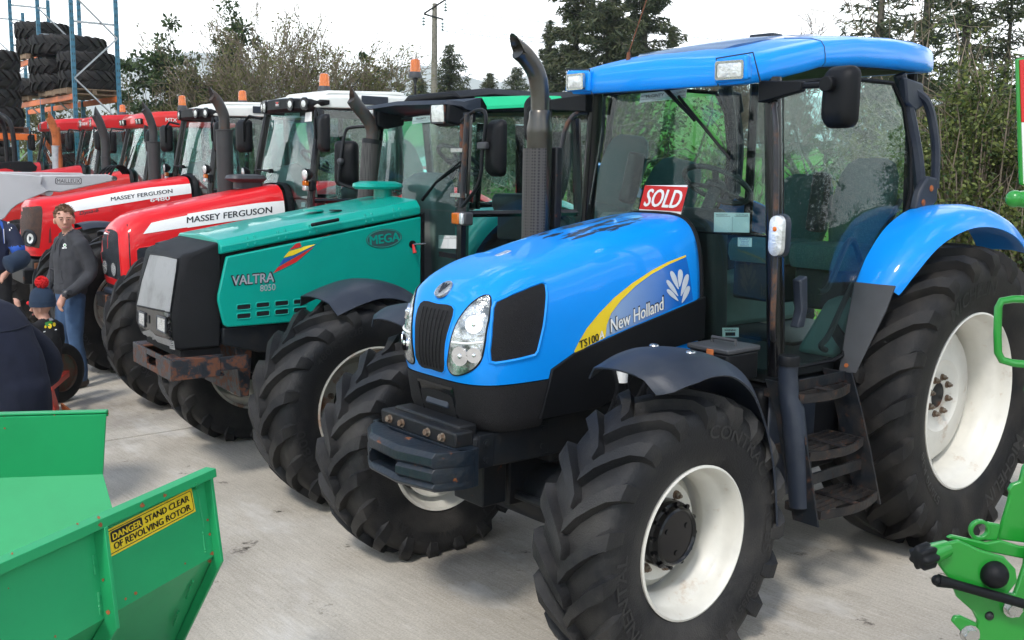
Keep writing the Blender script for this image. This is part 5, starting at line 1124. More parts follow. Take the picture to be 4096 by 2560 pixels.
# cab
cab(P_, 1.80, 1.735, 0.30, 1.82, 2.50, 0.685, 0.625, xb=0.75, zd=1.18, fab='interior_dark', low=0.30, bulge=0.05, pr=0.045)
MB().box((1.82, 0.56, 1.50), (0.03, 0.26, 0.035)).build('screen_rail', 'metal_black_rusty', P_)
G = []
rb = MB(); secs = []
for x, w2, zl, zt_ in ((1.66, 0.66, 2.50, 2.60), (1.2, 0.68, 2.53, 2.635), (0.6, 0.68, 2.56, 2.665), (0.15, 0.66, 2.58, 2.665)):
    secs.append([Vector((x, y, z)) for y, z in ((-w2, zl), (-w2, zl+0.03), (-w2*0.93, zt_), (0, zt_+0.02), (w2*0.93, zt_), (w2, zl+0.03), (w2, zl))])
rb.loft(secs); rf = rb.build('roof', 'plastic_black', P_, ang=30, bev=0.015)
MB().loft([[Vector((x, y, z)) for y, z in ((-0.42, z0), (-0.32, z0+0.055), (0.32, z0+0.055), (0.42, z0))] for x, z0 in ((1.66, 2.615), (1.35, 2.655), (0.75, 2.655), (0.5, 2.68))], closed=True).build('roof_dome', 'plastic_black', rf, bev=0.02)
for s_ in (1, -1):
    MB().sheet([[Vector((x, s_*(0.695), zl+0.035)), Vector((x, s_*0.69, zl+0.055)), Vector((x, s_*0.63, zt_+0.006)), Vector((x, s_*0.54, zt_+0.012))] for x, zl, zt_ in ((1.61, 2.495, 2.605), (1.2, 2.53, 2.637), (0.90, 2.545, 2.652))], 0.004 if s_ < 0 else -0.004).build('roof_flank', 'valtra_roof_green', rf, ang=30)
    for k in range(6):
        x = 0.86-0.10*k; MB().box((x, s_*0.672, 2.625+0.004*k), (0.05, 0.06, 0.06)).build('roof_grip', 'plastic_black', rf, bev=0.012)
        MB().box((x-0.045, s_*0.66, 2.63+0.004*k), (0.025, 0.06, 0.05)).build('roof_strip', 'valtra_roof_green', rf)
# visor with lamp pods
vs_ = MB(); vs_.loft([[Vector((x, y, z)) for x, y, z in ((1.64, y, 2.50), (1.64, y, 2.61), (xf_, y, 2.585+dz), (xf_+0.02, y, 2.555+dz), (xf_-0.02, y, 2.535+dz))] for y, xf_, dz in ((-0.66, 1.78, -0.01), (-0.60, 1.88, 0), (0, 1.93, 0.012), (0.60, 1.88, 0), (0.66, 1.78, -0.01))]); vs_.build('visor', 'plastic_navy', P_, ang=40)
for s_ in (1, -1):
    pd = MB(); pd.loft([[Vector((x, s_*0.50+y, z)) for y, z in ((-h_, z0), (h_, z0), (h_, 2.56), (-h_, 2.56))] for x, h_, z0 in ((1.66, 0.14, 2.44), (1.80, 0.135, 2.41), (1.885, 0.115, 2.43))]); pd.build('lamp_pod', 'plastic_black', P_, bev=0.015)
    work_lamp(P_, (1.895, s_*0.50, 2.495), (1, 0.05*s_, -0.05), 0.175, 0.14, 0.03, 'bumper_rust', 'roof_lamp')
MB().box((1.62, 0, 2.49), (0.14, 1.1, 0.02)).build('headliner', 'interior_dark', P_)
# windscreen furniture
def VX(zoom, u, v, x): return Vector(VF.on(zoom(u, v), 0, x))
wp = MB(); wp.tube([VX(z4, 1490, 1040, 1.90), VX(z4, 1600, 900, 1.87), VX(z4, 1790, 740, 1.85)], [0.013, 0.010, 0.006], 6); wp.tube([VX(z4, 1600, 905, 1.86), VX(z4, 1825, 745, 1.84)], 0.008, 6); wp.build('wiper', 'plastic_black', P_)
def vcard(pts, x, m_, par=None, zoom=z4, fr=None):
    q = [Vector((fr or VF).on(zoom(*p_), 0, x)) for p_ in pts]; b = MB(); off = Vector((0.002, 0, 0)); b.hexa([p_-off for p_ in q]+q); ob = b.build('sticker', m_, par or P_); u_ = q[1]-q[0]; v_ = q[3]-q[0]; n = u_.cross(v_).normalized(); return ob, (lambda u, v: (q[0]+u_*u+v_*v, n))
def mcginty(ob, mp_):
    text_obj('lettering', 'McGINTY', lambda u, v: mp_(u+0.18, v+0.50), 0.42, 0.30, 'ink_black', ob, 0.02, lift=0.001); text_obj('lettering', 'Tractors Ltd', lambda u, v: mp_(u+0.62, v+0.52), 0.30, 0.26, 'ink_black', ob, 0.0, lift=0.001, slant=0.1); text_obj('lettering', 'CLAR ROAD DONEGAL TOWN CO. DONEGAL TEL 074 9723645', lambda u, v: mp_(u+0.03, v+0.28), 0.94, 0.12, 'ink_black', ob, 0.0, lift=0.001); text_obj('lettering', 'www.mcgintytractors.com', lambda u, v: mp_(u+0.28, v+0.08), 0.44, 0.12, 'ink_black', ob, 0.0, lift=0.001)
def pricecard(ob, mp_):
    text_obj('lettering', 'McGINTY', lambda u, v: mp_(u+0.05, v+0.84), 0.34, 0.09, 'ink_black', ob, 0.01, lift=0.001); text_obj('lettering', 'Tel: 074 9723645', lambda u, v: mp_(u+0.58, v+0.84), 0.36, 0.08, 'ink_black', ob, 0.0, lift=0.001); flat_poly('rule', [(0.04, 0.77), (0.96, 0.77), (0.96, 0.79), (0.04, 0.79)], mp_, 'ink_black', ob, 0.001); flat_poly('rule', [(0.50, 0.05), (0.51, 0.05), (0.51, 0.7), (0.50, 0.7)], mp_, 'ink_grey', ob, 0.001)
mcginty(*vcard([(1413, 465), (1590, 447), (1588, 398), (1420, 412)], 1.815, 'sticker_pale'))
pricecard(*vcard([(1612, 1404), (1760, 1408), (1762, 1310), (1614, 1306)], 1.815, 'sticker_white'))
# left pillar: stays, indicator, mirror on its bow
MB().tube([VX(z4, 1830, 390, 1.86), VX(z4, 1810, 700, 1.86), VX(z4, 1795, 1020, 1.86)], 0.019, 10).build('stay_tube', 'rail_rusty', P_)
MB().tube([(1.82, 0.70, 2.42), (1.83, 0.715, 1.85)], 0.017, 8).build('mirror_post', 'bumper_rust', P_)
for z in (2.24, 1.93): MB().box((1.835, 0.68, z), (0.04, 0.15, 0.03)).build('stay_clamp', 'zinc', P_, bev=0.004)
MB().tube(cr_spline([(1.84, 0.72, 2.44), (1.83, 0.86, 2.50), (1.82, 0.96, 2.50), (1.82, 0.985, 2.42), (1.83, 0.96, 2.20), (1.83, 0.95, 2.08), (1.835, 0.90, 1.98), (1.835, 0.74, 1.86)], 5), 0.013, 8).build('mirror_bow', 'metal_black', P_)
mirror(P_, (1.75, 1.01, 2.255), 0.21, 0.37, radians(-10)); MB().box((1.825, 0.965, 2.27), (0.04, 0.10, 0.05)).build('mirror_clamp', 'plastic_grey', P_, bev=0.01)
il = MB(); il.box((1.86, 0.79, 1.775), (0.07, 0.14, 0.09)); il = il.build('indicator', 'plastic_grey', P_, bev=0.012); MB().box((1.905, 0.765, 1.775), (0.03, 0.09, 0.08)).build('lens', 'orange_lens', il, bev=0.01); MB().box((1.903, 0.83, 1.775), (0.028, 0.04, 0.08)).build('lens', 'clear_lens', il, bev=0.01)
# right mirror on its bow
MB().tube(cr_spline([(1.72, -0.68, 2.44), (1.86, -0.84, 2.43), (1.90, -0.90, 2.39), (1.94, -0.90, 2.2), (1.965, -0.90, 2.02), (1.94, -0.88, 1.97), (1.76, -0.70, 1.90)], 5), 0.013, 8).build('mirror_bow', 'metal_black', P_)
mirror(P_, (1.88, -0.93, 2.14), 0.20, 0.36, radians(40)); MB().ball((1.945, -0.90, 2.155), 0.03, 10, 8).build('mirror_clamp', 'plastic_grey', P_)
for s_ in (1, -1): rear_arch(P_, 0, 0.86, 1.0, s_*0.66, s_*1.18, 'valtra_green', 170, 25)
MB().box((0.75, 0.64, 1.50), (0.5, 0.06, 0.35)).build('side_console', 'interior_grey', P_, bev=0.03)
# ------------------------------------------------------------------ the red tractors
zA = zoomf(0,380,.344); zB = zoomf(600,380,.344); zC = zoomf(0,700,.3968)
mat('mesh_brown', (0.060, 0.030, 0.020), 0.75, col2=(0.035, 0.022, 0.018), nscale=20, bump=0.4, bscale=250)
mat('mask_navy', (0.010, 0.013, 0.018), 0.6, spec=0.3, col2=(0.026, 0.031, 0.038), nscale=14, bump=0.4, bscale=200)
mat('red_mesh', (0.16, 0.012, 0.012), 0.6, bump=0.5, bscale=200)
def triangle_badge(mapf, cx, cy, s_, parent):
    b = flat_poly('badge', rpoly(cx-s_*0.55, cy-s_*0.75, cx+s_*0.55, cy+s_*0.75, s_*0.15), mapf, 'ink_black', parent, 0.004)
    flat_poly('badge_mark', [(cx-s_*0.4, cy-s_*0.5), (cx+s_*0.4, cy-s_*0.5), (cx, cy+s_*0.1)], mapf, 'ink_red', b, 0.006)
    for d in (-1, 1): flat_poly('badge_mark', [(cx+d*s_*0.02, cy+s_*0.05), (cx+d*s_*0.4, cy+s_*0.05), (cx+d*s_*0.2, cy+s_*0.5)], mapf, 'sticker_white', b, 0.006)
def mf_cab(P, dx, dz, fr, zoom, lamps, badge, bx):
    X = lambda x: x+dx
    cab(P, X(1.315), X(1.165), X(-0.10), 1.80+dz, 2.655+dz, 0.70, 0.625, xb=X(0.30), zd=1.25+dz, fab='interior_dark', low=0.36, bulge=0.07, gl='cab_glass_dark', pr=0.04)
    b = MB(); secs = []
    for x, w2, zl, zt_ in ((1.24, 0.56, 2.69, 2.755), (1.20, 0.64, 2.672, 2.785), (1.05, 0.685, 2.672, 2.805), (0.55, 0.70, 2.685, 2.830), (0.0, 0.70, 2.70, 2.835), (-0.12, 0.68, 2.72, 2.825)):
        secs.append([Vector((X(x), y, z+dz)) for y, z in ((-w2, zl), (-w2, zl+0.03), (-w2*0.985, zt_-0.03), (-w2*0.92, zt_), (0, zt_+0.02), (w2*0.92, zt_), (w2*0.985, zt_-0.03), (w2, zl+0.03), (w2, zl))])
    b.loft(secs); rf = b.build('roof', 'mf_white', P, ang=35, bev=0.01)
    MB().loft([[Vector((X(x), y, z+dz)) for y, z in ((-h_, z0), (-h_+0.02, z0+0.035), (h_-0.02, z0+0.035), (h_, z0))] for x, h_, z0 in ((1.05, 0.44, 2.80), (1.0, 0.48, 2.82), (0.2, 0.48, 2.85), (0.12, 0.46, 2.845))]).build('roof_hatch', 'mf_white', rf, bev=0.012)
    for s_ in (1, -1): MB().box((X(0.61), s_*0.702, 2.765+dz), (0.30, 0.012, 0.085)).build('roof_vent', 'plastic_navy', rf, bev=0.006)
    v = MB(); secs = []
    for k in range(17):
        y = 0.69*(k/8-1); t = abs(y)/0.69; xf_ = 1.335-0.17*t**3; h0 = lerp(2.640, 2.700, max(0, (t-0.75)/0.25)); h1 = lerp(2.775, 2.745, t**2)
        secs.append([Vector((X(x), y, z+dz)) for x, z in ((1.10, h0+0.01), (xf_-0.02, h0), (xf_+0.005, h0+0.03), (xf_, h1-0.015), (xf_-0.02, h1), (1.10, h1))])
    v.loft(secs); vis = v.build('lamp_visor', 'plastic_black', P, ang=40)
    for y in (-0.50, -0.33, 0.30, 0.50):
        xf_ = 1.335-0.17*(abs(y)/0.69)**3; n_ = Vector((1, 0.35*y, 0)).normalized(); c = Vector((X(xf_)+0.004, y, 2.71+dz))
        MB().tube([c-n_*0.01, c+n_*0.012, c+n_*0.014, c-n_*0.002], [0.064, 0.062, 0.054, 0.052], 22, caps=False).build('lamp_bezel', 'gloss_black', vis); round_lamp(P, c+n_*0.004, n_, 0.052, 0.02, name='roof_lamp')
    triangle_badge(cam_map(bvh_of(vis), fr, zoom), *badge, vis)
    MB().box((X(0.6), 0, 2.655+dz), (1.2, 1.24, 0.03)).build('headliner', 'interior_dark', P)
    # lamp bracket on each front pillar
    for s_ in (1, -1):
        round_lamp(P, (X(1.40), s_*0.755, 2.03+dz), (1, 0.1*s_, -0.05), 0.058, 0.07)
        il = MB().box((X(1.34), s_*0.76, 1.925+dz), (0.05, 0.12, 0.085)).build('lamp_bracket', 'plastic_black', P, bev=0.008)
        MB().box((X(1.385), s_*0.735, 1.95+dz), (0.04, 0.075, 0.05)).build('lens', 'orange_lens', il, bev=0.008); MB().box((X(1.385), s_*0.735, 1.90+dz), (0.04, 0.075, 0.045)).build('lens', 'clear_lens', il, bev=0.008)
        mirror(P, (X(1.30), s_*0.96, 2.42+dz), 0.235, 0.345, radians(-12*s_)); MB().tube([(X(1.22), s_*0.66, 2.60+dz), (X(1.30), s_*0.80, 2.63+dz), (X(1.34), s_*0.86, 2.56+dz), (X(1.34), s_*0.87, 2.36+dz)], 0.014, 8).build('mirror_arm', 'plastic_black', P)
    MB().tube([(X(1.375), -0.12, 2.055+dz), (X(1.36), -0.50, 2.065+dz)], [0.014, 0.006], 6).build('wiper', 'plastic_black', P); MB().tube([(X(1.37), -0.06, 2.055+dz), (X(1.41), -0.06, 2.055+dz)], 0.022, 10).build('wiper_motor', 'plastic_black', P)
    # pale dash hump behind the screen
    MB().loft([[Vector((X(x), y, z+dz)) for y, z in [(h_*cos(pi*k/10), 1.80+hh*sin(pi*k/10)) for k in range(11)]] for x, h_, hh in ((1.30, 0.34, 0.30), (1.15, 0.32, 0.34), (1.02, 0.24, 0.26))], closed=True).build('dash_hump', 'interior_pale', P, ang=60)
    return rf
mat('interior_pale', (0.30, 0.33, 0.31), 0.6, noise=0.1)
def mf_wheels(P, xfa, xra, letters=None):
    for s_ in (1, -1):
        wheel(P, xfa, s_*0.93, 0.675, s_, 0.730, 0.46, 0.385, 'front', 0.0, 18, 0.042, 'rubber', 'rim_grey', deep=-0.06, letters=letters)
        wheel(P, xra, s_*0.92, 0.87, s_, 0.92, 0.58, 0.508, 'rear', 0, 20, 0.05, 'rubber', 'rim_grey', deep=-0.08)
        rear_arch(P, xra, 0.87, 1.03, s_*0.68, s_*1.18, 'mf_red', 165, 25)
        mud_plate(P, [(xfa+0.24, 1.41), (xfa+0.10, 1.435), (xfa-0.1, 1.425), (xfa-0.3, 1.36), (xfa-0.46, 1.24), (xfa-0.58, 1.08), (xfa-0.64, 0.92)], s_*0.74, s_*1.12, lip=0.04, crown=0.02)
def stack(P, x, y, z0, z1, z2, r, m_body, m_pipe, bend=0.16, rp=None):
    rp = rp or r*0.62
    MB().lathe([(0.0, z0), (r, z0), (r, z1-0.012), (r+0.008, z1-0.010), (r+0.008, z1), (rp, z1+0.004)], 22, 'Z', (x, y, 0)).build('silencer', m_body, P)
    h = z2-z1
    exhaust(P, cr_spline([(x, y, z1-0.02), (x-0.003, y, z1+h*0.28), (x+0.012, y, z1+h*0.48), (x+bend*0.55, y, z1+h*0.78), (x+bend, y, z2-0.03)], 5), rp, m_pipe)
# ---- red tractor with the black oval-lamp grille
CF = Frame(-0.575, -5.755, -3.5)
P_ = tag(empty('tractor', (-0.575, -5.755, 0), radians(-3.5)), 'red tractor with white cab roof, white bonnet stripe and black grille with two oval lamps', 'tractor', 'tractors parked in a row')
mf_wheels(P_, 2.60, -0.05, [('MICHELIN', 0.55, 0.06, 1.9, 1, 1.1), ('AGRIBIB', 0.55, 0.05, -2.0, 1, 1.1)])
hs = hood_nose([(2.55, 1.712, 0.372), (2.3, 1.765, 0.374), (2.0, 1.825, 0.375), (1.7, 1.880, 0.375), (1.43, 1.925, 0.374)], (2.74, 0.985), [(0, 0.262), (15, 0.285), (36, 0.358), (50, 0.455), (60, 0.545), (66, 0.592), (74, 0.632), (82, 0.662), (90, 0.688)], 0.370, 4.6, 18, 36)
hb = MB(); hb.loft(hs, closed=False, caps=False); hood = hb.build('hood', 'mf_red', P_, ang=60)
HB = bvh_of(hood); M2 = cam_map(HB, CF, z2); MC = cam_map(HB, CF, zC); MBm = cam_map(HB, CF, zB)
gp = smooth_poly([(1025, 560), (1060, 552), (1120, 545), (1170, 565), (1195, 600), (1200, 700), (1212, 850), (1225, 1060), (1190, 1060), (1130, 1035), (1080, 1015), (1045, 930), (1022, 780), (1012, 640)], 3)
g_ = flat_poly('front_grille', gp, MC, 'mask_navy', hood, 0.004, 30); outline_tube(gp, MC, 0.006, 'grille_edge', 'mf_red', hood, 0.0, 30)
for (cx, cy) in ((1068, 925), (1155, 950)): hl = flat_poly('headlamp', ellipse(cx, cy, 22, 68, 20, -0.08), MC, 'clear_lens', g_, 0.010); outline_tube(ellipse(cx, cy, 24, 71, 20, -0.08), MC, 0.006, 'lamp_bezel', 'mask_navy', g_, 0.006, 30)
triangle_badge(MC, 1060, 575, 40, hood)
st = [(1437, 597), (1515, 480), (1640, 455), (1850, 415), (2016, 383)]
st_top = [(865, 355), (915, 290), (1000, 270), (1120, 245), (1300, 212), (1548, 178)]; st_bot = [(1548, 262), (1300, 288), (1120, 315), (1000, 335), (865, 358)]
flat_poly('white_stripe', [(865, 357), (915, 290), (1000, 271), (1120, 247), (1300, 213), (1548, 180), (1548, 255), (1300, 293), (1120, 318), (1000, 336)], M2, 'sticker_white', hood, 0.0034, 24)
flat_poly('white_stripe', [(435, 1385), (900, 1308), (1250, 1258), (1566, 1228), (1566, 1390), (1250, 1427), (900, 1475), (435, 1545)], MBm, 'sticker_white', hood, 0.004, 40)
px_text('MASSEY FERGUSON', MBm, (428, 1492), (1415, 1368), (428, 1422), 'ink_black', hood, 0.03, 0.0062, 0.3)
vm = [(1375, 760), (1400, 735), (1700, 690), (1700, 900), (1420, 1020), (1385, 990)]
flat_poly('side_vent', vm, MC, 'mask_navy', hood, 0.003, 40); outline_tube(vm, MC, 0.006, 'side_vent_edge', 'mf_red', hood, 0, 40)
MB().tube([MC(1283, 500)[0]+MC(1283, 500)[1]*0.001]+[MC(1283+28*i/6+12*(1 if i > 0 else 0), 500+640*i/6)[0] for i in range(1, 7)], 0.006, 6).build('panel_gap', 'ink_black', hood)
MB().tube([MBm(1560+2*sin(k), 1095+300*k/8)[0] for k in range(9)], 0.004, 6).build('hood_edge', 'mf_red', hood)
hsx = hs[-1]; MB().loft([[Vector((1.40, v.y*1.03, 0.98+(v.z-0.98)*1.012)) for v in hsx], [Vector((1.33, v.y*1.06, 0.98+(v.z-0.98)*1.02)) for v in hsx], [Vector((1.32, v.y*0.9, 0.98+(v.z-0.98)*0.94)) for v in hsx], [Vector((1.41, v.y*0.9, 0.98+(v.z-0.98)*0.94)) for v in hsx]], closed=False, caps=False).build('hood_seal', 'plastic_black', P_)
MB().loft([[Vector((1.425, v.y*0.98, v.z*0.99+0.01)) for v in hsx], [Vector((1.42, v.y*0.1, 1.2+(v.z-1.2)*0.1)) for v in hsx]], closed=False, caps=False).build('hood_bulkhead', 'plastic_black', P_)
o = rrect(0.40, 0.25, 0.09, 5)
it = MB(); it.loft([[Vector((1.66+x*0.7, y*0.6, 1.88)) for x, y in o], [Vector((1.66+x*0.7, y*0.6, 1.94)) for x, y in o], [Vector((1.68+x*0.95, y*0.95, 1.965)) for x, y in o], [Vector((1.68+x, y, 1.978)) for x, y in o], [Vector((1.68+x*0.9, y*0.9, 2.01)) for x, y in o], [Vector((1.68+x*0.5, y*0.5, 2.022)) for x, y in o]]); it.build('air_intake', 'plastic_grey', P_, ang=40)
mf_cab(P_, 0, 0, CF, zB, None, (1484, 108, 46), 0)
stack(P_, 1.69, -0.52, 1.45, 2.465, 2.83, 0.085, 'silencer_grey', 'exhaust_dark', 0.12, 0.055)
MB().loft([[Vector((x, y, z)) for y, z in ((-0.30, z0), (0.30, z0), (0.30, z1_), (-0.30, z1_))] for x, z0, z1_ in ((2.80, 0.76, 0.90), (3.08, 0.765, 0.895))]).build('front_weight', 'metal_black_rusty', P_, bev=0.012)
MB().box((2.97, 0, 0.925), (0.16, 0.30, 0.06)).build('weight_bracket', 'plastic_navy', P_, bev=0.02)
MB().tube([(3.07, 0.05, 0.90), (3.07, 0.05, 0.62)], 0.018, 8).build('tow_pin', 'rusty_steel', P_)
chassis_parts(P_, 2.60, 0.675, 0.93, 2.9, 1.5)
MB().box((2.45, 0, 0.88), (0.8, 0.56, 0.24)).build('front_support', 'chassis', P_, bev=0.02)
beacon(P_, (0.86, 0.10, 2.862), stem=0.0)
bp_ = MB(); bp_.tube(cr_spline([(0.17, 0.70, 2.76), (0.17, 0.735, 2.77), (0.17, 0.745, 2.83), (0.17, 0.745, 2.93)], 4), 0.013, 8); bp_.build('beacon_pole', 'metal_black', P_); beacon(P_, (0.17, 0.745, 2.92), stem=0.09)
MB().tube([(0.55, 0.0, 2.86), (0.42, 0.06, 3.05)], 0.004, 5).build('aerial', 'plastic_black', P_)
ob, mp_ = vcard([(1560, 265), (1738, 262), (1740, 205), (1566, 208)], 1.21, 'sticker_pale', P_, zB, CF); mcginty(ob, mp_)
vcard([(1798, 312), (1880, 305), (1880, 195), (1808, 205)], 1.23, 'sticker_white', P_, zB, CF)
ob, mp_ = vcard([(1755, 1302), (1803, 1302), (1806, 1248), (1760, 1248)], 1.32, 'sticker_white', P_, zB, CF); text_obj('lettering', 'McGINTY', lambda u, v: mp_(u+0.15, v+0.6), 0.7, 0.2, 'ink_blue', ob, 0.0, lift=0.001)
# ---- red tractor with the brown mesh nose
DF = Frame(-0.4934, -8.8117, -4)
P_ = tag(empty('tractor', (-0.4934, -8.8117, 0), radians(-4)), 'red tractor with white cab roof, brown mesh nose and number 6480', 'tractor', 'tractors parked in a row')
mf_wheels(P_, 2.25, -0.55)
hs = hood_nose([(2.40, 1.725, 0.375), (2.1, 1.78, 0.378), (1.7, 1.85, 0.380), (1.35, 1.905, 0.380), (1.01, 1.955, 0.380)], (2.52, 1.04), [(0, 0.34), (20, 0.372), (40, 0.455), (55, 0.575), (61, 0.665), (66, 0.690), (75, 0.672), (90, 0.665)], 0.370, 4.6, 18, 36)
hb = MB(); hb.loft(hs, closed=False, caps=False); hood = hb.build('hood', 'mf_red', P_, ang=60)
HB = bvh_of(hood); MC = cam_map(HB, DF, zC)
gp = smooth_poly([(203, 340), (300, 322), (395, 315), (422, 330), (427, 400), (418, 550), (400, 720), (380, 737), (300, 715), (225, 690), (210, 560), (203, 450)], 3)
g_ = flat_poly('front_grille', gp, MC, 'mesh_brown', hood, 0.004, 30)
for cx, cy in ((302, 636),):
    p, n_ = MC(cx, cy); 
    hl = flat_poly('headlamp_surround', smooth_poly([(250, 600), (280, 560), (330, 572), (362, 620), (355, 675), (315, 710), (270, 700), (247, 650)], 3), MC, 'mask_navy', g_, 0.012, 30); flat_poly('headlamp', ellipse(316, 640, 30, 48, 20), MC, 'clear_lens', hl, 0.018); outline_tube(smooth_poly([(250, 600), (280, 560), (330, 572), (362, 620), (355, 675), (315, 710), (270, 700), (247, 650)], 3), MC, 0.014, 'lamp_rim', 'mask_navy', hl, 0.012, 30)
triangle_badge(MC, 197, 297, 26, hood)
flat_poly('white_stripe', [(596, 298), (900, 232), (1200, 176), (1500, 130), (1927, 86), (1927, 186), (1500, 245), (1200, 295), (900, 345), (682, 378)], MC, 'sticker_white', hood, 0.004, 24)
px_text('MASSEY FERGUSON', MC, (1120, 264), (1738, 180), (1116, 226), 'ink_black', hood, 0.03, 0.0062, 0.3); px_text('6480', MC, (1516, 275), (1712, 252), (1512, 234), 'sticker_white', hood, 0.02, 0.006, 0.3); px_text('Dyna-6', MC, (800, 415), (988, 382), (800, 366), 'ink_black', hood, 0.016, 0.0045, 0.3, slant=0.15)
flat_poly('side_vent', [(690, 405), (745, 400), (760, 410), (752, 470), (690, 480)], MC, 'red_mesh', hood, 0.003, 30); flat_poly('side_vent', [(495, 560), (510, 520), (520, 680), (490, 685)], MC, 'red_mesh', hood, 0.003, 30)
flat_poly('step_recess', [(262, 760), (360, 762), (365, 790), (280, 790)], MC, 'case_red', hood, 0.006, 30)
hsx = hs[-1]; MB().loft([[Vector((0.98, v.y*1.03, 1.0+(v.z-1.0)*1.012)) for v in hsx], [Vector((0.91, v.y*1.06, 1.0+(v.z-1.0)*1.04)) for v in hsx], [Vector((0.90, v.y*0.9, 1.0+(v.z-1.0)*0.94)) for v in hsx], [Vector((0.99, v.y*0.9, 1.0+(v.z-1.0)*0.94)) for v in hsx]], closed=False, caps=False).build('hood_seal', 'plastic_black', P_)
MB().loft([[Vector((1.0, v.y*0.98, v.z*0.99+0.01)) for v in hsx], [Vector((0.99, v.y*0.1, 1.2+(v.z-1.2)*0.1)) for v in hsx]], closed=False, caps=False).build('hood_bulkhead', 'plastic_black', P_)
# engine bulge low on the flank
MB().ball((1.62, 0.30, 1.30), 0.42, 20, 12, (1.1, 0.34, 0.72)).build('engine_bulge', 'mf_red', P_, ang=60)
mf_cab(P_, -0.42, 0.02, DF, zB, None, (517, 185, 33), 0)
stack(P_, 1.175, -0.55, 1.5, 2.385, 2.83, 0.078, 'silencer_grey', 'silencer_grey', 0.11, 0.05)
chassis_parts(P_, 2.25, 0.675, 0.93, 2.9, 1.5)
MB().box((2.55, 0, 0.90), (0.60, 0.62, 0.20)).build('front_support', 'chassis', P_, bev=0.02)
fw = MB().box((2.86, 0, 0.81), (0.20, 0.66, 0.18)).build('front_weight', 'metal_black', P_, bev=0.02); MB().box((2.78, 0.34, 0.87), (0.12, 0.02, 0.19)).build('weight_plate', 'rusty_steel', fw, bev=0.03); MB().box((2.72, 0.05, 0.60), (0.16, 0.5, 0.24)).build('front_hitch', 'metal_black', fw, bev=0.02)
beacon(P_, (0.19, 0.0, 2.87), h=0.15); beacon(P_, (0.79, -0.55, 2.80), h=0.13, r=0.05)
# ---- plain red tractors further back
def red_back(fr, org, label, red, x_cab, z_roof, z_hood, x_nose, lamp='pair', xw=2.2, xr=-0.7, roof_l=1.15, seat_=True, hw=0.34, stk=None, text=None, zn=1.35):
    P = tag(empty('tractor', org, radians(-4)), label, 'tractor', 'tractors parked in a row')
    for s_ in (1, -1):
        wheel(P, xw, s_*0.95, 0.65, s_, 0.70, 0.46, 0.385, 'front', 0, 18, 0.04, 'rubber', 'rim_grey', deep=-0.06); wheel(P, xr, s_*0.92, 0.87, s_, 0.92, 0.58, 0.508, 'rear', 0, 20, 0.05, 'rubber', 'rim_grey', deep=-0.08); rear_arch(P, xr, 0.87, 1.03, s_*0.68, s_*1.18, red, 165, 25)
    cab(P, x_cab+0.16, x_cab-0.02, x_cab-1.30, 1.80, z_roof-0.02, 0.70, 0.62, zd=1.25, gl='cab_glass_dark', fab='interior_dark', bulge=0.05)
    b = MB(); secs = []
    for x, w2, dz0, dz1 in ((0.10, 0.56, 0.02, 0.10), (0.06, 0.62, -0.03, 0.155), (-0.10, 0.655, -0.02, 0.20), (-0.6, 0.66, -0.01, 0.235), (-roof_l, 0.65, -0.01, 0.235), (-roof_l-0.12, 0.60, 0.02, 0.21)):
        secs.append([Vector((x_cab+x, y, z_roof+z)) for y, z in ((-w2, dz0), (-w2, dz1-0.06), (-w2*0.93, dz1), (0, dz1+0.015), (w2*0.93, dz1), (w2, dz1-0.06), (w2, dz0))])
    b.loft(secs); rf = b.build('roof', red, P, ang=35, bev=0.015)
    if lamp == 'hung':
        for y in (-0.50, -0.36, 0.33, 0.48): work_lamp(P, (x_cab+0.135, y, z_roof+0.055), (1, 0, -0.1), 0.11, 0.085, 0.06, 'metal_black', 'roof_lamp')
    else:
        for y in (-0.34, 0.34): work_lamp(P, (x_cab+0.10, y, z_roof+0.07), (1, 0, 0), 0.12, 0.125, 0.03, 'plastic_grey', 'roof_lamp')
    secs = []
    for x, zt_, w2 in ((x_nose, zn-0.06, hw*0.8), (x_nose-0.05, zn, hw*0.94), (x_nose-0.5, lerp(zn, z_hood, 0.42), hw), (x_cab+0.8, lerp(zn, z_hood, 0.82), hw), (x_cab+0.25, z_hood, hw)):
        secs.append([Vector((x, w2*sq(cos(a), 0.45), 1.05+(zt_-1.05)*abs(sin(a))**0.45)) for a in [pi*k/20 for k in range(21)]])
    b = MB(); b.loft(secs); hd_ = b.build('hood', red, P, ang=50)
    MB().loft([[Vector((x_cab+0.25+d, v.y*k, 1.05+(v.z-1.05)*k2)) for v in secs[-1]] for d, k, k2 in ((0.0, 1.01, 1.01), (-0.05, 1.05, 1.03), (-0.06, 0.9, 0.95))], closed=False, caps=False).build('hood_seal', 'plastic_black', P)
    for s_ in (1, -1): mirror(P, (x_cab+0.15, s_*0.97, z_roof-0.24), 0.21, 0.32, radians(-10*s_)); MB().tube([(x_cab+0.05, s_*0.64, z_roof-0.04), (x_cab+0.17, s_*0.85, z_roof-0.02), (x_cab+0.19, s_*0.90, z_roof-0.10), (x_cab+0.19, s_*0.90, z_roof-0.25)], 0.014, 8).build('mirror_arm', 'metal_black', P)
    MB().tube([(x_cab+0.22, -0.2, 1.86), (x_cab+0.12, 0.1, 2.35)], [0.012, 0.006], 6).build('wiper', 'plastic_black', P)
    chassis_parts(P, xw, 0.65, 0.95, 2.9, 1.5); MB().box((xw+0.2, 0, 0.88), (0.9, 0.5, 0.3)).build('front_support', 'chassis', P, bev=0.02)
    return P, rf, hd_
EF = Frame(-0.4934, -11.8117, -4)
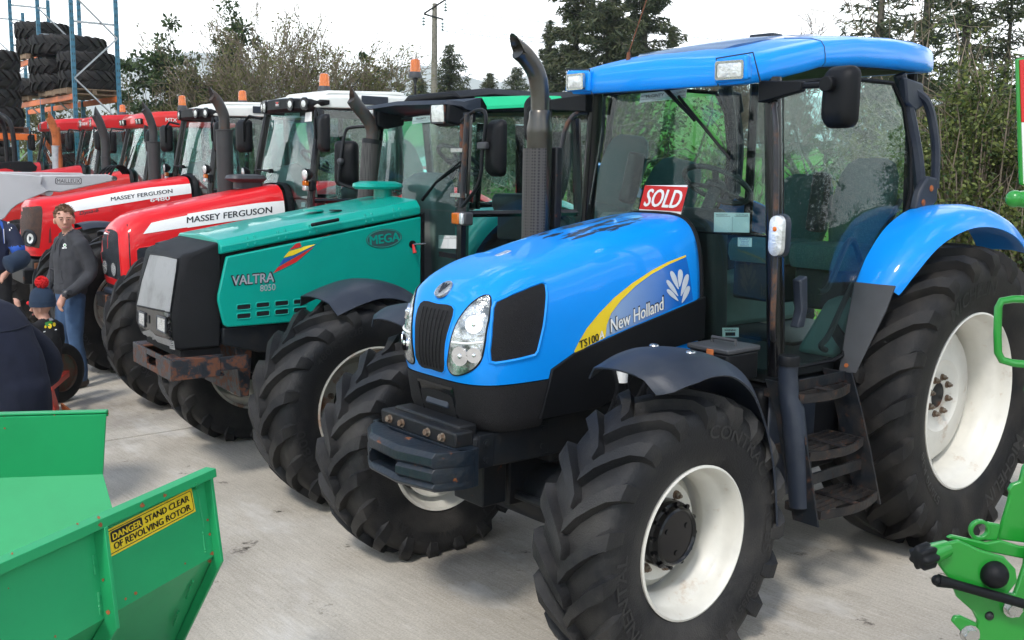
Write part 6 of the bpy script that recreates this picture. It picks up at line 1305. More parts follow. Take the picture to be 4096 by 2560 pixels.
P_, rf, hd_ = red_back(EF, (-0.4934, -11.8117, 0), 'red tractor with twin hung roof lamps carrying a pale grey front loader', 'mtx_red', 0.42, 2.655, 1.995, 2.75, 'hung', zn=1.50)
px_text('MTX', cam_map(bvh_of(rf), EF, zA), (1925, 305), (2055, 312), (1925, 265), 'sticker_white', rf, 0.03, 0.004, 0.3)
stack(P_, 0.78, -0.55, 1.55, 2.20, 2.86, 0.068, 'silencer_grey', 'silencer_grey', 0.13, 0.066)
def EXY(pts, y): return [(lambda q: (q.x, q.z))(EF.on(zA(*p_), 1, y)) for p_ in pts]
la = MB().prism(EXY([(1250, 922), (1300, 940), (1345, 965), (1335, 995), (1100, 1045), (700, 1130), (470, 1110), (470, 935)], 0.78), 0.10, 'Y', 0.70); la = la.build('loader_arm', 'loader_grey', P_, bev=0.012)
lf = MB().prism(EXY([(0, 905), (300, 925), (492, 945), (468, 1040), (572, 1112), (300, 1225), (200, 1275), (130, 1330), (60, 1420), (-150, 1600), (-420, 1850), (-560, 1850), (-420, 1300), (-260, 980)], 0.82), 0.06, 'Y', 0.79).build('loader_arm', 'loader_grey', P_, bev=0.012)
MB().prism(EXY([(1250, 922), (1345, 965), (1100, 1045), (700, 1130), (200, 1275), (60, 1420), (-420, 1850), (-560, 1850), (-260, 980), (0, 905)], 0.78), 0.12, 'Y', -0.82).build('loader_arm', 'loader_grey', P_, bev=0.012)
LM = cam_map(bvh_of(la), EF, zA)
pl = rpoly(642, 960, 948, 1038, 20, 4); pl2 = rpoly(650, 967, 940, 1031, 16, 4); flat_poly('name_plate', [(x, y-(x-795)*0.0) for x, y in pl], LM, 'ink_black', la, 0.002); flat_poly('name_plate_field', pl2, LM, 'loader_grey', la, 0.003); px_text('MAILLEUX', LM, (662, 1022), (930, 1022), (662, 977), 'ink_black', la, 0.012, 0.0045, 0.3)
pv = EF.on(zA(1325, 970), 1, 0.82); MB().tube([(pv.x, 0.66, pv.z), (pv.x, 0.86, pv.z)], 0.035, 12).build('pivot_pin', 'steel', la)
MB().tube([(1.9, -0.8, 1.70), (1.9, 0.78, 1.70)], 0.06, 12).build('cross_tube', 'loader_grey', P_)
for k in range(4): MB().tube(cr_spline([(1.25-0.06*k, 0.62, 1.86), (1.10-0.05*k, 0.58, 2.02+0.01*k), (0.92-0.04*k, 0.50, 2.05), (0.80-0.03*k, 0.42, 1.95)], 5), 0.016, 7).build('loader_hose', 'plastic_black', P_)
nb_ = MB().box((2.60, 0.0, 1.30), (0.45, 0.60, 0.42)).build('nose_cowl', 'loader_grey', P_, bev=0.05); hl = EF.on(zA(150, 1440), 0, 2.84); work_lamp(P_, (2.835, 0.18, 1.34), (1, 0.2, 0), 0.20, 0.13, 0.04, 'plastic_grey', 'headlamp')
FF = Frame(-0.4934, -14.8117, -4)
P_, rf, hd_ = red_back(FF, (-0.4934, -14.8117, 0), 'dark red tractor with name letters between two square roof lamps', 'case_red', 0.15, 2.70, 2.05, 2.55, 'pair', xw=2.0, xr=-0.9, zn=1.55)
px_text('CASE IH', cam_map(bvh_of(rf), FF, zA), (948, 352), (1018, 352), (948, 318), 'sticker_white', rf, 0.05, 0.006, 0.3)
stack(P_, 0.62, -0.55, 1.55, 2.38, 2.90, 0.075, 'galv_mesh' if 'galv_mesh' in MATS else 'galv', 'rusty_orange', 0.10, 0.066)
MB().tube([(0.58, -0.52, 1.8), (0.60, -0.55, 2.70)], 0.06, 14).build('rusty_pipe', 'rusty_orange', P_)
beacon(P_, (-0.39, 0.0, 2.93), h=0.12)
GF = Frame(-0.4934, -17.8117, -4)
P_, rf, hd_ = red_back(GF, (-0.4934, -17.8117, 0), 'red tractor beside the tyre racks with black loader arms and a hoop guard', 'case_red', -0.02, 2.72, 2.09, 2.4, 'pair', xw=1.9, xr=-1.0, zn=1.6)
for s_ in (1, -1): MB().prism([(0.35, 2.0), (0.45, 2.10), (0.8, 2.09), (2.6, 1.86), (2.6, 1.76), (0.9, 1.96), (0.4, 1.85)], 0.08, 'Y', s_*0.52-0.04).build('loader_arm', 'metal_black', P_, bev=0.01)
MB().tube(cr_spline([(0.70, 0.38, 1.9), (0.71, 0.38, 2.5), (0.75, 0.36, 2.80), (0.85, 0.25, 2.95), (0.92, 0.0, 3.0), (0.85, -0.25, 2.95), (0.75, -0.36, 2.8), (0.71, -0.38, 2.5), (0.70, -0.38, 1.9)], 5), 0.045, 10).build('hoop_guard', 'metal_black', P_)
# ------------------------------------------------------------------ land, vegetation
import numpy as np
RNG = np.random.default_rng(11)
bpy.data.objects.remove(bpy.data.objects['field_ground'])
def smooth01(t): t = max(0.0, min(1.0, t)); return t*t*(3-2*t)
def land_z(x, y):
    z = -0.30
    z += 5.2*smooth01((-7-x)/95.0)                       # field climbs behind the row
    z += 1.2*smooth01((-40-y)/120.0)
    return z
gx = sorted(set([-3300, -2200, -1400, -900, -600, -400, -300, -220, -170, -130]+list(range(-100, 30, 5))+[40, 80, 150, 300, 700, 1500, 3300])); gy = sorted(set([-3300, -2000, -1200, -700, -400, -250, -160, -120]+list(range(-90, 40, 6))+[60, 120, 300, 800, 2000, 3300]))
fm = MB(); fm.add([(x, y, land_z(x, y)) for x in gx for y in gy], [(i*len(gy)+j, (i+1)*len(gy)+j, (i+1)*len(gy)+j+1, i*len(gy)+j+1) for i in range(len(gx)-1) for j in range(len(gy)-1)])
tag(fm.build('field_ground', 'field_grass', ang=60), kind='structure')
# far ridge, from the skyline in the photograph, about 2.6 km off
ground_material('moor', (0.17, 0.165, 0.15), (0.30, 0.29, 0.27), 0.004)
sky_pts = [(-900, 330), (-300, 300), (100, 290), (470, 245), (560, 232), (640, 222), (760, 208), (850, 206), (930, 232), (1050, 290), (1250, 330), (1500, 300), (1600, 268), (1640, 258), (1720, 268), (1800, 290), (1950, 330), (2100, 320), (2160, 268), (2300, 330), (2600, 360), (3000, 380), (3600, 400), (4500, 420), (5200, 400)]
hm = MB(); G = []
for i in range(120):
    px = -900+6100*i/119; py = interp(sky_pts, px)+4*sin(i*1.7)+3*sin(i*0.6+1); top = at(px, py, 2600)
    d = Vector((top.x-CAM.x, top.y-CAM.y, 0)).normalized(); col_ = []
    for (t, dz) in ((-900, 0), (-600, 0.22), (-380, 0.48), (-180, 0.74), (-60, 0.93), (0, 1.0), (300, 0.8), (900, 0.0)):
        q = Vector((top.x, top.y, 0))+d*t; col_.append(Vector((q.x, q.y, -2+(top.z+2)*dz+(0 if t in (0, -900, 900) else 7*sin(i*0.9+t*0.02)))))
    G.append(col_)
hm.add([p for r in G for p in r], [(i*8+j, (i+1)*8+j, (i+1)*8+j+1, i*8+j+1) for i in range(119) for j in range(7)])
tag(hm.build('hills', 'moor', ang=60), kind='structure')
# ---- leaf clouds
def leaf_material(name, c1, c2, c3=None, rough=0.5, trans=0.25, spec=0.3):
    m, t, b = _new(name); N = t.nodes.new; L = t.links.new
    ge = N('ShaderNodeNewGeometry'); r = N('ShaderNodeValToRGB'); r.color_ramp.elements[0].color = c1+(1,); r.color_ramp.elements[1].color = c2+(1,)
    if c3: e = r.color_ramp.elements.new(0.85); e.color = c3+(1,)
    L(ge.outputs['Random Per Island'], r.inputs['Fac']); L(r.outputs['Color'], b.inputs['Base Color']); b.inputs['Roughness'].default_value = rough; b.inputs['Specular IOR Level'].default_value = spec
    tr = N('ShaderNodeBsdfTranslucent'); L(r.outputs['Color'], tr.inputs['Color']); mxs = N('ShaderNodeMixShader'); mxs.inputs[0].default_value = trans; L(b.outputs[0], mxs.inputs[1]); L(tr.outputs[0], mxs.inputs[2]); L(mxs.outputs[0], t.nodes['Material Output'].inputs['Surface'])
    return m
leaf_material('leaf_holly', (0.018, 0.045, 0.013), (0.075, 0.120, 0.030), (0.17, 0.195, 0.05), 0.5, 0.2, 0.25)
leaf_material('leaf_olive', (0.050, 0.060, 0.020), (0.13, 0.14, 0.045), (0.17, 0.16, 0.06), 0.6, 0.25)
leaf_material('leaf_evergreen', (0.026, 0.052, 0.020), (0.080, 0.120, 0.042), None, 0.5, 0.2)
leaf_material('leaf_young', (0.10, 0.105, 0.035), (0.19, 0.19, 0.07), None, 0.6, 0.3)
leaf_material('needle', (0.028, 0.050, 0.028), (0.075, 0.105, 0.052), (0.12, 0.125, 0.06), 0.6, 0.30)
leaf_material('twig_mat', (0.14, 0.11, 0.08), (0.27, 0.22, 0.165), None, 0.8, 0.0, 0.2)
leaf_material('twig_red', (0.11, 0.070, 0.055), (0.20, 0.14, 0.11), None, 0.8, 0.0, 0.2)
mat('bark', (0.095, 0.080, 0.062), 0.9, noise=0, col2=(0.045, 0.040, 0.032), nscale=6, bump=0.5, bscale=25)
mat('bark_pale', (0.20, 0.175, 0.14), 0.9, noise=0, col2=(0.10, 0.085, 0.065), nscale=8, bump=0.4, bscale=25)
def leaves(name, C_, D_, ln, wd, m_, parent, twist=True):
    """one diamond leaf per row of C_ (centres) along D_ (directions)"""
    n = len(C_); C_ = np.asarray(C_, dtype=np.float64); D_ = np.asarray(D_, dtype=np.float64); D_ /= (np.linalg.norm(D_, axis=1, keepdims=True)+1e-9)
    r = RNG.normal(size=(n, 3)); s_ = np.cross(D_, r); s_ /= (np.linalg.norm(s_, axis=1, keepdims=True)+1e-9)
    ln = np.broadcast_to(np.asarray(ln), (n,))[:, None]; wd = np.broadcast_to(np.asarray(wd), (n,))[:, None]
    V_ = np.empty((n, 4, 3)); V_[:, 0] = C_-D_*ln*0.5; V_[:, 1] = C_+s_*wd*0.5-D_*ln*0.05; V_[:, 2] = C_+D_*ln*0.5; V_[:, 3] = C_-s_*wd*0.5-D_*ln*0.05
    me = bpy.data.meshes.new(name); me.vertices.add(n*4); me.vertices.foreach_set('co', V_.reshape(-1)); me.loops.add(n*4); me.loops.foreach_set('vertex_index', np.arange(n*4, dtype=np.int32)); me.polygons.add(n); me.polygons.foreach_set('loop_start', np.arange(0, n*4, 4, dtype=np.int32)); me.polygons.foreach_set('loop_total', np.full(n, 4, dtype=np.int32))
    me.update(); me.materials.append(MATS[m_]); return link(name, me, parent)
def limbs(name, segs, m_, parent, n=4):
    """segs: (p0, p1, r0, r1)"""
    k = len(segs); P0 = np.array([s_[0] for s_ in segs], float); P1 = np.array([s_[1] for s_ in segs], float); R0 = np.array([s_[2] for s_ in segs])[:, None]; R1 = np.array([s_[3] for s_ in segs])[:, None]
    D_ = P1-P0; D_ /= (np.linalg.norm(D_, axis=1, keepdims=True)+1e-9); a = np.where(np.abs(D_[:, 2:3]) < 0.9, np.array([[0, 0, 1.0]]), np.array([[1.0, 0, 0]])); U = np.cross(D_, a); U /= (np.linalg.norm(U, axis=1, keepdims=True)+1e-9); W_ = np.cross(D_, U)
    V_ = np.empty((k, 2*n, 3))
    for j in range(n):
        t = 2*pi*j/n; o = U*cos(t)+W_*sin(t); V_[:, j] = P0+o*R0; V_[:, n+j] = P1+o*R1
    q = np.array([[j, (j+1) % n, n+(j+1) % n, n+j] for j in range(n)], dtype=np.int32); F_ = (q[None]+(np.arange(k, dtype=np.int32)*2*n)[:, None, None]).reshape(-1)
    me = bpy.data.meshes.new(name); me.vertices.add(k*2*n); me.vertices.foreach_set('co', V_.reshape(-1)); me.loops.add(len(F_)); me.loops.foreach_set('vertex_index', F_); me.polygons.add(k*n); me.polygons.foreach_set('loop_start', np.arange(0, len(F_), 4, dtype=np.int32)); me.polygons.foreach_set('loop_total', np.full(k*n, 4, dtype=np.int32)); me.update(); me.materials.append(MATS[m_]); me.shade_smooth()
    return link(name, me, parent)
def rvec(r): return Vector((r.gauss(0, 1), r.gauss(0, 1), r.gauss(0, 1)))
def grow(segs, tips, p, d, ln, rad, depth, r, spread=0.55, up=0.10, kids=(2, 4), steps=3, shrink=0.72, rmin=0.004, wob=0.16):
    q = p.copy(); dd = d.copy(); r0 = rad
    for k in range(steps):
        dd = (dd+rvec(r)*wob+Vector((0, 0, up))).normalized(); q2 = q+dd*(ln/steps); r1 = max(rmin, rad*(1-0.5*(k+1)/steps)); segs.append((tuple(q), tuple(q2), r0, r1)); tips.append((q2.copy(), dd.copy(), depth))
        if depth > 0 and k > 0 or (depth > 0 and steps == 1):
            pass
        q = q2; r0 = r1
        if depth > 0:
            for _ in range(r.randint(*kids) if k == steps-1 else r.randint(0, 2)):
                nd = (dd+rvec(r)*spread).normalized(); grow(segs, tips, q, nd, ln*shrink*r.uniform(0.7, 1.15), r1*0.75, depth-1, r, spread, up, kids, steps, shrink, rmin, wob)
def tree_root(name, x, y, label, cat='tree', group=None, z=None):
    return tag(empty(name, (x, y, land_z(x, y) if z is None else z)), label, cat, group)
def conifer(x, y, h, rad, label, seed, group=None, dens=1.0, z=None, name='conifer_tree', lean=0, skip=0.0, m_='needle'):
    r = random.Random(seed); o = tree_root(name, x, y, label, 'tree', group, z); segs = []; C_ = []; D_ = []
    k = 10
    for i in range(k): segs.append(((lean*i/k*h, 0, h*i/k), (lean*(i+1)/k*h, 0, h*(i+1)/k), 0.022*h*(1-i/k)+0.01, 0.022*h*(1-(i+1)/k)+0.01))
    zc = 0.10*h
    while zc < h*0.985:
        f = 1-zc/h; L0 = rad*(f**0.75)*r.uniform(0.7, 1.15)+0.12; nb = r.randint(3, 6)
        a0 = r.uniform(0, 6.28)
        for b in range(nb):
            if r.random() < skip: continue
            a = a0+6.28*b/nb+r.uniform(-0.4, 0.4); ll = L0*r.uniform(0.6, 1.2); n = max(3, int(ll/0.35)); p = Vector((lean*zc, 0, zc)); dz = r.uniform(0.0, 0.35)*(1 if f < 0.5 else 0.6); d = Vector((cos(a), sin(a), dz+r.uniform(-0.1, 0.15)))
            for s_ in range(n):
                d = (d+Vector((0, 0, -0.10 if s_ < n*0.6 else 0.14))+rvec(r)*0.06).normalized(); q = p+d*(ll/n); segs.append((tuple(p), tuple(q), 0.004*h*0.5*(1-s_/n)+0.006, 0.004*h*0.5*(1-(s_+1)/n)+0.005))
                m = int(24*dens*(ll/n)/0.35)+3
                for _ in range(m):
                    t = r.random(); side = Vector((-sin(a), cos(a), 0))*r.choice((-1, 1)); w2 = (0.16+0.30*ll/max(rad, 0.1)*(1-abs(2*(s_+t)/n-0.9)))*rad*0.33; off = side*r.random()*w2+Vector((0, 0, r.uniform(-0.20, 0.05)*rad*0.5)); C_.append(tuple(p+(q-p)*t+off)); D_.append(tuple(d*0.6+side*0.6+Vector((0, 0, -0.35))+rvec(r)*0.5))
                p = q
        zc += h*0.022*r.uniform(0.7, 1.3)*(1.0+0.5*f)
    limbs('trunk', segs, 'bark', o, 4)
    n = len(C_); sz = np.array([0.016*h+0.15]*n)*RNG.uniform(0.5, 1.4, n); leaves('crown', C_, D_, sz, sz*0.17, m_, o); return o
def bare_tree(x, y, h, label, seed, group=None, m_='twig_red', leaf=None, depth=4, stems=1, spread=0.5, z=None, name='bare_tree', nleaf=2, lsz=0.09, r0=None, up=0.10, cat='tree', fan=0.25, lwd=0.5, shrink=0.72, kids=(2, 3)):
    r = random.Random(seed); o = tree_root(name, x, y, label, cat, group, z); segs = []; tips = []
    for s_ in range(stems):
        d = (Vector((0, 0, 1))+Vector((r.gauss(0, 1), r.gauss(0, 1), 0))*(fan if stems > 1 else 0.05)).normalized(); grow(segs, tips, Vector((r.gauss(0, 0.15), r.gauss(0, 0.15), 0)) if stems > 1 else Vector((0, 0, 0)), d, h*0.42*r.uniform(0.8, 1.1), r0 or 0.018*h/(stems**0.4), depth, r, spread, up, kids, 3, shrink, 0.014 if h > 8 else (0.009 if name == 'budding_shrub' else 0.005))
    tq = 0.025 if h > 8 else (0.018 if name == 'budding_shrub' else 0.012); thick = [s_ for s_ in segs if s_[2] > tq]; thin = [s_ for s_ in segs if s_[2] <= tq]
    if len(thin) < 60: thick += thin; thin = []
    limbs('trunk', thick or segs[:1], 'bark_pale' if m_ == 'twig_mat' else 'bark', o, 5)
    if thin: tag(limbs('branches', thin, m_, o, 3), kind='stuff')
    if leaf:
        T = [t for t in tips if t[2] <= 2]; C_ = []; D_ = []
        for (p, d, dp) in T:
            for _ in range(nleaf): C_.append(tuple(p+rvec(r)*0.09)); D_.append(tuple(d+rvec(r)*0.9))
        n = len(C_); sz = lsz*RNG.uniform(0.5, 1.3, n); leaves('crown', C_, D_, sz, sz*lwd, leaf, o)
    return o
def bush(x, y, h, w_, dpt, label, seed, leaf, n, lsz, group=None, name='bush', z=None, twig='twig_mat', cat='bush', rag=0.35, rot=0.0, base=0.0):
    """dense evergreen: stems inside, leaves gathered in clumps through a ragged volume"""
    r = random.Random(seed); o = tree_root(name, x, y, label, cat, group, z); o.rotation_euler = (0, 0, rot); segs = []; C_ = []; D_ = []; nc = max(12, int(n/90)); cl = []
    for _ in range(nc):
        a = r.uniform(0, 6.28); rr_ = sqrt(r.random())**0.8; zz = r.random()**0.85; wz = (1-zz**2.6)**0.5 if zz > 0.3 else 1.0; k = 1+r.gauss(0, rag*0.4)
        cl.append(Vector((cos(a)*rr_*w_/2*wz*k, sin(a)*rr_*dpt/2*wz*k, base+zz*(h-base)*(1+r.gauss(0, rag*0.22)))))
    for c in cl:
        b0 = Vector((c.x*0.25, c.y*0.25, 0)); mid = (b0+c)*0.5+rvec(r)*0.12; segs.append((tuple(b0), tuple(mid), 0.022, 0.014)); segs.append((tuple(mid), tuple(c), 0.014, 0.006)); rad = r.uniform(0.18, 0.42)*(w_/3.2)**0.4
        out = Vector((c.x, c.y, 0)).normalized() if Vector((c.x, c.y, 0)).length > 0.05 else Vector((0, 0, 1))
        tip = c+(out*0.5+Vector((0, 0, 1))+rvec(r)*0.4).normalized()*rad*1.3; segs.append((tuple(c), tuple(tip), 0.008, 0.003))
        for _ in range(int(n/nc)):
            v = rvec(r); v = v/(v.length+1e-6)*rad*(r.random()**0.45); v.z *= 0.85; C_.append(tuple(c+v)); D_.append(tuple(v*2+rvec(r)*0.25+Vector((0, 0, 0.06))))
    limbs('stems', segs, twig, o, 4); m = len(C_); sz = lsz*RNG.uniform(0.6, 1.35, m); leaves('crown', C_, D_, sz, sz*0.55, leaf, o); return o
def gpos(px, dist): q = at(px, 700, dist); return q.x, q.y
# ---- hedge plants right behind the row (hawthorn, open) and holly at the right
G1 = 'hedge plants behind the tractors'
hx = -5.3
for i, (y, h) in enumerate(((-2.9, 2.9), (-4.4, 3.1), (-5.9, 3.0), (-7.6, 3.1), (-9.6, 3.2), (-12.0, 3.2), (-14.6, 3.3))):
    bare_tree(hx+random.uniform(-0.3, 0.3), y, h, 'bare hawthorn of the thin hedge, seen between and through the tractor cabs', 100+i, G1, 'twig_mat', None, 3, 4, 0.7, -0.05, 'hawthorn_bush', 0, 0.055, 0.03, 0.02, 'bush', 0.5)
bush(-4.7, -1.35, 3.0, 2.4, 1.6, 'big glossy holly bush behind the blue tractor rear wheel', 201, 'leaf_holly', 34000, 0.050, None, 'holly_bush', -0.05, rag=0.30)
bush(-5.0, 0.75, 2.75, 2.6, 1.6, 'glossy holly bush beyond the red and white marker board', 202, 'leaf_holly', 18000, 0.050, None, 'holly_bush', -0.05, rag=0.3)
bush(-4.3, -0.4, 1.9, 2.2, 1.2, 'low dark holly under the big holly bush, by the blue mudguard', 204, 'leaf_holly', 15000, 0.050, None, 'holly_bush', -0.05, rag=0.3)
for i, (x, y, h) in enumerate(((-3.75, -1.2, 2.4), (-3.8, -0.1, 2.7), (-3.7, 0.9, 2.5))):
    bare_tree(x, y, h*1.12, 'straggling bare briar growing through the holly', 220+i, 'briars in the holly', 'twig_mat', 'leaf_young', 3, 2, 0.75, -0.05, 'briar', 1, 0.04, 0.014, 0.0, 'bush', 0.45)
src_h = [o for o in bpy.data.objects if o.name.startswith('holly_bush')][:2]
def copy_tree(src, x, y, sc, rz, label, group):
    c = src.copy(); COL.objects.link(c); c.location = (x, y, max(-0.05, land_z(x, y))); c.scale = (sc,)*3; c.rotation_euler = (0, 0, rz); c['label'] = label; c['group'] = group
    for ch in src.children: d = ch.copy(); COL.objects.link(d); d.parent = c
    return c
for i in range(11): copy_tree(src_h[i % 2], -5.1+0.3*(i % 3), 2.9+2.2*i, 0.95+0.06*(i % 4), i*0.9, 'holly of the hedge running on beyond the marker board', 'hedge beyond the marker board')
# ---- far hedgerow and trees beyond the field
G2 = 'dark hedgerow trees along the top of the field'
for i in range(22):
    px = 1500+i*130+random.uniform(-40, 40); d = random.uniform(88, 100); x, y = gpos(px, d)
    bush(x, y, random.uniform(4.0, 6.5), random.uniform(6, 9), 4.0, 'dark rounded tree in the hedgerow at the top of the field', 300+i, 'leaf_evergreen', 1500, 0.55, G2, 'hedgerow_tree', cat='tree', rag=0.4)
# ---- left shrubs behind the racks
for i, (px, d, h, w_, leaf, lab) in enumerate(((640, 34, 5.3, 3.6, 'leaf_evergreen', 'tall dark evergreen bush right of the tyre racking'), (520, 36, 4.4, 4.0, 'leaf_olive', 'olive scrub bush behind the blue rack uprights'), (780, 36, 4.3, 3.0, 'leaf_evergreen', 'round evergreen bush between the racking and the white roofs'), (720, 33, 4.0, 3.4, 'leaf_olive', 'olive brushwood in front of the evergreen bushes'), (860, 37, 4.2, 2.8, 'leaf_evergreen', 'broad evergreen bush with a jutting top'), (960, 35, 5.4, 3.0, 'leaf_evergreen', 'dark glossy evergreen at the left foot of the budding shrub'), (380, 35, 4.0, 4.0, 'leaf_olive', 'low olive scrub seen under the rack beams'), (200, 37, 4.0, 5.0, 'leaf_olive', 'olive scrub beyond the stacked tyres'), (1080, 36, 3.6, 3.4, 'leaf_olive', 'olive thicket under the budding shrub'), (1330, 38, 3.8, 4.4, 'leaf_olive', 'olive thicket behind the orange beacons'), (1500, 42, 5.0, 3.2, 'leaf_evergreen', 'dark evergreen right of the budding shrub'))):
    x, y = gpos(px, d); bush(x, y, h*(1.16 if leaf == 'leaf_evergreen' else 1.0), w_, 2.6, lab, 400+i, leaf, 9000 if leaf == 'leaf_evergreen' else 6500, 0.15 if leaf == 'leaf_evergreen' else 0.11, None, 'evergreen_bush' if leaf == 'leaf_evergreen' else 'scrub_bush', rag=0.5)
# budding shrubs: many thin upright stems
for i, (px, d, h, lab) in enumerate(((1130, 33, 7.4, 'tall budding shrub with many thin stems behind the white roofs'), (1330, 34, 6.8, 'spreading budding shrub behind the orange beacons'), (1010, 34, 6.6, 'slender budding shrub beside the dark evergreen'), (1460, 38, 5.6, 'low budding shrub left of the utility pole'))):
    x, y = gpos(px, d); bare_tree(x, y, h, lab, 500+i, None, 'twig_mat', 'leaf_young', 4, 5, 0.42, None, 'budding_shrub', 1, 0.10, 0.045, 0.07, 'tree', 0.34, 0.5, 0.66, (2, 3))
# conifers
for i, (px, d, top, rad, lab) in enumerate(((1795, 52, 165, 3.0, 'single young spruce beside the utility pole'), (1955, 60, 290, 2.4, 'small dark spruce between the pole and the blue tractor exhaust'), (2060, 66, 262, 3.2, 'grey green spruce behind the blue tractor exhaust'), (1680, 60, 300, 3.0, 'short spruce left of the utility pole'))):
    x, y = gpos(px, d); tp = at(px, top, d); conifer(x, y, tp.z-land_z(x, y), rad, lab, 600+i, None, 1.0)
G3 = 'tall conifers behind the blue tractor cab'
for i, (px, d, h, rad) in enumerate(((2290, 44, 13.5, 2.5), (2420, 42, 14.5, 2.4), (2560, 46, 14.0, 2.5), (2190, 50, 9.0, 1.8), (2670, 52, 8.6, 1.1))):
    x, y = gpos(px, d); conifer(x, y, h, rad, ('thick ragged conifer at the heart of the tall clump behind the blue windscreen', 'tallest ragged conifer of the clump behind the blue windscreen', 'ragged conifer of the tall clump, next to the slim spire', 'shorter ragged conifer of the clump, next to the blue exhaust tip', 'slim spire conifer right of the tall conifer clump')[i], 620+i, G3 if i < 4 else None, 1.7, skip=0.10)
G4 = 'conifers above the holly'
for i, (px, d, h, rad) in enumerate(((3480, 36, 12.0, 2.6), (3660, 33, 12.0, 2.6), (3820, 38, 12.5, 2.8), (3990, 36, 8.6, 2.2), (4180, 34, 8.0, 2.4))):
    x, y = gpos(px, d); conifer(x, y, h, rad, ('old dark conifer over the rear of the blue roof', 'old dark conifer with open boughs above the end of the blue roof', 'thick old conifer straight above the big holly', 'lower dark conifer above the marker board', 'dark conifer past the marker board')[i], 640+i, G4, 0.8, skip=0.42)
for i, (px, d, h, lab) in enumerate(((2810, 60, 8.2, 'rounded bare tree beside the slim spire conifer'), (3060, 62, 8.6, 'wide bare tree behind the blue roof'), (3230, 50, 8.4, 'bare tree with reddish twigs over the blue roof'), (3330, 40, 7.0, 'bare tree left of the dark conifers'))):
    x, y = gpos(px, d); bare_tree(x, y, h, lab, 660+i, None, 'twig_red', None, 5, 1, 0.55, None, 'bare_tree', 0, 0.1, None, 0.10)
x, y = gpos(2830, 58); bush(x, y, 4.6, 2.2, 2.0, 'ivy clad dark stump of a tree behind the blue roof', 690, 'leaf_evergreen', 1200, 0.2, None, 'ivy_tree', cat='tree')
x, y = -6.4, -1.9; bare_tree(x, y, 5.6, 'slender young tree with few twigs rising over the blue roof', 700, None, 'twig_mat', 'leaf_young', 3, 1, 0.8, None, 'sapling', 1, 0.05, 0.03, 0.02)
for i, (px, d) in enumerate(((3520, 24), (3700, 22), (3900, 26))):
    x, y = gpos(px, d); bush(x, y, 3.6+0.3*i, 4.0, 2.5, 'tangled bramble bank below the dark conifers', 710+i, 'leaf_olive', 2600, 0.12, 'bramble bank below the conifers', 'bramble', rag=0.5)
src_c = [o for o in bpy.data.objects if o.name.startswith('conifer_tree') and o.parent is None and o.get('group') == G3][0]
for i, (x, y) in enumerate(((14, 33), (22, 36), (5, 31), (33, 30), (-4, 34), (42, 20), (46, 6), (38, -16), (44, -30))): copy_tree(src_c, x, y, 0.75+0.07*(i % 4), i*1.3, 'conifer across the yard, mirrored in the cab glass', 'conifers across the yard')
# utility pole
x, y = gpos(1735, 50); zt_ = at(1742, 14, 50).z; zb_ = land_z(x, y)
po = tag(empty('utility_pole', (x, y, zb_)), 'wooden utility pole with slanted crossarms and hanging insulators', 'pole'); H = zt_-zb_
mat('pole_wood', (0.22, 0.20, 0.165), 0.9, col2=(0.12, 0.11, 0.085), nscale=10, bump=0.3)
MB().tube([(0, 0, 0), (0, 0, H*0.5), (0, 0, H)], [0.21, 0.17, 0.115], 12).build('post', 'pole_wood', po)
rg = Vector((rgt0.x, rgt0.y, 0)).normalized(); Mpx = 50/FPX*0.3307
def pp(u, v): return rg*((u-428)*Mpx)+Vector((0, 0, H-(v-40)*Mpx))
mat('insulator', (0.03, 0.10, 0.10), 0.2, coat=0.5)
for a, b_ in (((300, 160), (560, -8)), ((300, 165), (528, 222))): MB().tube([pp(*a)+Vector((0.05, 0.1, 0)), pp(*b_)+Vector((0.05, 0.1, 0))], 0.045, 6).build('crossarm', 'metal_black', po)
for (u, v) in ((555, 5), (300, 170), (522, 228)):
    p = pp(u, v); b = MB(); b.tube([p, p-Vector((0, 0, 0.55))], 0.015, 6)
    for k in range(3):
        c = p-Vector((0, 0, 0.17+0.14*k)); b.lathe([(0.02, 0.05), (0.09, 0.0), (0.085, -0.015), (0.02, -0.02)], 12, 'Z', c)
    b.build('insulator', 'insulator', po)
for (u, v) in ((555, 120), (300, 285), (522, 350)):
    p = pp(u, v)+Vector((x, y, zb_)); pts = [p+rg*(60*t)+Vector((0, 0, -1.2*4*t*(1-t)*1.0-0.35*t*4)) for t in [k/12 for k in range(13)]]
    tag(MB().tube(pts, 0.012, 4).build('power_line', 'insulator'), 'thin power line running from the pole across the tall conifers', 'cable', 'power lines from the pole')

# the air: one even, pale volume round everything, so that the ridge fades
hzb = MB().box((0, 0, 189.0), (7000, 7000, 382.0)).mesh('haze', None, 0); hm_ = bpy.data.materials.new('haze'); hm_.use_nodes = True; hm_.node_tree.nodes.clear()
ho = hm_.node_tree.nodes.new('ShaderNodeOutputMaterial'); hv = hm_.node_tree.nodes.new('ShaderNodeVolumePrincipled'); hv.inputs['Color'].default_value = (0.93, 0.95, 1.0, 1); hv.inputs['Density'].default_value = 0.0004; hv.inputs['Anisotropy'].default_value = 0.2; hm_.node_tree.links.new(hv.outputs[0], ho.inputs['Volume']); hzb.materials.append(hm_); tag(link('haze', hzb), kind='stuff')
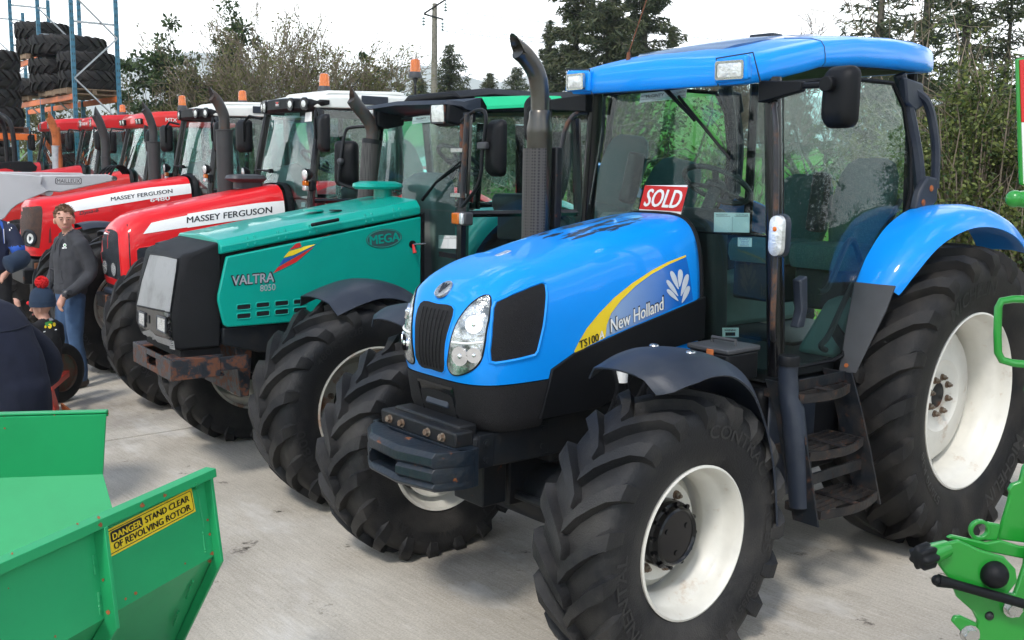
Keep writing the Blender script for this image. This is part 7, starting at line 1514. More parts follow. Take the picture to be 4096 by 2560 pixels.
# ------------------------------------------------------------------ tyre racking
mat('rack_blue', (0.035, 0.15, 0.23), 0.5, noise=0.15, rust=(RUST, 0.68, 0.76, 7.0))
mat('rack_orange', (0.75, 0.16, 0.025), 0.5, noise=0.2, rust=(RUST, 0.66, 0.75, 5.0))
mat('pallet_wood', (0.26, 0.18, 0.11), 0.85, col2=(0.15, 0.10, 0.065), nscale=7, bump=0.3, bscale=40)
mat('pallet_brown', (0.10, 0.045, 0.03), 0.85, col2=(0.06, 0.035, 0.025), nscale=7, bump=0.3, bscale=40)
RK = tag(empty('pallet_racking', (-1.74, -20.1, 0), radians(-3.2)), 'tall blue pallet racking with orange beams holding worn tyres', 'racking'); RD = 0.95; FY = [0, -3.05, -6.1, -9.15]
def rk(x, y): v = Matrix.Rotation(radians(-3.2), 3, 'Z') @ Vector((x, y, 0)); return (-1.74+v.x, -20.1+v.y)
mu = MB().box((0, 0, 3.2), (0.085, 0.07, 6.4)).mesh('upright', ['rack_blue'], 0); hl = MB()
for k in range(42):
    for dx in (-0.02, 0.02): hl.box((dx, 0.0355, 0.1+0.15*k), (0.014, 0.003, 0.05))
ms = hl.mesh('slots', ['ink_black'], 0)
for y in FY:
    o = empty('rack_frame', (0, y, 0), 0, RK)
    for x in (0, -RD): link('upright', mu, o, loc=(x, 0, 0)); tag(link('slots', ms, o, loc=(x, 0, 0)), kind='stuff')
    z = 0.25; s_ = 1
    while z < 5.0:
        MB().beam((0 if s_ > 0 else -RD, 0.02, z), (-RD if s_ > 0 else 0, 0.02, z+0.92), 0.03, 0.045, (0, 1, 0)).build('brace', 'galv', o); z += 0.92; s_ = -s_
    for zz in (5.15, 6.18): MB().beam((0, -0.02, zz), (-RD, -0.02, zz), 0.03, 0.045).build('brace', 'galv', o)
for (i, z) in ((0, 3.53), (1, 3.53), (2, 3.53), (1, 4.56)):
    for x in (0.02, -RD-0.02): MB().beam((x, FY[i]-0.05, z), (x, FY[i+1]+0.05, z), 0.05, 0.13).build('rack_beam', 'rack_orange', RK, bev=0.008)
_pal = {}
def pallet(x, y, z, label, m_='pallet_wood', w_=1.2, d=1.0, rz=0.0):
    o = tag(empty('pallet', (x, y, z), rz), label, 'pallet', 'wooden pallets on the racking')
    if m_ not in _pal:
        _pal[m_] = (MB().box((0, 0, 0), (w_, 0.10, 0.02)).mesh('board', [m_], 0), MB().box((0, 0, 0), (0.10, d, 0.08)).mesh('bearer', [m_], 0))
    for k in range(7): link('board', _pal[m_][0], o, loc=(0, -d/2+0.05+k*(d-0.1)/6, 0.13))
    for k in range(3): link('bearer', _pal[m_][1], o, loc=(-w_/2+0.05+k*(w_-0.1)/2, 0, 0.075)); link('board', _pal[m_][0], o, loc=(0, (k-1)*(d/2-0.05), 0.02))
    return o
_ft = {}
def flat_tyre(x, y, z, R, w_, label, group, rz=0.0, road=False):
    key = (R, w_, road)
    if key not in _ft:
        b = tyre_mesh(R, w_, R*0.60, 18, 0.04, 0, 40, road=road); b.xf(Matrix.Rotation(radians(90), 4, 'X')); me = b.mesh('loose_tyre', ['rubber'], 40); _ft[key] = me
    return tag(link('loose_tyre', _ft[key], None, loc=(x, y, z+w_/2*1.0), rot=(0, 0, rz)), label, 'tyre', group)
GT = 'worn tyres stacked on the racking'
def T(x, y, z, R, w_, lab, grp=GT, rz=0.0, road=False): X, Y = rk(x, y); return flat_tyre(X, Y, z, R, w_, lab, grp, rz, road)
for (x, y, z, lab, rz) in ((-0.48, -0.80, 3.595, 'grey wooden pallet under the two end-bay tyres', 0), (-0.45, -2.05, 3.595, 'grey wooden pallet beside the second rack frame', 0.06), (-0.48, -4.6, 4.625, 'pale pallet on the second shelf of the racking', 0), (-0.48, -4.6, 3.595, 'pallet on the first shelf behind the second rack frame', 0)): X, Y = rk(x, y); pallet(X, Y, z, lab, rz=rz)
T(-0.60, -1.10, 3.74, 0.66, 0.42, 'lower of the two worn tyres in the end bay of the racking'); T(-0.58, -1.15, 4.16, 0.64, 0.42, 'upper of the two worn tyres in the end bay of the racking', GT, 0.4)
T(-0.22, -2.42, 3.74, 0.62, 0.40, 'lowest worn tyre under the widest tyre on the racking', GT, 0.7); T(-0.22, -2.42, 4.14, 0.62, 0.36, 'worn tyre just below the widest tyre on the racking', GT, 1.0); T(-0.50, -2.30, 4.585, 0.86, 0.44, 'widest worn tyre, lying across two stacks on the racking', GT, 0.2)
T(-0.42, -4.6, 4.77, 0.62, 0.40, 'lower tyre of the pair on the second shelf', GT, 0.3); T(-0.44, -4.6, 5.17, 0.66, 0.40, 'topmost worn tyre on the racking', GT, 0.9)
T(-0.2, -4.6, 3.74, 0.68, 0.42, 'tyre on the first shelf behind the second rack frame', GT); 
for k in range(3): T(-0.5, -1.6, 1.55+0.44*k, 0.78, 0.44, ('lowest', 'middle', 'top')[k]+' big tyre on the crate below the first shelf', 'tyres below the first shelf', 0.4*k)
X, Y = rk(-0.5, -1.6); tag(MB().box((X, Y, 0.775), (1.3, 1.5, 1.55)).build('crate', 'pallet_brown', bev=0.02), 'brown wooden crate under the racking tyres', 'crate')
# low rack in front, with the big stack
LR = tag(empty('low_rack', (0.15, -20.3, 0)), 'low blue rack with an orange beam under the tall stack of big tyres', 'racking')
for x in (0.9, -0.72):
    for y in (0.85, -0.85): MB().box((x, y, 1.30), (0.085, 0.07, 2.60)).build('post', 'rack_blue', LR, bev=0.006)
for y in (0.9, -0.9): MB().beam((1.6, y, 2.60), (-0.85, y, 2.60), 0.05, 0.13).build('beam', 'rack_orange', LR, bev=0.008)
MB().box((0.2, 0, 1.98), (2.2, 1.6, 0.06)).build('shelf_board', 'pallet_wood', LR)
pallet(0.15, -20.3, 2.665, 'red brown pallet under the tall stack of big tyres', 'pallet_brown', 1.5, 1.5)
for k in range(4): flat_tyre(0.15+0.03*(k % 2), -20.3, 2.81+0.385*k, 0.86-0.015*(k % 3), 0.40, ('lowest', 'second lowest', 'second highest', 'highest')[k]+' big tractor tyre of the tall stack on the red brown pallet', 'big tyres in the tall stack', 0.5*k)
for k in range(2): flat_tyre(-0.05, -19.75, 2.01+0.19*k, 0.34, 0.19, ('lower', 'upper')[k]+' smooth car tyre under the orange beam', 'car tyres under the low rack', 0.3, True)
for k in range(8): flat_tyre(-0.1, -22.6, 0.0+0.445*k, 0.80, 0.445, 'big tyre in the ground stack behind the tall stack', 'tyres of the ground stack', 0.6*k)
# ------------------------------------------------------------------ green hopper in the foreground
mat('hopper_green', (0.015, 0.320, 0.112), 0.5, spec=0.35, coat=0.06, noise=0.10, nscale=3, rust=((0.32, 0.10, 0.02), 0.735, 0.765, 6.0))
mat('deere_green', (0.010, 0.230, 0.022), 0.35, coat=0.4, noise=0.08)
HP = tag(empty('hopper'), 'flared green steel hopper with a yellow danger sticker', 'hopper'); yc = -0.385; X0, X1 = 4.18, 5.75; TAN = 0.577
def hp(x, side, k, off=0.0):            # k 0 top, 1 knee, 2 low; side +1 near wall
    t = (x-X0); base = ((0.535, 1.0), (0.615, 0.700), (0.205, 0.20))[k]; sp = (TAN, TAN, TAN*0.55)[k]
    return Vector((x, yc+side*(base[0]+sp*t+off), base[1]))
for sd in (1, -1):
    G0 = [[hp(X0+(X1-X0)*i/8, sd, 0), hp(X0+(X1-X0)*i/8, sd, 1)] for i in range(9)]; MB().sheet(G0, 0.010*sd).build('upper_wall', 'hopper_green', HP)
    G0 = [[hp(X0+(X1-X0)*i/8, sd, 1, -0.002)+Vector((0, 0, -0.001)), hp(X0+(X1-X0)*i/8, sd, 2)] for i in range(9)]; MB().sheet(G0, 0.010*sd).build('lower_wall', 'hopper_green', HP)
    a, b = hp(X0, sd, 0), hp(X1, sd, 0); fl = MB(); nv = Vector((-TAN*0.866*sd/1.0, 0.866*sd, 0)).normalized()
    nv = Vector((-0.5, 0.866*sd, 0))
    q = [Vector((0, 0, 0.012)), nv*0.045+Vector((0, 0, 0.012)), nv*0.048+Vector((0, 0, -0.020)), nv*0.040+Vector((0, 0, -0.020)), nv*0.036+Vector((0, 0, 0.004)), Vector((0, 0, 0.004))]
    fl.loft([[a+v for v in q], [b+v for v in q]]); fl.build('top_flange', 'hopper_green', HP, bev=0.002)
    for x in (X0+0.012, X0+0.50, X0+1.05, X0+1.5):
        r_ = MB(); secs = []
        dep = 0.050 if x > X0+0.1 else 0.035
        for k, w2 in ((0, dep), (1, dep*1.1), (2, dep)):
            p = hp(x, sd, k); dn = nv if k == 0 else (nv*0.8+Vector((0, 0, -0.5 if k == 1 else -0.8))).normalized(); tg = Vector((0.866, 0.5*sd, 0))*0.008
            z_ = Vector((0, 0, -0.018 if k == 0 else 0)); secs.append([p+z_-tg, p+z_+tg, p+z_+tg+dn*w2, p+z_-tg+dn*w2])
        r_.loft(secs); r_.build('rib', 'hopper_green', HP, bev=0.002)
MB().sheet([[hp(X0+(X1-X0)*i/4, 1, 2), hp(X0+(X1-X0)*i/4, -1, 2)] for i in range(5)], 0.012).build('floor', 'hopper_green', HP)
up = MB()
for x in (4.5, 5.4):
    up.box((x, yc, 0.17), (0.08, 1.0, 0.06))
    for sd in (1, -1): up.box((x, yc+sd*0.5, 0.085), (0.08, 0.08, 0.17))
up.box((4.95, yc+0.46, 0.17), (0.98, 0.06, 0.05)); up.box((4.95, yc-0.46, 0.17), (0.98, 0.06, 0.05))
up.build('stand', 'metal_black', HP)
wl = [o for o in HP.children if o.name.startswith('upper_wall')][0]; TM_ = cam_map(bvh_of(wl), A, zt)
po = [(650, 830), (1202, 556), (1229, 702), (681, 996)]; st = flat_poly('danger_sticker', po, TM_, 'ink_yellow', HP, 0.003, 60)
def pq(u, v): return (po[0][0]*(1-u)*v+po[1][0]*u*v+po[2][0]*u*(1-v)+po[3][0]*(1-u)*(1-v), po[0][1]*(1-u)*v+po[1][1]*u*v+po[2][1]*u*(1-v)+po[3][1]*(1-u)*(1-v))
pm = lambda u, v: TM_(*pq(u, v))
bx_ = [pq(x, y) for x, y in ((0.03, 0.09), (0.97, 0.09), (0.985, 0.14), (0.985, 0.86), (0.97, 0.92), (0.03, 0.92), (0.018, 0.86), (0.018, 0.14))]; outline_tube(bx_, TM_, 0.0012, 'sticker_rule', 'ink_black', st, 0.004, 40)
flat_poly('danger_block', [pq(x, y) for x, y in ((0.055, 0.50), (0.06, 0.83), (0.08, 0.87), (0.40, 0.87), (0.42, 0.83), (0.42, 0.54), (0.40, 0.49), (0.07, 0.47))], TM_, 'ink_black', st, 0.0042, 60)
text_obj('lettering', 'DANGER', lambda u, v: pm(u+0.075, v+0.55), 0.325, 0.24, 'ink_yellow', st, 0.05, 0, lift=0.0056); text_obj('lettering', 'STAND CLEAR', lambda u, v: pm(u+0.45, v+0.55), 0.50, 0.25, 'ink_black', st, 0.04, 0, lift=0.0046); text_obj('lettering', 'OF REVOLVING ROTOR', lambda u, v: pm(u+0.075, v+0.18), 0.875, 0.25, 'ink_black', st, 0.04, 0, lift=0.0046)
mat('rust_chip', (0.34, 0.105, 0.03), 0.85, col2=(0.16, 0.06, 0.03), nscale=60)
HM = cam_map(bvh_of(*[o for o in HP.children if o.type == 'MESH']), A, zt); r = random.Random(9)
for (u, v, k) in ((622, 742, 13), (630, 786, 16), (488, 783, 9), (76, 972, 9), (895, 664, 17), (1035, 601, 14), (24, 106, 9), (30, 178, 8), (345, 96, 9), (683, 1336, 15), (852, 1217, 12), (789, 1255, 9), (1338, 968, 16), (1318, 1015, 13), (727, 606, 26), (735, 578, 13), (1165, 1030, 7), (345, 1490, 9), (652, 1132, 11), (684, 86, 8), (1306, 755, 9), (1320, 845, 11), (20, 768, 9), (50, 1186, 6), (712, 72, 10)):
    flat_poly('rust_chip', [(u+k*cos(t)*r.uniform(0.5, 1.2), v+k*sin(t)*r.uniform(0.5, 1.2)) for t in [2*pi*j/9 for j in range(9)]], HM, 'rust_chip', HP, 0.0016)
for (a, b_) in (((1232, 520), (1282, 800)), ((1278, 830), (1292, 960)), ((1215, 1140), (1175, 1250)), ((1125, 1330), (1095, 1420)), ((585, 980), (600, 1100)), ((618, 1210), (630, 1350))):
    n_ = 14; MB().tube([HM(a[0]+(b_[0]-a[0])*i/n_+r.uniform(-2, 2), a[1]+(b_[1]-a[1])*i/n_)[0] for i in range(n_+1)], [r.uniform(0.0025, 0.0055) for i in range(n_+1)], 6).build('weld_bead', 'hopper_green', HP)
# ------------------------------------------------------------------ green implement at the right edge
DI = tag(empty('green_implement'), 'green folded implement with black knob, handle loop and red white marker board', 'farm implement'); dc = at(4000, 1900, 2.75); pr_ = Vector((rgt0.x, rgt0.y, 0)).normalized(); pf = Vector((fwd.x, fwd.y, 0)).normalized()
def IP(px, py, dep=0.0):               # on an upright plane square to the view, dep metres behind it
    d = pix(px, py); t = ((dc-CAM).dot(pf)+dep)/d.dot(pf); return CAM+d*t
def iplate(pts, dep, th, name, m_, bev=0.004, parent=None):
    q = [IP(*p_, dep) for p_ in pts]; b = MB(); n = len(q); b.add(q+[p_+pf*th for p_ in q], [tuple(range(n)), tuple(range(2*n-1, n-1, -1))]+[(i, (i+1) % n, n+(i+1) % n, n+i) for i in range(n)]); return b.build(name, m_, parent or DI, bev=bev)
Z = lambda *P: [zr(*p_) for p_ in P]
iplate(Z((395, 965), (365, 1010), (368, 1090), (440, 1190), (640, 1255), (760, 1250), (815, 1180), (805, 1110), (740, 1040), (600, 1000), (480, 945)), 0, 0.014, 'link_plate', 'deere_green')
iplate(Z((440, 1190), (470, 1270), (560, 1350), (590, 1410), (560, 1512), (560, 1700), (1100, 1700), (1100, 1000), (900, 950), (800, 1250)), 0.03, 0.016, 'main_plate', 'deere_green')
iplate(Z((410, 930), (440, 915), (640, 960), (720, 945), (830, 980), (1100, 1010), (1100, 1080), (900, 1060), (640, 1010)), 0.06, 0.014, 'rear_plate', 'deere_green')
iplate(Z((700, 940), (760, 740), (775, 680), (765, 660), (785, 625), (830, 610), (850, 530), (1100, 200), (1100, 990)), 0.09, 0.016, 'upright_plate', 'deere_green')
iplate(Z((440, 1410), (455, 1380), (490, 1375), (585, 1420), (560, 1512), (500, 1475)), 0.02, 0.014, 'ear_plate', 'deere_green')
def iring(c, r0, r1, dep, th, name, m_):
    p = IP(*zr(*c), dep); b = MB(); k = r0*0.7011*2.75/FPX; k1 = r1*0.7011*2.75/FPX; U, W_ = pr_, Vector((0, 0, 1)); f = lambda r, d: [p+(U*cos(2*pi*j/24)+W_*sin(2*pi*j/24))*r+pf*d for j in range(24)]
    b.loft([f(k, 0), f(k1, 0), f(k1, th), f(k, th), f(k, 0)], caps=False); return b.build(name, m_, DI, bev=0.002)
iring((602, 888), 38, 58, 0.075, 0.014, 'lifting_eye', 'deere_green'); iplate(Z((640, 840), (720, 855), (700, 950), (560, 945), (555, 905), (600, 940), (640, 910)), 0.076, 0.013, 'eye_plate', 'deere_green')
def iball(c, r, dep, name, m_, sc=(1, 1, 1)): MB().ball(IP(*zr(*c), dep), r*0.7011*2.75/FPX, 18, 12, sc).build(name, m_, DI)
iball((680, 1138), 74, -0.004, 'pivot_cap', 'plastic_black', (1, 1, 1)); 
p0, p1 = IP(*zr(300, 1028), -0.03), IP(*zr(405, 990), 0.0); MB().tube([p0, p0+(p1-p0)*0.35, p1], [0.026, 0.026, 0.022], 14).build('knob_stem', 'deere_green', DI); d_ = (p1-p0).normalized(); kn = MB(); u_ = d_.cross(Vector((0, 0, 1))).normalized(); w2_ = d_.cross(u_)
for s0, s1 in ((-0.032, 0.014),): kn.loft([[p0+d_*t+(u_*cos(2*pi*j/42)+w2_*sin(2*pi*j/42))*k*(0.030+0.004*cos(7*2*pi*j/42)) for j in range(42)] for t, k in ((s0-0.006, 0.7), (s0, 0.95), (s1-0.01, 1.0), (s1, 0.8))])
kn.build('black_knob', 'plastic_black', DI, ang=50)
MB().tube([IP(*zr(360, 1172), -0.02), IP(*zr(440, 1190), -0.02), IP(*zr(900, 1320), -0.02)], [0.017, 0.0125, 0.0125], 12).build('gas_strut', 'plastic_black', DI); iball((355, 1172), 30, -0.02, 'strut_end', 'plastic_black')
for c in ((785, 1330), (540, 1478)):
    p = IP(*zr(*c), 0.02); b = MB(); hexbolt(b, p, -pf, 0.019, 0.018); b.build('bolt', 'steel', DI)
iball((650, 1372), 26, 0.032, 'drain_hole', 'ink_black', (1, 1, 1))
lp = [IP(*zf(2430, 700, ) if False else (4160, 1197), 0.0), IP(4050, 1197, 0.0), IP(4005, 1205, 0.0), IP(3993, 1230, 0.0), IP(3990, 1330, 0.0), IP(3992, 1410, 0.0), IP(4008, 1440, 0.0), IP(4050, 1452, 0.0), IP(4160, 1462, 0.0)]
MB().tube(lp, 0.0095, 10).build('handle_loop', 'deere_green', DI)
iplate([(4066, 235), (4140, 222), (4150, 750), (4082, 738)], 0.02, 0.012, 'marker_board', 'deere_green'); iplate([(4080, 240), (4160, 232), (4160, 490), (4088, 488)], 0.016, 0.004, 'marker_red', 'ink_red', 0); iplate([(4088, 490), (4160, 492), (4160, 735), (4096, 735)], 0.016, 0.004, 'marker_white', 'sticker_white', 0)
MB().tube([IP(4062, 795, 0.03), IP(4120, 798, 0.03), IP(4400, 800, 0.03)], [0.018, 0.024, 0.026], 14).build('cross_bar', 'deere_green', DI); iball_p = IP(4058, 795, 0.03); MB().ball(iball_p, 0.021, 14, 10).build('bar_end', 'deere_green', DI)
pb = IP(4330, 800, 0.1); MB().beam((pb.x, pb.y, 0.02), (pb.x, pb.y, pb.z+0.5), 0.09, 0.09).build('mast', 'deere_green', DI, bev=0.006)
q = IP(4120, 1700, 0.1); MB().beam((q.x, q.y, q.z), (pb.x, pb.y, q.z), 0.06, 0.06).build('mast_arm', 'deere_green', DI, bev=0.004); MB().box((pb.x, pb.y, 0.012), (0.5, 0.5, 0.024)).build('foot_plate', 'deere_green', DI); q = IP(4140, 1330, 0.02); MB().beam((q.x, q.y, q.z), (pb.x, pb.y, q.z), 0.03, 0.30).build('handle_bracket', 'deere_green', DI); q = IP(4150, 450, 0.03); MB().beam((q.x, q.y, q.z), (pb.x, pb.y, q.z), 0.03, 0.06).build('board_arm', 'deere_green', DI)
# ------------------------------------------------------------------ small red implement on a narrow wheel
mat('wheel_rust', (0.09, 0.055, 0.035), 0.7, col2=(0.05, 0.09, 0.06), nscale=12, rust=((0.15, 0.05, 0.03), 0.45, 0.6, 8.0)); mat('implement_red', (0.48, 0.028, 0.012), 0.5, rust=((0.15, 0.05, 0.03), 0.6, 0.7, 7.0))
SW = tag(empty('small_cultivator', (3.02, -5.66, 0), radians(28)), 'small rusty red cultivator with one narrow rubber wheel', 'cultivator')
b = MB(); b.lathe([(0.17, -0.05), (0.20, -0.06), (0.235, -0.058), (0.262, -0.04), (0.268, 0), (0.262, 0.04), (0.235, 0.058), (0.20, 0.06), (0.17, 0.05)], 40, 'Y', (0, 0, 0.268)); wt = b.build('wheel', 'rubber', SW); MB().lathe([(0.178, -0.048), (0.172, -0.02), (0.09, 0.0), (0.03, 0.01), (0.03, 0.03), (0.09, 0.02), (0.172, 0.02), (0.178, 0.048)], 32, 'Y', (0, 0, 0.268)).build('rim', 'wheel_rust', wt)
MB().tube([(0, -0.12, 0.268), (0, 0.12, 0.268)], 0.02, 10).build('axle', 'rusty_steel', SW)
def SWp(px, py, z): v = SW_I @ on(px, py, 2, z); return v
SW_I = (Matrix.Translation((3.02, -5.66, 0)) @ Matrix.Rotation(radians(28), 4, 'Z')).inverted()
MB().beam(SWp(*z2(298, 1290), 0.34), SWp(*z2(345, 1440), 0.06), 0.03, 0.12).build('drawbar', 'implement_red', SW, bev=0.004); MB().beam(SWp(*z2(298, 1290), 0.34), (0, 0.10, 0.268), 0.04, 0.05).build('axle_arm', 'implement_red', SW)
a = SWp(*z2(420, 1450), 0.05); MB().hexa([a+Vector(v) for v in ((-0.02, -0.06, -0.05), (0.0, -0.06, -0.05), (0.0, 0.07, -0.05), (-0.02, 0.07, -0.05), (0.02, -0.05, 0.10), (0.04, -0.05, 0.10), (0.05, 0.08, 0.04), (0.03, 0.08, 0.04))]).build('share', 'rusty_orange', SW); MB().tube([SWp(*z2(345, 1440), 0.05), a+Vector((0, 0, -0.02))], 0.02, 8).build('share_arm', 'rusty_orange', SW)
# ------------------------------------------------------------------ people: one remeshed skin per body, materials by the limb they belong to
for n_, c_, r_ in (('skin', (0.55, 0.29, 0.21), 0.5), ('hair_brown', (0.13, 0.065, 0.032), 0.7), ('hoodie', (0.040, 0.041, 0.047), 0.9), ('jeans', (0.040, 0.085, 0.17), 0.85), ('boot', (0.035, 0.022, 0.015), 0.6), ('navy_fleece', (0.004, 0.0065, 0.020), 0.95), ('navy_knit', (0.0035, 0.0055, 0.016), 0.95), ('black_cloth', (0.008, 0.008, 0.010), 0.9), ('beanie', (0.014, 0.030, 0.060), 0.95), ('red_wool', (0.62, 0.012, 0.015), 0.95), ('rugby_navy', (0.008, 0.013, 0.040), 0.8), ('rugby_blue', (0.02, 0.09, 0.42), 0.8)): mat(n_, c_, r_, noise=0.22, nscale=9, bump=0.25, bscale=30 if n_ not in ('skin',) else 8, sheen=0)
for n_ in ('jeans',): MATS[n_] and None
def person(name, loc, az, label, parts, vox=0.016, scale=1.0, cat='person', smooth=3, wr=1.0):
    """parts: (points, radii, material[, flatten]) in a frame: x forward, y left, z up"""
    allb = MB(); bv = []; mats = []
    for (pts, rad, m_, *fl) in parts:
        b = MB(); P = cr_spline(pts, 4) if len(pts) > 2 else [Vector(p) for p in pts]; k = len(P)
        R_ = [interp([(i/(len(rad)-1), r) for i, r in enumerate(rad)], j/(k-1)) for j in range(k)]
        d0 = (P[0]-P[1]).normalized(); d1 = (P[-1]-P[-2]).normalized(); P = [P[0]+d0*R_[0]*0.6]+P+[P[-1]+d1*R_[-1]*0.6]; R_ = [R_[0]*0.6]+R_+[R_[-1]*0.6]
        b.tube(P, R_, 14)
        if fl:
            ax, kk = fl[0]; c = sum((p for p in P), Vector())/len(P)
            for v in b.v: v[ax] = c[ax]+(v[ax]-c[ax])*kk
        bv.append(BVHTree.FromPolygons([tuple(v) for v in b.v], b.f)); allb.add([v.copy() for v in b.v], b.f)
        if m_ not in mats: mats.append(m_)
        bv[-1] = (bv[-1], mats.index(m_))
    me = allb.mesh('tmp', None, 0, weld=False); o = link('tmp_body', me); md = o.modifiers.new('r', 'REMESH'); md.mode = 'VOXEL'; md.voxel_size = vox
    if smooth: ms_ = o.modifiers.new('s', 'SMOOTH'); ms_.iterations = smooth; ms_.factor = 0.5
    dg = bpy.context.evaluated_depsgraph_get(); m2 = bpy.data.meshes.new_from_object(o.evaluated_get(dg)); bpy.data.objects.remove(o); bpy.data.meshes.remove(me)
    for m_ in mats: m2.materials.append(MATS[m_])
    from mathutils import noise as mnz
    for v in m2.vertices: q = v.co; d = mnz.noise(Vector((q.x*7, q.y*7, q.z*4.5+q.x*5)))*0.009+mnz.noise(q*19)*0.004; v.co = q+v.normal*d*wr
    for p in m2.polygons:
        best = 9; bi = 0
        for t, i in bv:
            h = t.find_nearest(p.center)
            if h[0] is not None and h[3] < best-1e-4: best = h[3]; bi = i
        p.material_index = bi
    m2.shade_smooth(); ob = link(name, m2, None, loc=loc, rot=(0, 0, az)); ob.scale = (scale,)*3; m2.name = name
    return tag(ob, label, cat)
def face(ob, c, fwd_, s=1.0, hair=None, brow='hair_brown'):
    """eyes, brows, lips and nose of a head centred on c, looking along fwd_"""
    c = Vector(c); f = Vector(fwd_).normalized(); l = Vector((0, 0, 1)).cross(f).normalized(); u = f.cross(l)
    for sd in (1, -1):
        e = MB(); e.ball(c+f*0.0835*s+l*sd*0.032*s+u*0.010*s, 0.0085*s, 8, 6, (1, 1, 0.55)); e.build('eye', 'ink_black', ob); MB().tube([c+f*0.094*s+l*sd*0.014*s+u*0.030*s, c+f*0.088*s+l*sd*0.052*s+u*0.031*s], 0.005*s, 6).build('eyebrow', brow, ob)
        MB().ball(c+l*sd*0.079*s-u*0.012*s-f*0.005*s, 0.026*s, 8, 6, (0.8, 0.45, 1.2)).build('ear', 'skin', ob)
    MB().tube([c+f*0.092*s+u*0.018*s, c+f*0.114*s-u*0.022*s, c+f*0.096*s-u*0.028*s], [0.009*s, 0.015*s, 0.010*s], 8).build('nose', 'skin', ob); MB().tube([c+f*0.090*s+l*0.026*s-u*0.062*s, c+f*0.099*s-u*0.060*s, c+f*0.090*s-l*0.026*s-u*0.062*s], 0.0075*s, 6).build('mouth', 'lips', ob)
mat('lips', (0.36, 0.12, 0.10), 0.5)
def head(c, f, s=1.0):
    c = Vector(c); f = Vector(f).normalized(); return [([c+Vector((0, 0, 0.055*s))-f*0.015*s, c+f*0.012*s, c+f*0.028*s-Vector((0, 0, 0.07*s))], [0.078*s, 0.082*s, 0.050*s], 'skin')]
def hand(w_, d, side=1, s=1.0, curl=0.6):
    """palm and five fingers from wrist w_ along d"""
    w_ = Vector(w_); d = Vector(d).normalized(); u = d.cross(Vector((0, 0, 1))); u = u.normalized() if u.length > 0.2 else Vector((1, 0, 0)); n = d.cross(u)*side; R_ = [([w_, w_+d*0.085*s], [0.026*s, 0.036*s], 'skin')]
    for k in range(4):
        b = w_+d*0.085*s+u*(k-1.5)*0.019*s; L_ = (0.068, 0.078, 0.073, 0.058)[k]*s; R_.append(([b, b+d*L_*0.5+n*0.010*s, b+d*L_*0.75+n*L_*curl], [0.0095*s, 0.009*s, 0.008*s], 'skin'))
    b = w_+d*0.03*s+u*0.030*s; R_.append(([b, b+d*0.03*s+u*0.022*s+n*0.01*s, b+d*0.065*s+u*0.020*s+n*0.03*s], [0.012*s, 0.011*s, 0.009*s], 'skin')); return R_
def hair_cap(ob, c, f, s=1.0, m_='hair_brown'):
    c = Vector(c); f = Vector(f).normalized(); b = MB(); r = random.Random(3); b.ball(c+Vector((0, 0, 0.044*s))-f*0.022*s, 0.093*s, 18, 12, (1, 1, 0.95))
    keep = []
    l = Vector((0, 0, 1)).cross(f)
    for v in b.v:
        q = v-c
        if q.dot(f) > 0.03*s and q.z < 0.072*s: v -= f*(q.dot(f)-0.03*s)*0.9
        elif q.z < -0.03*s: v += Vector((0, 0, 0.03*s))
        v += rvec(r)*0.004*s
    o = b.build('hair', m_, ob, ang=80); tf = MB()
    for _ in range(160):
        a = r.uniform(0, 6.28); ph = r.uniform(0, 1.45); d = Vector((sin(ph)*cos(a), sin(ph)*sin(a), cos(ph))); p = c+Vector((0, 0, 0.044*s))-f*0.022*s+d*0.088*s
        if (p-c).dot(f) > 0.05*s and (p-c).z < 0.075*s: continue
        tf.tube([p, p+(d+f*0.5+rvec(r)*0.35).normalized()*0.022*s], [0.007*s, 0.002*s], 4)
    tag(tf.build('hair_tufts', m_, ob, ang=80), kind='stuff')
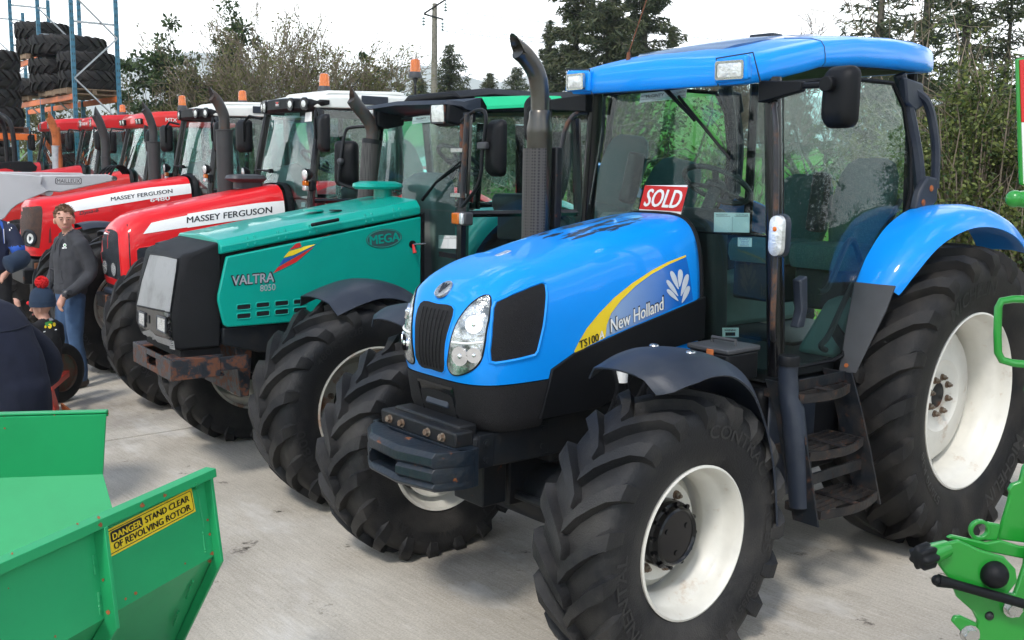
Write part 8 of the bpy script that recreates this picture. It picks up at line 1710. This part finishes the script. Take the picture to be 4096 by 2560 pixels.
# man in the grey hoodie
mx_, my_ = 2.70, -6.27; BAZ = radians(10); hf = Vector((cos(radians(76)-BAZ), sin(radians(76)-BAZ), -0.05)); hc = Vector((0.035, 0.01, 1.605))
parts = [([(0, 0, 0.93), (-0.015, 0, 1.08), (-0.02, 0, 1.26), (-0.03, 0, 1.38)], [0.160, 0.165, 0.170, 0.135], 'hoodie', (0, 0.92)), ([(-0.03, -0.13, 1.40), (-0.03, 0, 1.43), (-0.03, 0.13, 1.40)], [0.075, 0.085, 0.075], 'hoodie'),
 ([(-0.07, 0, 1.45), (-0.05, 0.07, 1.475), (0.04, 0.075, 1.45)], [0.05, 0.045, 0.03], 'hoodie'), ([(-0.07, 0, 1.45), (-0.05, -0.07, 1.475), (0.04, -0.075, 1.45)], [0.05, 0.045, 0.03], 'hoodie'),
 ([(-0.03, 0.155, 1.39), (-0.08, 0.205, 1.24), (-0.085, 0.225, 1.10), (0.05, 0.22, 0.98), (0.16, 0.20, 0.92)], [0.075, 0.068, 0.060, 0.052, 0.043], 'hoodie'), ([(-0.03, -0.17, 1.39), (0.00, -0.23, 1.24), (0.02, -0.25, 1.10), (0.12, -0.20, 0.98), (0.19, -0.10, 0.93)], [0.075, 0.066, 0.058, 0.050, 0.042], 'hoodie'),
 ([(0, 0.0, 0.90), (0, 0, 0.84)], [0.155, 0.15], 'jeans', (0, 0.85)),
 ([(0, 0.085, 0.86), (0.02, 0.095, 0.66), (0.025, 0.10, 0.48), (0.0, 0.105, 0.28), (-0.01, 0.105, 0.09)], [0.10, 0.088, 0.068, 0.066, 0.062], 'jeans'), ([(0, -0.085, 0.86), (0.03, -0.09, 0.66), (0.05, -0.09, 0.48), (0.03, -0.085, 0.28), (0.025, -0.085, 0.09)], [0.10, 0.088, 0.068, 0.066, 0.062], 'jeans'),
 ([(-0.05, 0.105, 0.045), (0.07, 0.12, 0.040), (0.17, 0.13, 0.032)], [0.044, 0.045, 0.034], 'boot'), ([(-0.015, -0.085, 0.045), (0.10, -0.09, 0.040), (0.20, -0.095, 0.032)], [0.044, 0.045, 0.034], 'boot'),
 ([(-0.02, 0, 1.44), (0.015, 0.005, 1.53)], [0.058, 0.052], 'skin')]+head(hc, hf)+hand((0.175, 0.195, 0.91), (0.35, 0.0, -0.9), 1)+hand((0.20, -0.09, 0.92), (0.5, 0.3, -0.8), -1)
mn = person('person', (mx_, my_, 0), BAZ, 'man in charcoal hoodie and blue jeans holding a child by the hand', parts, 0.012, 0.985); face(mn, hc, hf); hair_cap(mn, hc, hf)
MB().tube([(0.135, 0.205, 0.935), (0.155, 0.20, 0.92)], 0.048, 16).build('watch_strap', 'ink_black', mn); MB().tube([(0.135, 0.25, 0.945), (0.14, 0.262, 0.948)], 0.022, 14).build('watch', 'metal_black', mn)
for sd in (0.045, -0.03): MB().tube(cr_spline([(0.075, sd, 1.43), (0.115, sd*1.1, 1.36), (0.118, sd*1.1, 1.20), (0.115, sd*1.2, 1.13)], 4), 0.0065, 6).build('hood_cord', 'hoodie', mn)
mb_v = bvh_of(mn); mp_c = cam_map(mb_v, type('Fr', (), {'I': (Matrix.Translation((mx_, my_, 0)) @ Matrix.Rotation(BAZ, 4, 'Z') @ Matrix.Scale(0.985, 4)).inverted()})(), zC)
flat_poly('chest_mark', ellipse(655, 710, 15, 18, 14), mp_c, 'sticker_white', mn, 0.004); flat_poly('chest_mark', ellipse(657, 711, 8, 10, 12), mp_c, 'deere_green', mn, 0.006); flat_poly('chest_mark', [(628, 732), (672, 730), (672, 741), (628, 743)], mp_c, 'sticker_white', mn, 0.004)
outline_tube([(505, 940), (620, 965), (618, 1020), (640, 1090), (600, 1095), (500, 1090)], mp_c, 0.005, 'pocket_seam', 'hoodie', mn, 0.001, 30)
# child with the pom-pom hat
cx_, cy_ = 3.20, -5.33; CAZ = radians(-62); hf = Vector((cos(radians(-38)-CAZ), sin(radians(-38)-CAZ), -0.08)); hc = Vector((0.02, 0.0, 0.90))
parts = [([(0, 0, 0.46), (0, 0, 0.60), (-0.01, 0, 0.72)], [0.125, 0.125, 0.105], 'black_cloth', (0, 0.85)), ([(-0.01, -0.10, 0.735), (-0.01, 0, 0.755), (-0.01, 0.10, 0.735)], [0.05, 0.06, 0.05], 'black_cloth'), ([(-0.01, 0.12, 0.73), (0.02, 0.19, 0.78), (0.06, 0.21, 0.90)], [0.05, 0.045, 0.036], 'black_cloth'), ([(-0.01, -0.12, 0.73), (0.02, -0.16, 0.60), (0.06, -0.14, 0.48)], [0.05, 0.045, 0.036], 'black_cloth'),
 ([(0, 0.055, 0.46), (0.01, 0.06, 0.28), (0, 0.06, 0.07)], [0.075, 0.058, 0.05], 'navy_knit'), ([(0, -0.055, 0.46), (0.01, -0.06, 0.28), (0.02, -0.06, 0.07)], [0.075, 0.058, 0.05], 'navy_knit'), ([(-0.02, 0.06, 0.035), (0.09, 0.065, 0.03)], [0.035, 0.032], 'boot'), ([(0, -0.06, 0.035), (0.11, -0.065, 0.03)], [0.035, 0.032], 'boot'), ([(0, 0, 0.76), (0.01, 0, 0.83)], [0.045, 0.045], 'skin')]+head(hc, hf, 0.90)+hand((0.06, 0.21, 0.92), (0.2, 0.05, 0.95), 1, 0.62)+hand((0.06, -0.14, 0.46), (0.3, 0, -0.95), -1, 0.62)
ch = person('person', (cx_, cy_, 0), CAZ, 'small child in black jacket and navy pom-pom hat, back turned', parts, 0.012); face(ch, hc, hf, 0.88)
b = MB(); c0 = hc+Vector((0, 0, 0.0)); b.lathe([(0.096, 0.018), (0.100, 0.03), (0.099, 0.075), (0.092, 0.115), (0.075, 0.15), (0.045, 0.172), (0.0, 0.18)], 24, 'Z', c0); ht = b.build('hat', 'beanie', ch); MB().lathe([(0.094, 0.012), (0.103, 0.012), (0.105, 0.06), (0.096, 0.062)], 24, 'Z', c0).build('hat_brim', 'beanie', ht)
pm_ = MB(); r = random.Random(5)
for _ in range(260): d = rvec(r).normalized(); c = hc+Vector((-0.02, 0.015, 0.215)); pm_.tube([c, c+d*0.055], [0.004, 0.006], 4)
tag(pm_.build('pom_pom', 'red_wool', ht), kind='stuff'); MB().ball(hc+hf*0.098+Vector((0, 0, 0.045))+Vector((0, 0.02, 0)), 0.018, 10, 6).build('hat_patch', 'red_wool', ht)
cm = cam_map(bvh_of(ch), type('Fr', (), {'I': (Matrix.Translation((cx_, cy_, 0)) @ Matrix.Rotation(CAZ, 4, 'Z')).inverted()})(), z2)
for m_, po in (('deere_green', [(270, 895), (300, 885), (325, 860), (332, 905), (300, 915), (272, 912)]), ('ink_grey', [(292, 868), (318, 858), (322, 880), (298, 884)]), ('ink_yellow', ellipse(299, 915, 12, 15, 12)), ('ink_yellow', ellipse(325, 905, 9, 12, 12)), ('ink_yellow', ellipse(273, 918, 7, 9, 12)), ('sticker_white', [(262, 945), (340, 932), (340, 938), (262, 952)])): flat_poly('jacket_print', po, cm, m_, ch, 0.006)
# bystander in the blue rugby shirt
bx, by = 2.95, -8.05; BZ = radians(60)
hc = Vector((0.03, 0, 1.62)); hf = Vector((1, -0.2, -0.1))
parts = [([(0, 0, 0.98), (-0.01, 0, 1.15), (-0.02, 0, 1.38)], [0.165, 0.175, 0.15], 'rugby_navy', (0, 0.8)), ([(-0.02, -0.14, 1.41), (-0.02, 0, 1.44), (-0.02, 0.14, 1.41)], [0.075, 0.085, 0.075], 'rugby_navy'), ([(-0.02, 0.18, 1.40), (0.0, 0.25, 1.28), (0.02, 0.27, 1.20)], [0.08, 0.075, 0.070], 'rugby_navy'), ([(0.02, 0.27, 1.21), (0.025, 0.275, 1.17)], [0.076, 0.074], 'rugby_blue'), ([(0.02, 0.27, 1.18), (0.06, 0.27, 1.06), (0.16, 0.22, 0.98)], [0.050, 0.046, 0.036], 'skin'),
 ([(-0.02, -0.18, 1.40), (0.0, -0.25, 1.25), (0.02, -0.27, 1.18)], [0.08, 0.07, 0.065], 'rugby_navy'), ([(0.02, -0.27, 1.16), (0.10, -0.24, 1.02), (0.22, -0.15, 1.0)], [0.05, 0.046, 0.036], 'skin'), ([(0, 0, 0.96), (0, 0, 0.90)], [0.16, 0.155], 'black_cloth', (0, 0.85)), ([(0, 0.09, 0.90), (0.02, 0.10, 0.50), (0, 0.11, 0.10)], [0.105, 0.078, 0.066], 'black_cloth'), ([(0, -0.09, 0.90), (0.03, -0.10, 0.50), (0.02, -0.11, 0.10)], [0.105, 0.078, 0.066], 'black_cloth'), ([(-0.04, 0.11, 0.045), (0.17, 0.13, 0.035)], [0.045, 0.036], 'boot'), ([(-0.02, -0.11, 0.045), (0.19, -0.12, 0.035)], [0.045, 0.036], 'boot'), ([(-0.01, 0, 1.45), (0.01, 0, 1.54)], [0.058, 0.052], 'skin')]+head(hc, hf)+hand((0.17, 0.21, 0.97), (0.6, -0.5, -0.6), 1)+hand((0.22, -0.15, 1.0), (0.7, 0.6, 0.1), -1)
rm = person('person', (bx, by, 0), BZ, 'bystander in navy and blue rugby shirt with a coat over the arm', parts, 0.017); face(rm, hc, hf); hair_cap(rm, hc, hf)
b = MB(); b.tube(cr_spline([(0.02, 0.30, 1.10), (0.10, 0.31, 1.09), (0.20, 0.29, 1.07), (0.27, 0.22, 1.04)], 4), [0.07]+[0.095]*11+[0.07], 14); jk = tag(b.build('folded_coat', 'beanie', None, ang=70), 'navy padded coat folded over the rugby shirt man\'s arm', 'coat'); jk.matrix_world = Matrix.Translation((bx, by, 0)) @ Matrix.Rotation(BZ, 4, 'Z')
rv = cam_map(bvh_of(rm), type('Fr', (), {'I': (Matrix.Translation((bx, by, 0)) @ Matrix.Rotation(BZ, 4, 'Z')).inverted()})(), zC)
for po, m_ in (([(0, 460), (25, 480), (40, 540), (38, 690), (30, 690), (28, 550), (0, 500)], 'rugby_blue'), ([(70, 480), (80, 478), (105, 560), (98, 565)], 'sticker_white'), ([(85, 465), (95, 465), (120, 540), (112, 545)], 'sticker_white'), ([(36, 545), (42, 545), (44, 690), (38, 690)], 'sticker_white')): flat_poly('shirt_stripe', po, rv, m_, rm, 0.008)
# person in navy fleece, bent over, back to the camera
fx_, fy_ = 4.14, -2.60; FZ = radians(-62)
parts = [([(0.0, 0, 0.80), (0.06, 0, 0.98), (0.17, 0, 1.14), (0.34, 0, 1.17)], [0.19, 0.205, 0.205, 0.15], 'navy_fleece'), ([(0.24, -0.19, 1.14), (0.22, 0, 1.20), (0.24, 0.19, 1.14)], [0.09, 0.10, 0.09], 'navy_fleece'), ([(-0.01, 0, 0.60), (-0.01, 0, 0.85)], [0.185, 0.19], 'navy_fleece'),
 ([(0.24, 0.22, 1.12), (0.22, 0.30, 0.98), (0.20, 0.31, 0.84), (0.34, 0.25, 0.72)], [0.085, 0.075, 0.068, 0.05], 'navy_knit'), ([(0.22, -0.24, 1.10), (0.14, -0.34, 0.98), (0.10, -0.36, 0.82), (0.28, -0.30, 0.70)], [0.085, 0.080, 0.07, 0.05], 'navy_knit'), ([(0, 0.09, 0.72), (0.03, 0.11, 0.42), (-0.02, 0.12, 0.10)], [0.11, 0.08, 0.066], 'black_cloth'), ([(0, -0.09, 0.72), (0.03, -0.11, 0.42), (-0.02, -0.12, 0.10)], [0.11, 0.08, 0.066], 'black_cloth'), ([(-0.05, 0.12, 0.045), (0.15, 0.13, 0.035)], [0.045, 0.036], 'boot'), ([(-0.05, -0.12, 0.045), (0.15, -0.13, 0.035)], [0.045, 0.036], 'boot'), ([(0.36, 0, 1.17), (0.45, 0, 1.13)], [0.06, 0.055], 'skin')]+head((0.52, 0, 1.10), (0.5, 0, -0.85))+hand((0.35, 0.25, 0.71), (0.5, -0.2, -0.8), 1)+hand((0.29, -0.30, 0.69), (0.5, 0.2, -0.8), -1)
fp = person('person', (fx_, fy_, 0), FZ, 'person in navy fleece bent over behind the green hopper', parts, 0.02, 1.0); hair_cap(fp, (0.52, 0, 1.10), (0.5, 0, -0.85)); face(fp, (0.52, 0, 1.10), (0.5, 0, -0.85))
fb = bvh_of(fp); fm_ = cam_map(fb, type('Fr', (), {'I': (Matrix.Translation((fx_, fy_, 0)) @ Matrix.Rotation(FZ, 4, 'Z')).inverted()})(), z2)
MB().tube([fm_(u, 950-70*(u/230)**1.1+12*sin(u/70))[0]+fm_(u, 950-70*(u/230)**1.1)[1]*0.002 for u in range(0, 231, 16)], 0.0045, 6).build('yoke_seam', 'navy_knit', fp)
